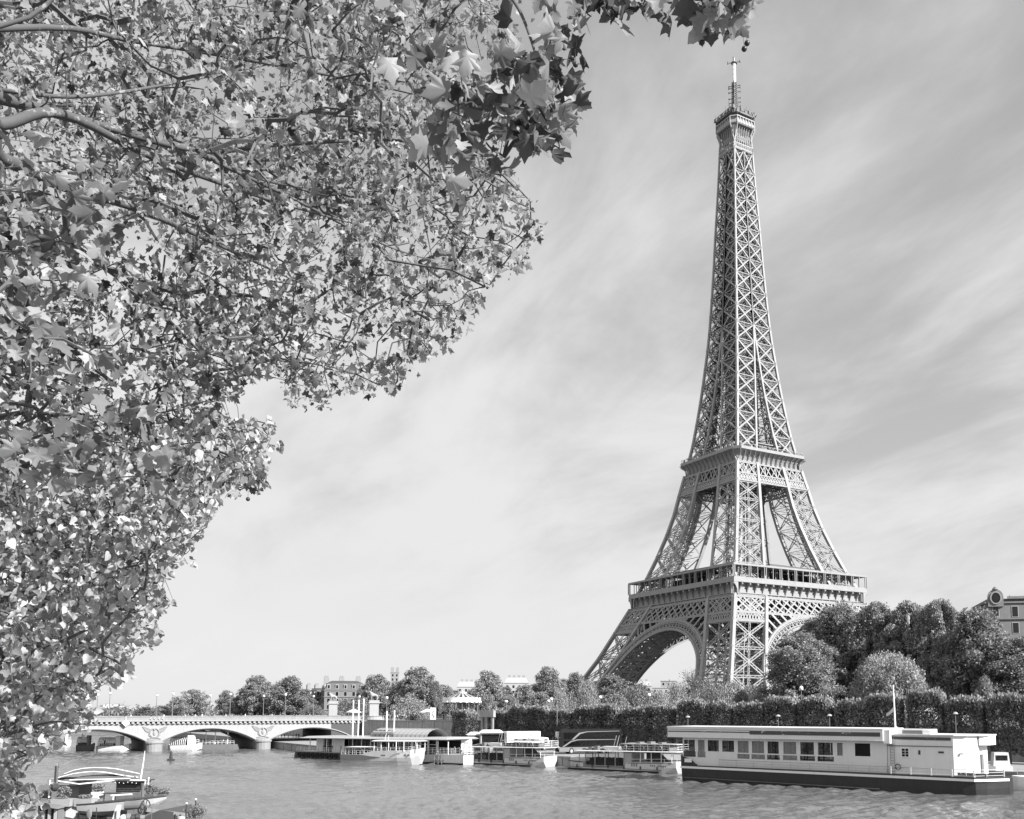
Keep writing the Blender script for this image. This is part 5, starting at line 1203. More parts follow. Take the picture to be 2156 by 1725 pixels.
# ------------------------------------------------------------------ houses
def house(name, label, cat, x, D, w, d, floors, bays, yaw, mw, zb=SZ, fh=3.4, mans=True, ground=4.2, side=4, oeil=False):
    p = at(x, None, D=D); t = thing(name, label, cat, (p[0], p[1], zb), yaw); H = ground+floors*fh
    wlm = MB(); wlm.box(-w/2, w/2, -d/2, d/2, 0, H)
    for z in (ground, H-fh, H): wlm.box(-w/2-.35, w/2+.35, -d/2-.35, d/2+.35, z-.18, z+.2)
    wlm.build('wall', mw, t)
    wi = MB(); bl = MB()
    for sgn, n, half, horiz in ((-1, bays, w/2, True), (1, side, d/2, False), (-2, side, d/2, False)):
        for fl_ in range(floors):
            for b in range(n):
                u = -half+2*half*(b+.5)/n; z0 = ground+fl_*fh+.5; hh_ = fh*.62; ww = min(1.3, 2*half/n*.45)
                if horiz: f = MB(); f.box(u-ww/2-.14, u+ww/2+.14, -d/2-.10, -d/2+.02, z0-.14, z0+hh_+.14); c2 = (u-ww/2, u+ww/2, -d/2-.13, -d/2-.02, z0, z0+hh_)
                else:
                    xx = (w/2 if sgn == 1 else -w/2); s2 = 1 if sgn == 1 else -1
                    f = MB(); f.box(*sorted((xx-s2*.02, xx+s2*.10)), u-ww/2-.14, u+ww/2+.14, z0-.14, z0+hh_+.14); c2 = (*sorted((xx+s2*.02, xx+s2*.13)), u-ww/2, u+ww/2, z0, z0+hh_)
                fo = f.build('window', 'pale_wall', t); g_ = MB(); g_.box(*c2); g_.build('pane', 'glass_dark', fo)
    if mans:
        rf = MB(); rf.loft([[(-w/2, -d/2, H+.2), (w/2, -d/2, H+.2), (w/2, d/2, H+.2), (-w/2, d/2, H+.2)], [(-w/2+1.4, -d/2+1.4, H+3.6), (w/2-1.4, -d/2+1.4, H+3.6), (w/2-1.4, d/2-1.4, H+3.6), (-w/2+1.4, d/2-1.4, H+3.6)], [(-w/2+4, -d/2+4, H+4.8), (w/2-4, -d/2+4, H+4.8), (w/2-4, d/2-4, H+4.8), (-w/2+4, d/2-4, H+4.8)]]); ro = rf.build('roof', 'roof', t)
        for b in range(bays):
            u = -w/2+w*(b+.5)/bays; q = MB(); q.box(u-.75, u+.75, -d/2+.1, -d/2+2, H+.8, H+2.9); dm_ = q.build('dormer', 'pale_wall', t); q = MB(); q.box(u-.5, u+.5, -d/2+.05, -d/2+.3, H+1.0, H+2.6); q.build('pane', 'glass_dark', dm_)
        for b in range(side):
            u = -d/2+d*(b+.5)/side
            q = MB(); q.box(-w/2+.1, -w/2+2, u-.75, u+.75, H+.8, H+2.9); dm_ = q.build('dormer', 'pale_wall', t); q = MB(); q.box(-w/2+.05, -w/2+.3, u-.5, u+.5, H+1, H+2.6); q.build('pane', 'glass_dark', dm_)
        for u in (-.42, -.05, .36):
            q = MB(); q.box(w*u-1.2, w*u+1.2, -.6, .6, H+3, H+6.6)
            for k in range(4): q.lathe([(.2, H+6.6), (.16, H+7.4)], 6, (w*u-.8+.5*k, 0, 0))
            q.build('chimney', 'stone_mid', ro)
    else:
        q = MB(); q.box(-w/2+.5, w/2-.5, -d/2+.5, d/2-.5, H+.2, H+1.0); q.build('roof', 'roof', t)
    if oeil:
        q = MB(); q.box(-w/2-.5, -w/2+.0, -d/2+3.2, -d/2+7.6, H-1.2, H+2.6); q.tube([(-w/2-.25, -d/2+5.4+2.2*math.cos(a), H+2.2+2.2*math.sin(a)) for a in np.linspace(0, math.pi, 10)], .55, 6); q.lathe([(.7, 0), (.5, .7), (.1, 1.1)], 8, (-w/2-.25, -d/2+5.4, H+4.6)); o = q.build('gable', 'stone_mid', t)
        q = MB(); q.ball((-w/2-.5, -d/2+5.4, H+1.6), 1.2, 12, 8, (.2, .8, 1.2)); q.build('round_window', 'glass_dark', o)
    return t
house('mansard_building', 'stone apartment house with a dark mansard roof behind the farther statue', 'building', 722, 500, 20, 18, 3, 5, AZ-math.pi/2+.35, 'house_stone', fh=3.2)
house('mansard_building', 'lower dark-fronted apartment house left of the stone apartment house', 'building', 668, 520, 12, 18, 2, 4, AZ-math.pi/2+.75, 'stone_dark', fh=3.2)
mh = house('stone_mansion', 'grey stone mansion with a round-windowed gable at the right edge', 'building', 2165, 268, 22, 22, 6, 5, AZ-math.pi/2-.20, 'house_stone', fh=4.0, ground=6.4, mans=False, oeil=False)
H_ = 6.4+6*4.0; q = MB(); q.extrude([(-10.6, -11.55, H_-1), (-7.0, -11.55, H_-1)]+[(-8.8+1.8*math.cos(a), -11.55, H_+1.4+1.9*math.sin(a)) for a in np.linspace(0, math.pi, 9)], (0, .6, 0)); q.lathe([(.7, 0), (.5, .4), (.2, .7)], 8, (-8.8, -11.3, H_+3.2)); gb_ = q.build('gable', 'house_stone', mh)
q = MB(); q.tube([(-8.8+1.2*math.cos(a), -11.62, H_+1.1+1.45*math.sin(a)) for a in np.linspace(0, 2*math.pi, 14)], .22, 5); q.build('moulding', 'stone_mid', gb_); q = MB(); q.ball((-8.8, -11.6, H_+1.1), .95, 12, 8, (1, .12, 1.3)); q.build('round_window', 'glass_dark', gb_)
q = MB(); [q.tube([(x, 0, H_), (x, 0, H_+3)], .12, 5) for x in (-3, 5)]; q.box(-6, 11.2, -11.2, -10.9, H_+.9, H_+1.5); q.build('balustrade', 'house_stone', mh)
def plain(name, label, x0, x1, yt, D, m, cat='building', extra=None):
    a, b = at(x0, None, D=D), at(x1, None, D=D); top = at((x0+x1)/2, yt, D=D)[2]; c_ = (a+b)/2; w = np.linalg.norm((b-a)[:2]); t = thing(name, label, cat, (c_[0], c_[1], 0), math.atan2(*((b-a)[:2])[::-1]))
    q = MB(); q.box(-w/2, w/2, -6, 10, 0, top); q.box(-w/2-.4, w/2+.4, -6.4, 10.4, top-.5, top+.3); q.build('wall', m, t)
    n = max(2, int(w/4)); wi = MB()
    for fl_ in range(3):
        z = top-4.2-4.2*fl_
        if z < 8: break
        for i in range(n):
            u = -w/2+w*(i+.5)/n
            for s in (-1, 1): wi.box(u-.8, u+.8, *sorted((s*6.05-(0 if s < 0 else -4), s*5.9+(0 if s < 0 else 4))), z, z+2.2)
    o = wi.build('window_row', 'glass_dark', t)
    if extra: extra(t, w, top)
    return t
def mansroof(t, w, top):
    q = MB(); q.loft([[(-w/2, -6, top+.3), (w/2, -6, top+.3), (w/2, 10, top+.3), (-w/2, 10, top+.3)], [(-w/2+2, -4, top+4), (w/2-2, -4, top+4), (w/2-2, 8, top+4), (-w/2+2, 8, top+4)]]); r_ = q.build('roof', 'lightgrey', t)
    q = MB(); [q.box(-w*.3+w*.2*k-1, -w*.3+w*.2*k+1, 0, 2, top+3, top+6) for k in range(4)]; q.build('chimney', 'stone_mid', r_)
plain('white_block', 'long white flat-roofed building far behind the bridge', 262, 335, 1489, 1000, 'pale_wall')
def dome(t, w, top):
    q = MB(); q.lathe([(w*.26, top), (w*.26, top+6), (w*.28, top+6.2), (w*.25, top+12), (w*.16, top+17), (w*.05, top+20), (.8, top+24), (.1, top+30)], 18, (0, 2, 0)); q.build('dome', 'pale_wall', t, smooth=False)
plain('domed_building', 'pale domed building far off beside the linden leaves', 128, 214, 1492, 1300, 'pale_wall', extra=dome)
def batt(t, w, top):
    q = MB()
    for sx in (-1, 1):
        for sy in (-6, 8): q.box(*sorted((sx*w/2, sx*(w/2-3))), sy, sy+3, top, top+5)
    q.build('pinnacle', 'stone_mid', t)
plain('church_tower', 'square church tower with corner pinnacles above the dark trees', 821, 838, 1416, 1000, 'stone_mid', 'tower', batt)
plain('distant_building', 'pale distant building below the left arch of the tower', 1318, 1372, 1444, 900, 'pale_wall', extra=mansroof)
plain('distant_building', 'dark distant block below the left arch beside the bare trees', 1392, 1424, 1434, 950, 'stone_dark')
plain('distant_building', 'pale low distant building right of the pale distant one', 1374, 1432, 1448, 800, 'pale_wall')
plain('distant_building', 'pale distant building between the carousel roof and the tall pale tree', 962, 1012, 1446, 800, 'pale_wall', extra=mansroof)
plain('distant_building', 'pale distant building left of the mansard houses', 640, 700, 1462, 900, 'pale_wall', extra=mansroof)
plain('distant_building', 'pale distant building behind the feathery tree', 1062, 1112, 1438, 760, 'pale_wall', extra=mansroof)
plain('distant_building', 'grey distant building right of the domed building', 214, 262, 1492, 1100, 'stone_mid', extra=mansroof)
# far-off wood closing the horizon
lb = []
frng = np.random.default_rng(9)
for x in np.arange(150, 1700, 9):
    D = 640+120*math.sin(x*.02); p = at(x, None, D=D); z = at(x, 1484+6*frng.uniform(-1, 1), D=D)[2]; h = (z-SZ)/2; lb.append(((p[0], p[1], SZ+h*.8), (5, 5, h*1.15)))
me = crown(77, lb, 15000, 1.5, .1, .2); me.materials.append(M['leaf_mid']); o = link('distant_wood', me); o['kind'] = 'stuff'; o['label'] = 'far-off line of trees closing the horizon'; o['category'] = 'wood'

# ------------------------------------------------------------------ boats on the far bank
def moor(name, label, cat, a, b, group=None):
    A = at(*a, z=0.0); B = at(*b, z=0.0); d = B-A
    return thing(name, label, cat, (A[0], A[1], 0), math.atan2(d[1], d[0]), group)
def hull(st):
    """stations (x, y0, y1, ztop, zbot, inset): closed shell with a deck"""
    m = MB(); m.loft([[(x, y0+i, zb), (x, y0, zb+(zt-zb)*.55), (x, y0, zt), (x, y1, zt), (x, y1, zb+(zt-zb)*.55), (x, y1-i, zb)] for x, y0, y1, zt, zb, i in st]); return m
def rail(mb, pts, h, n, r=.035, rows=2, post=None):
    pts = [np.array(p, float) for p in pts]
    for a, b in zip(pts[:-1], pts[1:]):
        for k in range(rows): z = h*(k+1)/rows; mb.beam(a+[0, 0, z], b+[0, 0, z], r*2)
        m = max(1, int(np.linalg.norm(b-a)/n))
        for q in range(m+1): p = a+(b-a)*q/m; mb.beam(p, p+[0, 0, h], (post or r)*2)
# long barge with a worn deckhouse
bg = moor('restaurant_barge', 'long worn white barge with a dark hull, glazed deckhouse and tall mast at right', 'barge', (1430, 1644), (2052, 1675))
def strip(m, x0, x1, z0a, z1a, z0b, z1b, y=-.06, th=.1, n=6):
    for i in range(n):
        t0, t1 = i/n, (i+1)/n; X0, X1 = x0+(x1-x0)*t0, x0+(x1-x0)*t1
        m.add([(X0, y, z0a+(z0b-z0a)*t0), (X1, y, z0a+(z0b-z0a)*t1), (X1, y, z1a+(z1b-z1a)*t1), (X0, y, z1a+(z1b-z1a)*t0), (X0, y+th, z0a+(z0b-z0a)*t0), (X1, y+th, z0a+(z0b-z0a)*t1), (X1, y+th, z1a+(z1b-z1a)*t1), (X0, y+th, z1a+(z1b-z1a)*t0)], [(0, 1, 2, 3), (7, 6, 5, 4), (3, 2, 6, 7), (0, 4, 5, 1), (0, 3, 7, 4), (1, 5, 6, 2)])
st = [(-.8, 3.2, 5.8, 4.5, 1.0, .6), (-.55, 1.6, 7.4, 4.5, .2, .6), (.2, .5, 8.5, 4.4, -1, .4), (2.0, .06, 8.94, 3.9, -1, .2), (3.6, 0, 9, 2.7, -1, .1), (26, 0, 9, 2.45, -1, .1), (48.6, 0, 9, 2.25, -1, .1), (50.3, .25, 9, 2.3, -1, .2), (51.6, 1.4, 8.8, 2.32, -1, .3), (54.0, 4.4, 7, 2.35, -.6, .2)]
hb_ = hull(st).build('hull', 'hull_dark', bg)
m = MB(); strip(m, .3, 50.2, 2.25, 2.62, 1.98, 2.36, -.09); m.beam((50.2, -.05, 2.17), (51.7, 1.25, 2.18), .12, .38); m.beam((51.7, 1.25, 2.18), (54.05, 4.4, 2.2), .12, .38); m.build('rubbing_strip', 'white', bg)
m = MB(); strip(m, 2.5, 50.2, 2.64, 2.82, 2.40, 2.62, -.12, .2); m.beam((50.2, -.02, 2.5), (51.7, 1.25, 2.5), .2, .2); m.beam((51.7, 1.25, 2.5), (54.05, 4.4, 2.52), .2, .2); m.build('gunwale', 'dark', bg)
m = MB(); strip(m, 1.0, 36, .62, .72, .20, .34, -.16, .2, 10); m.build('waterline_ledge', 'rust', bg)
m = MB(); m.box(1.2, 2.6, -.10, .02, 3.3, 3.95); m.build('name_plate', 'white', bg)
m = MB(); m.box(.4, 50, .5, 8.5, 2.3, 2.75); m.build('deck', 'lightgrey', bg)
WZ0, WZ1, WY = 4.2, 7.35, .55
zx = lambda q: float(np.interp(q, [100, 185, 490, 1065, 1275, 1345], [-2.3, .65, 11.06, 28.78, 34.7, 36.6]))
wx = [(185, 257), (268, 315), (325, 397), (408, 483), (497, 572), (583, 665), (677, 752), (770, 853), (868, 953), (967, 1057), (1073, 1115), (1178, 1275)]
sd = MB()
for yy in (WY, 8.3):
    sd.box(3.4, 37.2, yy, yy+.12, 2.75, WZ0)
    sd.box(.5, 37.2, yy, yy+.12, WZ1, 7.72)
    edges = [zx(a) for a, b in wx]+[zx(b) for a, b in wx]; ev = sorted(edges); prev = .5
    for (a, b) in wx:
        sd.box(prev, zx(a), yy-.02, yy+.14, WZ0, WZ1) if zx(a)-prev > .02 else None; prev = zx(b)
    sd.box(prev, 37.2, yy-.02, yy+.14, WZ0, WZ1)
    sd.box(zx(325), zx(490), yy-.012, yy+.13, WZ0, 5.3); sd.box(zx(1062), 37.2, yy-.012, yy+.13, WZ0, 5.2); sd.box(.6, 3.4, yy, yy+.12, 3.0, WZ0+.05)
    sd.box(zx(497), zx(1057), yy-.03, yy+.16, 5.0, 5.2)
sd.box(.5, .62, WY, 8.4, 3.0, 5.2); sd.box(37.1, 37.2, WY, 8.4, 2.75, 7.7); sd.build('deckhouse_wall', 'cream', bg)
for i, (a, b) in enumerate(wx):
    f = MB(); f.box(zx(a)+.01, zx(b)-.01, WY+.04, WY+.08, WZ0 if 497 <= a < 1062 else (5.2 if a > 320 else WZ0), WZ1); w_ = f.build('window', 'film' if i in (1, 4, 5, 7, 10) else 'glass', bg)
    f = MB(); z0 = 5.2
    f.box(zx(a), zx(a)+.12, WY-.06, WY+.03, z0, WZ1); f.box(zx(b)-.12, zx(b), WY-.06, WY+.03, z0, WZ1); f.box(zx(a)+.12, zx(b)-.12, WY-.06, WY+.03, WZ1-.12, WZ1); f.build('frame', 'white', w_)
inn_ = MB()
for i in range(12): inn_.box(2+2.9*i, 2.2+2.9*i, 4.2, 4.4, 2.75, 7.6)
for i in range(13): inn_.box(2+2.6*i, 3.4+2.6*i, 2.0+(i % 2)*2.6, 3.2+(i % 2)*2.6, 3.4, 3.5); inn_.box(2.2+2.6*i, 2.35+2.6*i, 2.2, 2.35, 2.75, 4.4); inn_.box(3.1+2.6*i, 3.3+2.6*i, 5.4, 5.6, 2.75, 5.0)
inn_.box(28, 36.8, 3.0, 3.1, 2.75, 7.5); inn_.build('interior_furniture', 'dark', bg)
rf = MB(); rf.box(-2.0, 37.0, -.5, 9.2, 7.72, 9.35); rf.box(-2.06, 37.06, -.58, 9.3, 9.352, 9.58); rf.box(-2.05, 37.05, -.56, 9.25, 7.66, 7.74); ro = rf.build('roof', 'cream', bg)
m = MB(); strip(m, -1.9, 14.2, 8.62, 8.80, 8.60, 8.78, -.54, .06); strip(m, -1.9, 14.2, 9.04, 9.09, 9.02, 9.07, -.54, .06); m.build('dark_stripe', 'peel', ro)
m = MB(); strip(m, 14.2, 36.6, 8.36, 9.0, 8.34, 8.98, -.545, .06); m.build('dark_stripe', 'peel', ro)
cbm = MB(); cp = [(37.25, .7), (47.2, .7), (48.8, 1.5), (50.0, 3.0), (50.2, 8.3), (37.25, 8.3)]
cbm.extrude([(x, y, 2.7) for x, y in cp], (0, 0, 5.9)); cbn = cbm.build('cabin', 'cream', bg)
m = MB(); cp2 = [(37.1, .45), (47.4, .45), (49.1, 1.3), (50.4, 2.8), (51.6, 4.2), (51.6, 8.5), (37.1, 8.5)]; m.extrude([(x, y, 8.6) for x, y in cp2], (0, 0, .18)); m.extrude([(x, y, 7.2) for x, y in [(50.25, 3.4), (51.5, 4.3), (51.5, 8.3), (50.25, 8.3)]], (0, 0, 1.39)); m.build('cabin_roof', 'white', cbn)
m = MB(); strip(m, 38, 46.9, 7.95, 8.38, 7.9, 8.33, .62, .06); m.build('dark_stripe', 'peel', cbn)
m = MB(); m.box(37.3, 47.1, .6, .69, 6.92, 7.02); m.build('ledge', 'dark', cbn)
m = MB(); m.box(39.3, 40.7, .62, .69, 5.2, 6.7); wf = m.build('window', 'white', cbn); m = MB(); [m.box(39.5+.55*k, 39.95+.55*k, .6, .65, 5.35+.42*j, 5.7+.42*j) for k in range(2) for j in range(3)]; m.build('pane', 'glass_dark', wf)
m = MB(); m.box(42.0, 42.3, .62, .69, 5.7, 6.35); m.build('vent', 'dark', cbn); m = MB(); m.box(45.0, 45.8, .6, .69, 6.0, 6.25); m.build('vent', 'dark', cbn); m = MB(); m.box(48.0, 48.5, .95, 1.12, 5.9, 6.0); m.build('vent', 'dark', cbn)
m = MB(); m.box(50.1, 50.3, 4.4, 5.6, 2.7, 5.8); m.build('door', 'mid', cbn)
m = MB()
for s in (37.75, 38.35): m.beam((s, .5, 2.7), (s, .5, 8.7), .05)
for k in range(14): m.beam((37.75, .5, 3.0+.42*k), (38.35, .5, 3.0+.42*k), .05)
m.build('ladder', 'mid', bg)
m = MB(); m.tube([(38.9+.42*math.cos(a), .35, 3.75+.42*math.sin(a)) for a in np.linspace(0, 2*math.pi, 14)], .09, 6); m.build('life_ring', 'dark', bg)
m = MB(); m.box(37.4, 43.4, 1.6, 6.0, 8.79, 9.5); m.box(37.0, 38.0, -.3, 1.5, 7.3, 9.4); m.box(42.6, 43.7, 1.4, 4.5, 8.79, 9.35); m.build('roof_locker', 'white', bg)
m = MB(); m.box(39.4, 42.4, 1.48, 1.59, 8.8, 9.3); m.build('locker_panel', 'mid', bg)
m = MB(); m.tube([(38.2, 1.9, 9.4), (38.15, 1.9, 13), (38.1, 1.9, 16.4)], [.14, .12, .08], 8); m.tube([(38.2, 1.9, 9.9), (39.4, 1.9, 9.3)], .07, 6); mst = m.build('mast', 'white', bg)
m = MB(); m.add([(38.0, 1.9, 12.9), (37.5, 2.0, 12.4), (36.9, 1.85, 11.9), (36.8, 2.0, 11.5), (37.4, 1.8, 11.7), (38.0, 1.9, 12.2)], [(0, 1, 2, 3, 4, 5)]); m.build('flag', 'cloth_light', mst)
m = MB(); rail(m, [(8, -.02, 2.65), (37.8, -.02, 2.5)], 1.25, 3.0, .02, 3); m.build('railing', 'lightgrey', bg); m = MB(); rail(m, [(37.9, 0, 2.5), (50.1, .1, 2.35), (53.4, 4.2, 2.4)], 1.3, 2.9, .022, 3, .08); m.build('railing', 'white', bg)
m = MB(); m.beam((8, -.02, 3.92), (50.1, .1, 3.66), .06); m.build('handrail', 'dark', bg)
m = MB(); m.box(48.0, 51.5, 1.6, 2.4, 2.4, 3.1); [m.box(47.5+.7*k, 48+.7*k, .9, 1.4, 2.75, 3.2) for k in range(4)]; m.build('mooring_gear', 'rust', bg)
# white boat beyond the barge
wb = thing('white_moored_boat', 'white moored boat with rails cut off by the right edge beyond the barge', 'boat', tuple(at(2110, 1667, z=0.0)*[1, 1, 0]), math.atan2(-.384, -.923))
hull([(.4, 5, 5.6, 2.2, -.6, .1), (1.5, 3.6, 7, 2.2, -.8, .3), (4, 3.0, 8, 2.15, -.8, .2), (16, 3, 8, 2.15, -.8, .2)]).build('hull', 'white', wb)
m = MB(); m.box(5, 14, 4, 7, 2.15, 3.6); m.build('cabin', 'white', wb); m = MB(); rail(m, [(1.5, 3.8, 2.2), (16, 3.1, 2.2)], 1.1, 1.3, .03, 3); m.build('railing', 'white', wb)
m = MB(); m.box(5.5, 13.5, 3.95, 3.99, 2.6, 3.3); m.build('window_band', 'glass_dark', wb)
pv_ = at(2100, 1606, D=180); vn = thing('small_cabin_boat', 'small white cabin boat moored behind the right end of the barge', 'boat', (pv_[0], pv_[1], 0), math.atan2(-.40, -.915)+.5); vn.scale = (.62, .62, .95)
hull([(-3, -.8, .8, 3.3, 1.2, .2), (-1, -1.6, 1.6, 3.2, .3, .3), (3.5, -1.7, 1.7, 3.2, .3, .3)]).build('hull', 'boat_white', vn); m = MB(); m.extrude([(-1.5, -1.4, 3.2), (-1.1, -1.4, 5.6), (2.6, -1.4, 5.6), (3, -1.4, 3.2)], (0, 2.8, 0)); cb_ = m.build('cabin', 'boat_white', vn); m = MB(); m.box(-.8, 2.3, -1.46, 1.46, 4.2, 5.1); m.build('window', 'glass_dark', cb_)

# twin tour boats
def tourboat(L, label):
    t = thing('tour_boat', label, 'tour boat', (0, 0, 0), 0, 'white tour boats moored side on'); Wd = 5.2
    hull([(-.6, 2.0, 3.2, 2.55, .6, .2), (.0, 1.0, 4.2, 2.5, -.4, .3), (2.0, .2, 5.0, 2.2, -.5, .2), (3.9, .0, 5.2, 1.75, -.5, .1), (4.0, 0, 5.2, .75, -.5, .1), (13.9, 0, 5.2, .75, -.5, .1), (14.9, 0, 5.2, 1.95, -.5, .1), (22, 0, 5.2, 2.05, -.5, .2), (L-.3, .3, 4.9, 2.3, -.2, .9), (L+.2, .8, 4.4, 2.35, .9, .4)]).build('hull', 'boat_white', t)
    m = MB(); strip(m, .2, L-3.5, .62, .74, .52, .64, -.06, .1); m.build('rubbing_strip', 'mid', t); m = MB(); strip(m, 0.1, L-4, -.2, .42, -.2, .34, -.04, .06); m.build('waterline_shadow', 'black', t)  # dark bottom line, raised to carry the shadow at the water in black
    m = MB(); m.box(3.9, 14.2, .05, 5.15, .76, .9); m.build('floor', 'mid', t)
    m = MB()
    for x in (2.9, 4.4, 6.9, 9.4, 11.9, 14.0): m.box(x, x+.14, .05, .19, .75, 3.85); m.box(x, x+.14, 5.0, 5.14, .75, 3.85)
    m.box(14.2, 15.9, .1, 5.1, .75, 3.85); m.box(2.9, 14.2, .06, .16, 1.0, 1.12); m.build('frame', 'lightgrey', t)
    for x in (4.54, 7.04, 9.54, 12.04):
        m = MB(); m.box(x, x+2.36 if x < 12 else 14.0, .09, .13, 1.12, 3.8); m.build('window', 'glass', t)
    m = MB(); m.box(4.5, 13.8, .5, 4.7, .9, 1.9); [m.box(5+1.3*k, 5.5+1.3*k, 1, 4.4, 1.9, 2.6) for k in range(7)]; m.build('seat_row', 'cloth_dark', t)
    m = MB(); m.loft([[(2.2, -.15, 3.86), (L, -.15, 4.1), (L, 5.35, 4.1), (2.2, 5.35, 3.86)], [(2.0, -.25, 3.95), (L+.3, -.25, 4.2), (L+.3, 5.45, 4.2), (2.0, 5.45, 3.95)], [(2.4, 0, 4.08), (L, 0, 4.33), (L, 5.2, 4.33), (2.4, 5.2, 4.08)]]); m.build('roof', 'boat_white', t)
    m = MB()
    for x in (18.0, 20.5, 22.8, 25.2): m.beam((x, .2, 2.0), (x, .2, 4.1), .1); m.beam((x, 5.0, 2.0), (x, 5.0, 4.1), .1)
    rail(m, [(15, .15, 2.0), (L-.2, .5, 2.3)], .55, 2.4, .03, 1); m.build('deck_post', 'white', t)
    m = MB(); m.extrude([(17.9, 2.6, 2.1), (23.4, 2.6, 2.1), (20.8, 2.6, 4.1), (17.9, 2.6, 4.1)], (0, .3, 0)); m.build('stair_screen', 'dark', t)
    m = MB(); [m.box(15.9+.55*k, 16.2+.55*k, -.03, .02, 1.15, 1.75) for k in range(3)]; m.build('hull_slot', 'mid', t)
    m = MB(); rail(m, [(13, .2, 4.2), (L, .2, 4.3), (L, 5, 4.3), (13, 5, 4.2)], 1.35, 1.6, .03, 3); m.build('railing', 'white', t)
    m = MB(); m.box(13.2, 25.4, .3, 4.9, 5.62, 5.7); m.build('awning', 'lightgrey', t)
    m = MB(); [m.box(13.6+1.15*k, 14.1+1.15*k, .7, 4.5, 4.3, 5.1) for k in range(10)]; m.build('deck_seat', 'mid', t)
    m = MB(); m.loft([[(9.2, .5, 4.3), (12.2, .5, 4.3), (12.2, 1.9, 4.3), (9.2, 1.9, 4.3)], [(8.6, .2, 5.0), (12.5, .2, 5.0), (12.5, 2.2, 5.0), (8.6, 2.2, 5.0)]]); m.build('dinghy', 'white', t)
    for k in range(6):
        m = MB(); m.tube([(2.5+3.9*k, -.12, .55), (2.5+3.9*k, -.12, 1.25)], .13, 6); m.build('fender', 'black', t)
    for k in range(3):
        m = MB(); m.tube([(14.4+4.1*k+.34*math.cos(a), .12, 4.95+.34*math.sin(a)) for a in np.linspace(0, 2*math.pi, 12)], .08, 5); m.build('life_ring', 'mid' if k % 2 else 'lightgrey', t)
    m = MB(); [m.box(3.0+1.5*k, 3.9+1.5*k, 1.2, 1.2+.9*(1+k % 2), 4.1, 4.5+.25*(k % 3)) for k in range(4)]; m.build('roof_gear', 'mid', t)
    m = MB(); [m.box(16+2.6*k, 17+2.6*k, 1.6, 3.4, 5.71, 6.0+.1*(k % 2)) for k in range(3)]; m.build('awning_gear', 'mid', t)
    m = MB(); [m.box(20.4+.42*k, 20.62+.42*k, -.035, .1, 1.25, 1.55) for k in range(9) if k != 3]; m.build('lettering', 'mid', t)
    m = MB(); strip(m, .3, 3.9, 1.75, 1.95, 1.6, 1.8, -.05, .1); strip(m, 15, L-1, 1.75, 1.85, 1.9, 2.0, -.05, .1); m.build('gunwale', 'dark', t)
    m = MB(); m.ball((12.9, .3, 4.7), .45, 8, 6, (1, .4, 1)); m.build('search_light', 'white', t)
    m = MB(); [m.tube([(x, 2.4, 4.2), (x+.9, 2.4, 7.2)], .06, 5) for x in (9.9, 10.6)]; m.tube([(12.6, 2.4, 4.2), (13.3, 2.4, 7.0)], .05, 5); m.build('antenna', 'lightgrey', t)
    return t
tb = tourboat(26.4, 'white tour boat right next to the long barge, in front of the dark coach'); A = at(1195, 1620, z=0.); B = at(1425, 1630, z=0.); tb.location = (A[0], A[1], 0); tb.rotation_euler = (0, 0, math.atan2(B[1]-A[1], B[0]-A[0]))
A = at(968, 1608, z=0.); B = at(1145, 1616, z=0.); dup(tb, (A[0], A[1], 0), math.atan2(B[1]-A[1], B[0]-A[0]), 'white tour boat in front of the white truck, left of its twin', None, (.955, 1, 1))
# cruise boat with a painted hull
cz = moor('cruise_boat', 'white sightseeing boat with a dark painted pattern at its stern, before the pontoon', 'tour boat', (715, 1606), (868, 1611))
hull([(-.4, .8, 3.9, 2.1, .3, .2), (0, .3, 4.4, 2.05, -.5, .2), (6, 0, 4.8, 2.05, -.5, .2), (10, 0, 4.8, 3.0, -.5, .2), (17, 0, 4.8, 3.2, -.5, .5), (20.5, .5, 4.3, 3.45, -.5, .9), (22.3, 1.5, 3.3, 3.7, .2, .7), (22.9, 2.2, 2.6, 3.8, 1.4, .1)]).build('hull', 'boat_white', cz)
m = MB(); strip(m, .1, 20.3, .55, .66, .55, .66, -.06, .1); m.build('rubbing_strip', 'mid', cz)
m = MB(); m.extrude([(.2, -.035, .8), (7.5, -.035, .8), (12.3, -.035, 1.55), (9.0, -.035, 1.75), (6.4, -.035, 2.0), (.2, -.035, 2.0)], (0, .05, 0)); m.build('painted_pattern', 'rust', cz)
m = MB(); m.extrude([(14.6, -.035, 1.3), (16.9, -.035, 2.3), (18.6, -.035, 2.9), (15.8, -.035, 2.3)], (0, .05, 0)); m.build('painted_pattern', 'lightgrey', cz)
m = MB(); [m.box(12.4+.45*k, 12.7+.45*k, -.03, .05, 1.9, 2.15) for k in range(3)]; [m.box(19.0+.9*k, 19.4+.9*k, .2, .4, 2.1, 2.35) for k in range(2)]; m.build('porthole', 'dark', cz)
m = MB(); m.loft([[(9.7, -.2, 5.1), (22.6, .6, 5.2), (22.6, 4.2, 5.2), (9.7, 5.0, 5.1)], [(9.6, -.25, 5.25), (22.8, .6, 5.35), (22.8, 4.2, 5.35), (9.6, 5.05, 5.25)], [(10.2, .3, 5.5), (21.8, 1, 5.6), (21.8, 3.8, 5.6), (10.2, 4.5, 5.5)]]); m.build('roof', 'boat_white', cz)
m = MB()
for x in (10.2, 12.2, 14.4, 16.6, 18.8, 20.6, 22.0): m.beam((x, .2 if x < 20 else .9, 3.0), (x, .2 if x < 20 else .9, 5.2), .14); m.beam((x, 4.6 if x < 20 else 3.9, 3.0), (x, 4.6 if x < 20 else 3.9, 5.2), .14)
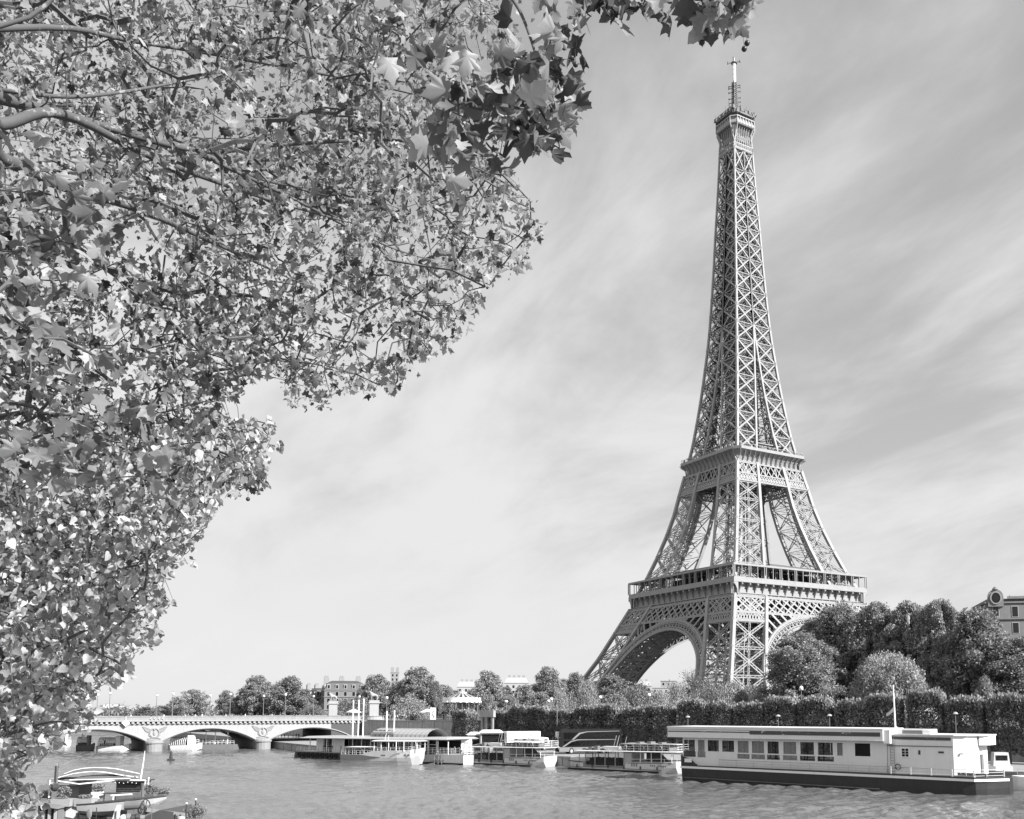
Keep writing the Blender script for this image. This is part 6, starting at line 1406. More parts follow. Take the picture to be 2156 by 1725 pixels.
rail(m, [(10, .1, 3.0), (20, .3, 3.35), (22.4, 1.6, 3.7)], .7, 1.2, .03, 2); rail(m, [(.2, .3, 2.05), (9.5, .1, 2.05)], .95, 1.1, .03, 2); m.build('deck_post', 'white', cz)
m = MB(); m.box(10.4, 13.2, .6, 4.2, 3.0, 5.1); m.build('wheelhouse', 'glass', cz); m = MB(); [m.box(14+1.5*k, 14.8+1.5*k, 1.0, 3.8, 3.0, 3.9) for k in range(5)]; [m.box(1.8+1.2*k, 2.4+1.2*k, .8, 4.0, 2.06, 2.9) for k in range(6)]; m.build('seat_row', 'cloth_dark', cz)
m = MB(); m.loft([[(1.2, .1, 3.6), (10.2, .1, 3.7), (10.2, 4.7, 3.7), (1.2, 4.7, 3.6)], [(1.0, 0, 3.75), (10.2, 0, 3.85), (10.2, 4.8, 3.85), (1.0, 4.8, 3.75)]]); [m.beam((x, y, 2.0), (x, y, 3.7), .1) for x in (1.4, 4.3, 7.2) for y in (.3, 4.5)]; m.build('awning', 'white', cz)
m = MB(); m.tube([(11.5, 2.4, 5.5), (11.9, 2.4, 7.0)], .05, 5); m.tube([(12.5, 2.4, 5.5), (12.6, 2.4, 6.6)], .05, 5); m.build('antenna', 'white', cz)
def onboat(t, x, y, z, k, label, group):
    a = t.rotation_euler[2]; person((t.location[0]+x*math.cos(a)-y*math.sin(a), t.location[1]+x*math.sin(a)+y*math.cos(a), z), k, label, group)
for i in range(7): onboat(cz, 1.5+1.15*i, .9+(i % 2)*1.2, 2.06-.35, i % 5, 'passenger in %s at stern rail of sightseeing boat' % TONE[i % 5], 'passengers on the sightseeing boat')
for i in range(5): onboat(cz, 15+1.4*i, 1.2+(i % 2), 3.1, (i+1) % 5, 'passenger in %s under roof of sightseeing boat' % TONE[(i+1) % 5], 'passengers under the roof')
# embarkation pontoon
pn = moor('embarkation_pontoon', 'long floating landing stage with a wide roof, a glazed vault and flagpoles', 'pontoon', (622, 1596), (950, 1610)); PW = 10
m = MB(); m.loft([[(-1.2, .5, .4), (-1.2, PW, .4), (-.2, PW, 1.5), (-.2, 0, 1.5)], [(0, 0, -.5), (0, PW, -.5), (0, PW, 1.8), (0, 0, 1.8)]]); m.box(0, 36, .0, PW, -.5, 1.7); m.build('hull', 'dark', pn)
for k in range(9):
    m = MB(); m.tube([(1.6+1.75*k+.5*math.cos(a), -.18, .95+.5*math.sin(a)) for a in np.linspace(0, 2*math.pi, 12)], .16, 5); m.build('tyre_fender', 'black', pn)
m = MB(); m.box(36.01, 58, .2, PW, -.5, 2.1); m.build('hull', 'boat_white', pn)
m = MB(); m.box(0, 36, .05, PW, 1.702, 1.82); m.box(36.01, 58, .25, PW, 2.102, 2.2); m.build('deck', 'lightgrey', pn)
m = MB(); m.loft([[(3.6, -1.2, 5.1), (53.6, -1.0, 5.5), (53.6, PW, 5.5), (3.6, PW, 5.1)], [(3.2, -1.5, 5.3), (54, -1.3, 5.7), (54, PW+.3, 5.7), (3.2, PW+.3, 5.3)], [(4.5, .2, 5.75), (53, .3, 6.1), (53, PW-.5, 6.1), (4.5, PW-.5, 5.75)]]); m.build('roof', 'lightgrey', pn)
for x in np.arange(5, 54, 3.2): m = MB(); m.beam((x, .5, 1.8), (x, .5, 5.3), .18); m.build('post', 'white', pn)
m = MB(); m.box(8.3, 53, 8.2, 8.4, 2.21, 5.3); m.build('shade_wall', 'dark', pn); m = MB(); [m.box(18+3.1*k, 19.6+3.1*k, 4, 5.2, 2.21, 3.0+.4*(k % 3)) for k in range(11)]; m.build('counter', 'rust', pn)  # dark wall added inside, its colour standing for the shade under the roof
m = MB(); m.box(5.4, 8.2, 2.2, 8, 1.82, 5.1); m.box(12.0, 16.6, 1.6, 1.8, 1.82, 5.1); m.box(28, 29, 2, 8, 1.82, 5.2); m.build('wall_panel', 'white', pn)
m = MB(); m.box(8.2, 12.0, 2.6, 2.7, 1.82, 5.0); m.box(16.6, 27.9, 2.6, 2.7, 1.82, 5.1); m.box(29.01, 38, 3, 3.1, 1.82, 5.2); m.build('glazing', 'glass_dark', pn)
m = MB()
for x in np.arange(8.2, 38, 1.5): m.box(x, x+.14, 2.5, 2.59, 1.82, 5.1)
m.box(8.2, 28, 2.5, 2.595, 3.4, 3.5); m.build('mullion', 'lightgrey', pn)
m = MB(); rail(m, [(.2, .1, 1.8), (36, .1, 1.8)], 1.1, 1.5, .03, 3); rail(m, [(36.2, .3, 2.2), (58, .3, 2.2), (58, PW, 2.2)], 1.5, 1.2, .04, 4); m.build('railing', 'white', pn)
m = MB(); n = 10; arc = [(1.2+6*(1-math.cos(a))*.5*1.2, 6.0+1.9*math.sin(a)) for a in np.linspace(0, math.pi, n)]
for x0, x1 in ((26.5, 45.6), ):
    o_ = len(m.v); m.v += [(x0, y, z) for y, z in arc]+[(x1, y, z) for y, z in arc]; m.f += [(o_+i, o_+i+1, o_+n+i+1, o_+n+i) for i in range(n-1)]
va = m.build('vault', 'lightgrey', pn)
m = MB()
for k in range(13): x = 27+1.5*k; m.tube([(x, y-.03, z+.05) for y, z in arc], .09, 4)
m.build('rib', 'mid', va)
m = MB(); m.extrude([(26.4, y, z) for y, z in arc], (.1, 0, 0)); m.build('end_glazing', 'glass', va)
m = MB(); m.box(27.2, 34.5, .95, 1.05, 5.9, 7.1); m.build('side_glazing', 'glass', va)
m = MB(); strip(m, 36.1, 58, -.3, .35, -.3, .35, .15, .1); m.build('waterline_shadow', 'black', pn)  # shadow along the foot of the hull, put in as a black band
for i, (x, z) in enumerate(((19.6, 15.0), (21.4, 15.0), (22.9, 15.3), (31.0, 12.2), (33.4, 12.4))):
    m = MB(); m.tube([(x, 1.6+.2*i, 5.6), (x, 1.6+.2*i, z)], [.2, .16], 7); m.build('flagpole', 'white', pn)
m = MB(); m.box(38.5, 48.5, 1.4, 1.5, 2.2, 5.3); pg = m.build('glazing', 'glass', pn); m = MB(); [m.box(38.5+2.5*k, 38.7+2.5*k, 1.25, 1.39, 2.2, 5.4) for k in range(5)]; [m.box(38.5, 48.5, 1.25, 1.385, z, z+.12) for z in (3.2, 4.3)]; m.build('mullion', 'white', pg)
m = MB()
for x in (49.5, 50.7, 51.8): m.beam((x, -.3, 0), (x-.5, .3, 2.4), .16); m.beam((x-1.2, -.5, .5), (x+.8, -.5, .9), .12)
m.tube([(50.5+.6*math.cos(a), -.6, 2.2+.6*math.sin(a)) for a in np.linspace(0, 6.28, 10)], .12, 5); m.build('gangway_frame', 'rust', pn)
for i in range(8): onboat(pn, 49+.75*i+prng.uniform(-.2, .2), 2.5+prng.uniform(0, 4), 2.2, (i*2) % 5, 'visitor in %s at right end of landing stage' % TONE[(i*2) % 5], 'visitors on the landing stage')
for i in range(9): onboat(pn, 9+3.4*i+prng.uniform(-.6, .6), 1.0+prng.uniform(0, 1.2), 1.82, (i*2+1) % 5, 'passenger in %s at the rail of the landing stage' % TONE[(i*2+1) % 5], 'passengers along the landing stage')
# glass-roofed boats seen through the arches
gb0 = None
for a, b, lb in (((200, 1582), (266, 1582), 'glass-roofed boat with white bow under the left arch beside the pier'), ((158, 1580), (194, 1580), 'glass-roofed boat second from the pier under the left arch'), ((118, 1573), (152, 1572), 'glass-roofed boat half hidden by leaves, farthest left under the arch'), ((352, 1580), (418, 1580), 'glass-roofed boat with white hull seen through the middle arch')):
    A, B = at(*a, z=0.), at(*b, z=0.); L = np.linalg.norm((B-A)[:2]); rz = math.atan2(*((B-A)[:2])[::-1])
    if gb0 is None:
        gb0 = thing('glass_roofed_boat', lb, 'tour boat', (A[0], A[1], 0), rz, 'glass-roofed boats by the bridge'); L0 = L; gb0.scale = (1, 1, 1.35)
        hull([(0, .6, 3.6, 1.2, -.3, .3), (.8, 0, 4.2, 1.1, -.3, .2), (L*.8, 0, 4.2, 1.2, -.3, .2), (L, 1.4, 2.8, 1.7, .3, .2)]).build('hull', 'boat_white', gb0)
        m = MB(); arc = [(2.1-2.0*math.cos(a_), 1.1+1.9*math.sin(a_)**.7) for a_ in np.linspace(0.02, math.pi-.02, 9)]; m.loft([[(.6, y, z) for y, z in arc], [(L*.55, y, z) for y, z in arc]], closed=False, caps=True); c_ = m.build('canopy', 'glass', gb0)
        m = MB(); [m.tube([(.6+(L*.55-.6)*k/8, y, z+.03) for y, z in arc], .07, 4) for k in range(9)]; m.build('rib', 'white', c_)
        m = MB(); m.box(L*.6, L*.74, .8, 3.4, 1.1, 3.4); m.build('wheelhouse', 'white', gb0); m = MB(); rail(m, [(L*.76, .2, 1.2), (L*.95, 1.2, 1.6)], .9, .8, .03, 2); m.build('railing', 'white', gb0)
        m = MB(); m.box(1, L*.53, .5, 3.7, 1.0, 1.7); m.build('seat_row', 'cloth_mid', gb0)
    else: dup(gb0, (A[0], A[1], 0), rz, lb, None, (L/L0, L/L0, 1.35))
A, B = at(416, 1578, z=0.), at(492, 1578, z=0.); L = np.linalg.norm((B-A)[:2])
t = thing('canopy_landing', 'landing stage with white canopies and queueing passengers seen through the middle arch', 'pontoon', (A[0], A[1], 0), math.atan2(*((B-A)[:2])[::-1]))
m = MB(); m.box(0, L, 0, 7, -.3, 1.6); m.build('hull', 'mid', t); m = MB(); rail(m, [(0, .1, 1.6), (L, .1, 1.6)], 1.1, 1.2, .04, 2); m.build('railing', 'white', t)
m = MB(); [m.loft([[(-4+6*k, 1, 5.4), (1+6*k, 1, 5.4), (1+6*k, 6, 5.4), (-4+6*k, 6, 5.4)], [(-2+6*k, 3, 6.6), (-1+6*k, 3, 6.6), (-1+6*k, 4, 6.6), (-2+6*k, 4, 6.6)]]) for k in range(3)]; [m.tube([(x, 1.2, 1.6), (x, 1.2, 5.4)], .15, 6) for x in (-3, 2, 5, 9)]; m.build('canopy', 'white', t)
for i in range(14): onboat(t, -3+1.0*i+prng.uniform(-.3, .3), 1+prng.uniform(0, 2), 1.6, (i*3+1) % 5, 'passenger in %s queueing beyond the middle arch' % TONE[(i*3+1) % 5], 'queue seen through the middle arch')
# buoys
for x, y, lb in ((359.5, 1601, 'dark conical buoy on the water below the bridge pier, nearer one'), (219, 1580, 'dark conical buoy on the water before the boat under the left arch')):
    p = at(x, y, z=0.0); t = thing('buoy', lb, 'buoy', (p[0], p[1], 0), 0, 'buoys below the bridge'); m = MB(); m.lathe([(.9, -.2), (1.0, .25), (.4, .5), (.3, 2.0), (.05, 2.6)], 10); m.build('float', 'dark', t); m = MB(); m.lathe([(.2, 2.4), (.32, 2.9), (.05, 3.2)], 8); m.build('top_mark', 'lightgrey', t)

# ------------------------------------------------------------------ vehicles and kiosks on the lower quay
VY = -31.3-70
p = at(1178, None, D=227); ba = R(258.7); co = thing('coach', 'dark double-decker coach with tinted windows parked on the lower quay', 'coach', (p[0], p[1], QZ), ba); co.scale = (1.15, 1.2, 1.45)
m = MB(); Lc, Wc, Hc = 13.6, 2.6, 4.0
m.loft([[(x, y, z) for y, z in ((0, .35), (0, 1.2), (0.02, 3.5), (.25, Hc), (Wc-.25, Hc), (Wc-.02, 3.5), (Wc, 1.2), (Wc, .35))] for x in (.35, Lc)]+[]); m.loft([[(x, y, z) for y, z in ((0, .35), (0, 1.2), (0.02, 3.5), (.25, Hc-.2), (Wc-.25, Hc-.2), (Wc-.02, 3.5), (Wc, 1.2), (Wc, .35))] for x in (.0, .349)]); cbd = m.build('body', 'coach_paint', co)
m = MB(); m.box(-.03, .0, .2, Wc-.2, 1.2, 2.15); m.build('windscreen', 'glass_dark', co); m = MB(); m.box(-.03, 0, .2, Wc-.2, 2.45, 3.6); m.build('windscreen', 'glass_dark', co)
for y0, z0, z1 in ((-.03, 2.45, 3.4), (-.03, 1.35, 2.05)):
    m = MB(); m.box(1.0, Lc-.3, y0, y0+.025, z0, z1); m.build('side_window', 'coach_glass', co)
m = MB(); m.extrude([(.6, -.05, 1.2), (2.4, -.05, 2.1), (4.0, -.05, 2.35), (Lc-1.2, -.05, 2.32), (Lc-1.2, -.05, 2.25), (4.1, -.05, 2.22), (2.6, -.05, 1.95), (1.0, -.05, 1.15)], (0, .03, 0)); m.extrude([(2.6, -.05, 2.3), (4.2, -.05, 3.4), (6, -.05, 3.62), (Lc-.5, -.05, 3.68), (Lc-.5, -.05, 3.6), (6, -.05, 3.5), (4.5, -.05, 3.2), (3.1, -.05, 2.3)], (0, .03, 0)); m.build('bright_trim', 'mid', co)
m = MB(); m.box(-.02, Lc, -.02, -.001, .4, 1.1); m.build('lower_panel', 'mid', co)
for x in (2.6, 9.6, 11.0):
    for y in (.12, Wc-.12):
        m = MB(); m.tube([(x, y-.18, .5), (x, y+.18, .5)], .5, 14); w_ = m.build('wheel', 'black', co); m = MB(); m.tube([(x, y-.2, .5), (x, y+.2, .5)], .28, 12); m.build('rim', 'lightgrey', w_)
for y in (.35, Wc-.35): m = MB(); m.box(-.06, -.01, y-.2, y+.2, .8, 1.0); m.build('headlight', 'white', co)
for s, y in ((-1, -.25), (1, Wc+.25)): m = MB(); m.beam((.2, y-s*.25, 2.7), (-.35, y, 2.6), .08); m.box(-.45, -.3, y-.14, y+.14, 1.9, 2.6); m.build('mirror', 'dark', co)
p = at(1068, None, D=245); tk = thing('box_truck', 'white box truck with a round emblem parked on the lower quay', 'truck', (p[0], p[1], QZ), R(258.7)); tk.scale = (1.1, 1.15, 1.25)
m = MB(); m.box(0, 8.0, 0, 2.5, .95, 3.9); bx = m.build('cargo_box', 'white', tk); m = MB(); [m.box(-.04, 0, y, y+.06, 1, 3.8) for y in (.1, 1.22, 2.3)]; [m.box(-.05, -.001, .2, 2.3, z, z+.05) for z in (1.5, 3.2)]; m.build('rear_door', 'mid', bx)
m = MB(); m.tube([(5.6+.42*math.cos(a), -.02, 2.7+.42*math.sin(a)) for a in np.linspace(.6, 5.6, 14)], .09, 5); m.box(5.2, 5.75, -.03, .0, 2.62, 2.75); m.build('emblem', 'mid', bx)
m = MB(); m.extrude([(8.15, .05, .5), (10.2, .05, .5), (10.25, .05, 1.4), (9.9, .05, 2.6), (8.15, .05, 2.75)], (0, 2.4, 0)); cbq = m.build('cab', 'white', tk); m = MB(); m.box(8.9, 9.8, .02, .049, 1.55, 2.3); m.build('side_window', 'glass_dark', cbq); m = MB(); m.extrude([(10.27, .2, 1.45), (9.93, .2, 2.5), (9.96, .2, 2.5), (10.3, .2, 1.45)], (0, 2.1, 0)); m.build('windscreen', 'glass_dark', cbq)
m = MB(); m.box(.2, 10, .3, 2.2, .5, .94); m.build('chassis', 'dark', tk)
for x in (1.6, 2.7, 9.0):
    for y in (.15, 2.35): m = MB(); m.tube([(x, y-.15, .48), (x, y+.15, .48)], .48, 14); w_ = m.build('wheel', 'black', tk); m = MB(); m.tube([(x, y-.17, .48), (x, y+.17, .48)], .25, 10); m.build('rim', 'lightgrey', w_)
def kiosk(x, y, w, h, label):
    p = at(x, None, D=y); t = thing('kiosk', label, 'kiosk', (p[0], p[1], QZ), AZ-math.pi/2+.25); m = MB(); m.box(-w/2, w/2, 0, 2.4, 0, h-.5); m.build('booth', 'lightgrey', t)
    m = MB(); m.loft([[(-w/2-.5, -1, h-.5), (w/2+.5, -1, h-.5), (w/2+.5, 2.9, h-.5), (-w/2-.5, 2.9, h-.5)], [(-w/2+.6, .6, h+.25), (w/2-.6, .6, h+.25), (w/2-.6, 1.6, h+.25), (-w/2+.6, 1.6, h+.25)]]); m.build('roof', 'white', t)
    m = MB(); m.box(-w/2+.3, w/2-.3, -.05, -.01, 1.0, h-.9); m.build('counter_window', 'glass_dark', t); [None]
    return t
kiosk(1036, 248, 5.6, 5.0, 'white canopied kiosk on the quay left of the box truck'); kiosk(1000, 251, 3.0, 4.4, 'small white kiosk on the quay between the pontoon and the canopied kiosk')
p = at(981, 1590, D=232); t = thing('ticket_booth', 'narrow white ticket booth with a framed door at the right end of the pontoon', 'booth', (p[0], p[1], 2.2), AZ-math.pi/2); m = MB(); m.box(-1.2, 1.2, 0, 1.8, 0, 3.6); m.build('wall', 'white', t); m = MB(); m.box(-.55, .55, -.05, -.01, .2, 2.7); d_ = m.build('door', 'lightgrey', t); m = MB(); m.box(-.35, .35, -.08, -.051, .5, 2.3); m.build('pane', 'white', d_)
for x, D, lb in ((900, 318, 'small roofed stall at the top of the quay wall right of the crowd'), (745, 352, 'pale market umbrella between the two statue plinths')):
    p = at(x, None, D=D); t = thing('parasol', lb, 'parasol', (p[0], p[1], SZ+.6)); m = MB(); m.tube([(0, 0, 0), (0, 0, 3.4)], .07, 6); m.build('pole', 'mid', t); m = MB(); m.lathe([(2.6, 2.7), (2.7, 2.9), (1.2, 3.6), (.1, 4.0)], 10); m.build('canopy', 'cream', t)
p = at(912, None, D=314); t = thing('advertising_column', 'white upright sign panel beside the stall above the quay wall', 'sign', (p[0], p[1], SZ+.8), AZ-math.pi/2); m = MB(); m.box(-.9, .9, -.2, .2, .4, 4.2); m.build('panel', 'white', t); m = MB(); m.box(-.3, .3, -.1, .1, 0, .4); m.build('foot', 'mid', t); m = MB(); m.tube([(.3*math.sin(3*a), -.23, .9+.9*a) for a in np.linspace(0, 2.6, 10)], .12, 4); m.build('figure', 'mid', t)
p = at(1026, None, D=266); t = thing('stone_portal', 'dark stone portal with a heavy lintel in a gap of the clipped trees', 'portal', (p[0], p[1], QZ), math.atan2(.40, .915)); zz = at(1026, 1496, D=266)[2]-QZ
for x in (-1.9, .1, 1.7): m = MB(); m.box(x-.3, x+.3, -.3, .3, 0, zz-1.8); m.build('pillar', 'stone_mid', t)
m = MB(); m.box(-2.6, 2.5, -.5, .5, zz-1.8, zz); m.build('lintel', 'stone_dark', t)

# ------------------------------------------------------------------ houseboat on the near side (local x = right, y = away, z = up)
HD = 76.0; hp0 = at(200, 1690, D=HD); hc = (hp0-CAM)@_f; KX = hc/FPX
HBX = lambda x: (x-200)*KX
HBZ = lambda y, d=0.0: hp0[2]+(1690-y)*(KX+d/FPX)+(d*(hp0[2]-CAM[2])/HD)*1.0
RA = math.atan2(_r[1], _r[0])
hb = thing('houseboat', 'cluttered houseboat with a grey shuttered cabin and arched white canopy in the bottom left', 'houseboat', (hp0[0], hp0[1], 0), RA)
def X_(x, d=0.0): return HBX(x)*(1+d/HD)
DZ = HBZ(1700)-.9
m = MB(); m.loft([[(X_(-40), -2, -.6), (X_(-40), 5.5, -.6), (X_(-40), 5.5, DZ), (X_(-40), -2, DZ)], [(X_(300), -2, -.6), (X_(300), 5.5, -.6), (X_(300), 5.5, DZ), (X_(300), -2, DZ)], [(X_(352), -1.2, -.6), (X_(352), 4.2, -.6), (X_(352), 4.2, HBZ(1705)), (X_(352), -1.2, HBZ(1702))], [(X_(392), 1.2, .4), (X_(392), 1.8, .4), (X_(392), 1.8, HBZ(1718)), (X_(392), 1.2, HBZ(1718))]]); m.build('hull', 'dark', hb)
m = MB(); m.beam((X_(330), -1.6, HBZ(1700)), (X_(400), 1.2, HBZ(1722)), .18, .25); m.box(X_(312), X_(340), -1.4, 2.5, DZ, HBZ(1694)); m.build('bulwark', 'mid', hb)
m = MB(); m.extrude([(X_(105), -1.2, HBZ(1740)), (X_(148), -1.5, HBZ(1740)), (X_(148), -1.5, HBZ(1697)), (X_(105), -1.2, HBZ(1690))], (0, 4.0, 0)); cab = m.build('cabin', 'mid', hb)
m = MB(); m.extrude([(X_(64), 1.0, HBZ(1740)), (X_(104.5), -1.15, HBZ(1740)), (X_(104.5), -1.15, HBZ(1692)), (X_(64), 1.0, HBZ(1694))], (0, 3.4, 0)); m.build('side_cabin', 'canopy', hb)
m = MB(); m.loft([[(X_(60), .6, HBZ(1694)), (X_(103), -1.5, HBZ(1691)), (X_(152), -1.9, HBZ(1697.5)), (X_(152), 2.8, HBZ(1697)), (X_(60), 4.5, HBZ(1692))], [(X_(62), .8, HBZ(1689)), (X_(103), -1.3, HBZ(1685.5)), (X_(150), -1.7, HBZ(1692.5)), (X_(150), 2.6, HBZ(1692)), (X_(62), 4.3, HBZ(1688))]]); m.build('cabin_roof', 'mid', hb)
for x in (109, 123.5, 137.5):
    t0 = (x-105)/43; yy = -1.2-.3*t0-.05
    m = MB(); m.box(X_(x-2.3), X_(x+2.3), yy-.02, yy+.06, HBZ(1738), HBZ(1699)); wd_ = m.build('window', 'glass_dark', cab)
    m = MB(); m.box(X_(x+2.6), X_(x+8.2), yy-.06, yy+.04, HBZ(1738), HBZ(1699)); m.build('shutter', 'lightgrey', wd_)
m = MB(); m.extrude([(X_(149), -.6, HBZ(1740)), (X_(212), .4, HBZ(1740)), (X_(212), .4, HBZ(1696)), (X_(149), -.6, HBZ(1698))], (0, .6, 0)); ww_ = m.build('deckhouse', 'lightgrey', hb)
m = MB(); a0, a1 = X_(172), X_(192); m.extrude([(a0, -.28, HBZ(1722)), (a1, .0, HBZ(1722)), (a1, .0, HBZ(1708)), ((a0+a1)/2, -.16, HBZ(1704.5)), (a0, -.28, HBZ(1708))], (0, -.06, 0)); aw = m.build('arched_window', 'lightgrey', ww_)
m = MB(); m.tube([(a0, -.4, HBZ(1722)), (a0, -.4, HBZ(1708)), ((a0+a1)/2, -.3, HBZ(1704)), (a1, -.12, HBZ(1708)), (a1, -.12, HBZ(1722))], .06, 5); m.build('frame', 'mid', aw)
# chimney, posts, beams
m = MB(); m.tube([(X_(108), .4, HBZ(1664)), (X_(108), .4, HBZ(1614)), (X_(108.4), .4, HBZ(1609))], [.12, .12, .09], 10); m.tube([(X_(108), .4, HBZ(1662)), (X_(103), .2, HBZ(1650))], .14, 8); chm = m.build('stovepipe', 'chrome', hb)
m = MB(); m.ball((X_(109), .3, HBZ(1659)), .3, 8, 6); m.build('pipe_elbow', 'dark', chm)
for x, y0, y1, d in ((93.5, 1680, 1643, .5), (275.5, 1674, 1638, 2.5), (228.5, 1690, 1676, .6), (269, 1655, 1644, 2.5)):
    m = MB(); m.tube([(X_(x), d, HBZ(y0, d)), (X_(x+.8), d, HBZ(y1, d))], .05, 6); m.build('post', 'white', hb)
m = MB(); m.tube([(X_(140), 1.5, HBZ(1652, 1.5)), (X_(175), 2, HBZ(1648, 2)), (X_(209), 2.4, HBZ(1644, 2.4)), (X_(270), 2.5, HBZ(1644.5, 2.5))], .05, 6); m.tube([(X_(100), .8, HBZ(1644, 1)), (X_(140), 1.5, HBZ(1652, 1.5))], .04, 5); m.tube([(X_(224), .6, HBZ(1675.6, .6)), (X_(266), .8, HBZ(1673, .8))], .06, 6); m.build('roof_beam', 'white', hb)
# arched canopies
def can_(ptsA, ptsB, dA, dB, nm, edge=True):
    m = MB(); n = len(ptsA); o_ = 0; m.v += [(X_(x, dA), dA, HBZ(y, dA)) for x, y in ptsA]+[(X_(x, dB), dB, HBZ(y, dB)) for x, y in ptsB]; m.f += [(i, i+1, n+i+1, n+i) for i in range(n-1)]
    c_ = m.build('canopy', nm, hb); sm_ = c_.modifiers.new('t', 'SOLIDIFY'); sm_.thickness = .05
    m = MB(); m.tube([(X_(x, dA), dA-.04, HBZ(y, dA)) for x, y in ptsA], .045, 6); m.tube([(X_(x, dB), dB, HBZ(y, dB)) for x, y in ptsB], .045, 6); m.build('edge_rail', 'white', c_)
can_([(67, 1641), (84, 1636), (104, 1631), (126, 1628), (148, 1626.5), (172, 1628), (190, 1631), (212, 1635)], [(40, 1632.5), (60, 1625), (80, 1621), (104, 1619.3), (128, 1620), (150, 1622), (175, 1627), (200, 1632)], 3.2, 6.5, 'canopy')
can_([(110, 1644), (140, 1643), (172, 1642.5), (205, 1641.5), (238, 1640.8)], [(112, 1637.5), (140, 1634.5), (172, 1633), (200, 1634), (236, 1639)], 2.3, 3.6, 'canopy')
m = MB(); m.loft([[(X_(30), 4, HBZ(1655, 4)), (X_(110), 3, HBZ(1655, 3)), (X_(110), 6, HBZ(1650, 5)), (X_(30), 7, HBZ(1650, 6))], [(X_(30), 4, HBZ(1641, 4)), (X_(110), 3, HBZ(1643, 3)), (X_(110), 6, HBZ(1640, 5)), (X_(30), 7, HBZ(1640, 6))]]); m.build('wheelhouse_roof', 'lightgrey', hb)
m = MB(); m.box(X_(20), X_(108), 3.6, 5.5, DZ, HBZ(1655, 3.6)); m.build('wheelhouse', 'mid', hb)
# dark boarded shed
m = MB(); m.box(X_(202, 2.8), X_(254, 2.8), 2.8, 4.4, DZ, HBZ(1647.5, 2.8)); shd = m.build('shed', 'rust', hb)
m = MB(); [m.box(X_(202, 2.7), X_(254, 2.7), 2.74, 2.79, HBZ(1650+3.4*k, 2.7), HBZ(1650+3.4*k, 2.7)+.03) for k in range(6)]; m.build('board_joint', 'black', shd); m = MB(); m.box(X_(198, 2.5), X_(259, 2.5), 2.4, 4.7, HBZ(1648.2, 2.5), HBZ(1646, 2.5)); m.build('roof', 'dark', shd)
for k in range(6): m = MB(); m.ball((X_(206+9*k, 2.3), 2.3, HBZ(1648.5+(k % 3), 2.3)), .035, 6, 5); m.build('lamp_bulb', 'white', shd)
# deck table, chair, winch with hand wheel
m = MB(); m.box(X_(196, 1.2), X_(226, 1.2), 1.0, 1.9, HBZ(1672.5, 1.2), HBZ(1671, 1.2)); [m.beam((X_(x, 1.2), 1.3, HBZ(1672, 1.2)), (X_(x, 1.2), 1.3, DZ), .06) for x in (199, 223)]; m.build('table', 'dark', hb)
wn = MB(); wn.tube([(X_(287), -1.6, HBZ(1691)), (X_(322), -1.5, HBZ(1690))], .30, 12); [wn.beam((X_(x), -1.5, HBZ(1694)), (X_(x), -1.5, DZ-.6), .35, .5) for x in (300, 313)]; wn.box(X_(296), X_(318), -1.9, -1.0, DZ-.2, DZ+.2); wno = wn.build('winch', 'rust', hb)
m = MB(); cx_, cz_ = X_(327), HBZ(1694.5); m.tube([(cx_+.16*math.cos(a), -1.5+.35*math.cos(a), cz_+.5*math.sin(a)) for a in np.linspace(0, 2*math.pi, 18)], .035, 5); [m.beam((cx_, -1.5, cz_), (cx_+.16*math.cos(a), -1.5+.35*math.cos(a), cz_+.5*math.sin(a)), .04) for a in np.linspace(0, 2*math.pi, 6)[:-1]]; m.build('hand_wheel', 'dark', wno)
m = MB()
for k in range(7): m.tube([(X_(275+1.2*k), -1.9, HBZ(1689)), (X_(272+1.6*k), -2.0, HBZ(1702)), (X_(268+2.3*k), -2.0, HBZ(1718))], .035, 5)
m.build('rope_bundle', 'cloth_light', hb)
m = MB(); m.ball((X_(223), -2.2, HBZ(1706)), .34, 12, 8, (.55, .2, 1.0)); m.tube([(X_(223.5), -2.2, HBZ(1712)), (X_(228), -2.2, HBZ(1730))], .05, 5); m.build('propeller_blade', 'mid', hb)
m = MB(); [m.tube([(X_(x), -2.1, HBZ(1730)), (X_(x), -2.1, HBZ(y))], .03, 5) for x, y in ((236, 1694), (276, 1700))]; m.build('stanchion', 'dark', hb)
for k in range(5):
    m = MB(); m.ball((X_(289+8*k), -1.9+.1*k, HBZ(1716-2*(k % 2))), .26, 8, 6); m.build('float_ball', ['cloth_light', 'mid', 'dark', 'dark', 'mid'][k], hb)
# flagpole
m = MB(); m.tube([(X_(250, 3), 3, HBZ(1641, 3)), (X_(253.5, 3), 3, HBZ(1612, 3)), (X_(256, 3), 3, HBZ(1583, 3))], [.06, .045, .02], 6); m.build('flagpole', 'white', hb)
# the rowing boat carried on deck
p = hp0; rb = thing('rowing_boat', 'white rowing boat lying on the houseboat deck behind the winch', 'rowing boat', (hp0[0], hp0[1], 0), RA)
rg = []
for t in np.linspace(0, 1, 9):
    x = X_(184+(346-184)*t); w_ = .75*math.sin(math.pi*min(1, .22+.78*t))**.6 if t < 1 else .04; zt_2 = HBZ(1690-13*t**1.4-1.0*math.sin(math.pi*t)); dp = (1.0*math.sin(math.pi*min(1, .18+.72*t))**.7 if t < 1 else .2); yc = -.9+1.2*t
    rg.append([(x, yc-w_, zt_2), (x, yc-w_*.75, zt_2-dp*.62), (x, yc, zt_2-dp), (x, yc+w_*.75, zt_2-dp*.62), (x, yc+w_, zt_2), (x, yc+w_*.8, zt_2-.15), (x, yc, zt_2-dp*.7), (x, yc-w_*.8, zt_2-.15)])
m = MB(); m.loft(rg); m.build('hull', 'lightgrey', rb)
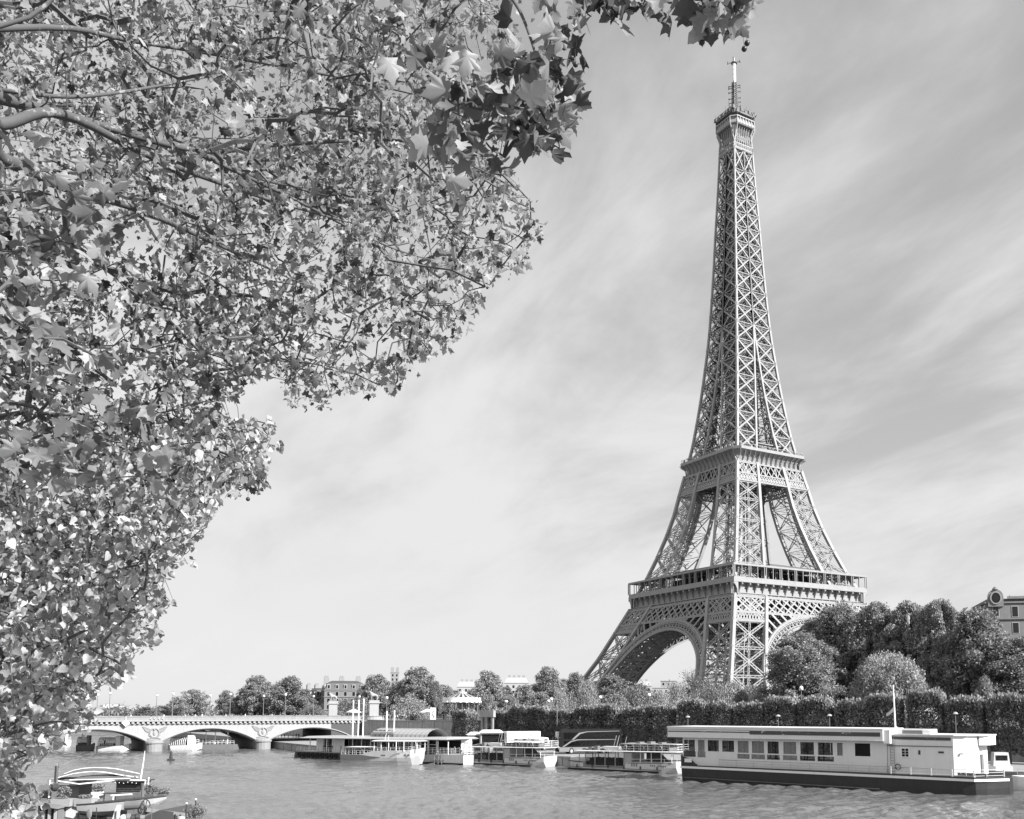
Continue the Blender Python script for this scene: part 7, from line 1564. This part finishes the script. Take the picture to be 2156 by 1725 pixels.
m = MB(); [m.tube([r[k] for r in rg], .05, 5) for k in (0, 4)]; m.tube([r[2] for r in rg[:6]], .08, 5); m.build('gunwale', 'dark', rb)
# planters and pot plants
def planter(x0, x1, y0, y1, d, yt, kd, label, mm, bush=1):
    c_ = (X_((x0+x1)/2, d), d); a = RA; w_ = X_(x1, d)-X_(x0, d); z0 = HBZ(y1, d); h_ = HBZ(y0, d)-z0
    t = thing('planter', label, 'planter', (hp0[0]+c_[0]*math.cos(a)-c_[1]*math.sin(a), hp0[1]+c_[0]*math.sin(a)+c_[1]*math.cos(a), z0), a)
    m = MB(); m.loft([[(-w_/2*.95, -.4, 0), (w_/2*.95, -.4, 0), (w_/2*.95, .4, 0), (-w_/2*.95, .4, 0)], [(-w_/2, -.45, h_), (w_/2, -.45, h_), (w_/2, .45, h_), (-w_/2, .45, h_)]]); m.build('box', mm, t)
    H_2 = HBZ(yt, d)-HBZ(y0, d); n_ = max(1, int(w_/.7)); lobes = [((-w_/2+w_*(i+.5)/n_, 0, h_+H_2*(.45+.12*(i % 2))), (.5, .45, H_2*.5)) for i in range(n_)]
    me = crown(int(x0)+900, lobes, 900, .11, .15, 3.0); me.materials.append(M[kd]); link('foliage', me, None, t)
    m = MB(); [m.tube([(l[0][0], 0, h_-.1), (l[0][0]+.05, .05, h_+H_2*.8)], [.03, .01], 4) for l in lobes]; m.build('stem', 'bark', t); return t
planter(122, 163, 1682, 1697, -.6, 1651, 'leaf_mid', 'dark wooden planter with a bushy dark plant on the houseboat cabin', 'wood')
planter(164, 202, 1681, 1697, -.2, 1672, 'leaf_mid', 'long pale wooden planter with low plants right of the dark planter', 'wood')
planter(176, 190, 1668, 1682, 1.4, 1648, 'leaf_dark', 'tall potted shrub at the left end of the dark boarded shed', 'white')
planter(282, 302, 1672, 1678, 1.8, 1640, 'leaf_mid', 'airy potted shrub beside the white post on the houseboat', 'rust')
planter(296, 316, 1672, 1678, 2.4, 1660, 'leaf_dark', 'low dark potted plant right of the airy potted shrub', 'rust')
planter(66, 92, 1680, 1690, 1.0, 1662, 'leaf_light', 'pale potted shrub at the left end of the houseboat', 'mid')
planter(404, 448, 1722, 1740, -1.0, 1693, 'leaf_mid', 'wild flowering shrub in a trough at the bottom edge right of the houseboat', 'mid')
m = MB(); t = thing('bucket', 'white bucket by the thin posts at the bow of the houseboat', 'bucket', tuple(hp0*[1, 1, 0]), RA); m.lathe([(.22, HBZ(1730)), (.27, HBZ(1717)), (.30, HBZ(1716))], 12, (X_(397), -1, 0)); m.build('pail', 'white', t); m = MB(); m.tube([(X_(397)+.29*math.cos(a), -1.0, HBZ(1717)+.2*math.sin(a)-.1) for a in np.linspace(math.pi, 2*math.pi, 8)], .02, 4); m.build('handle', 'mid', t)
for x, y, lb in ((404, 1690, 'thin dark post with a wire at the bow of the houseboat, left one'), (423, 1682, 'thin dark post with a pale top at the bow of the houseboat, right one')):
    t = thing('mooring_post', lb, 'post', tuple(hp0*[1, 1, 0]), RA, 'thin posts at the bow'); m = MB(); m.tube([(X_(x), -.9, 0), (X_(x), -.9, HBZ(y))], .045, 6); m.build('pole', 'dark', t); m = MB(); m.ball((X_(x), -.9, HBZ(y-1)), .07, 6, 5); m.build('cap', 'white', t)
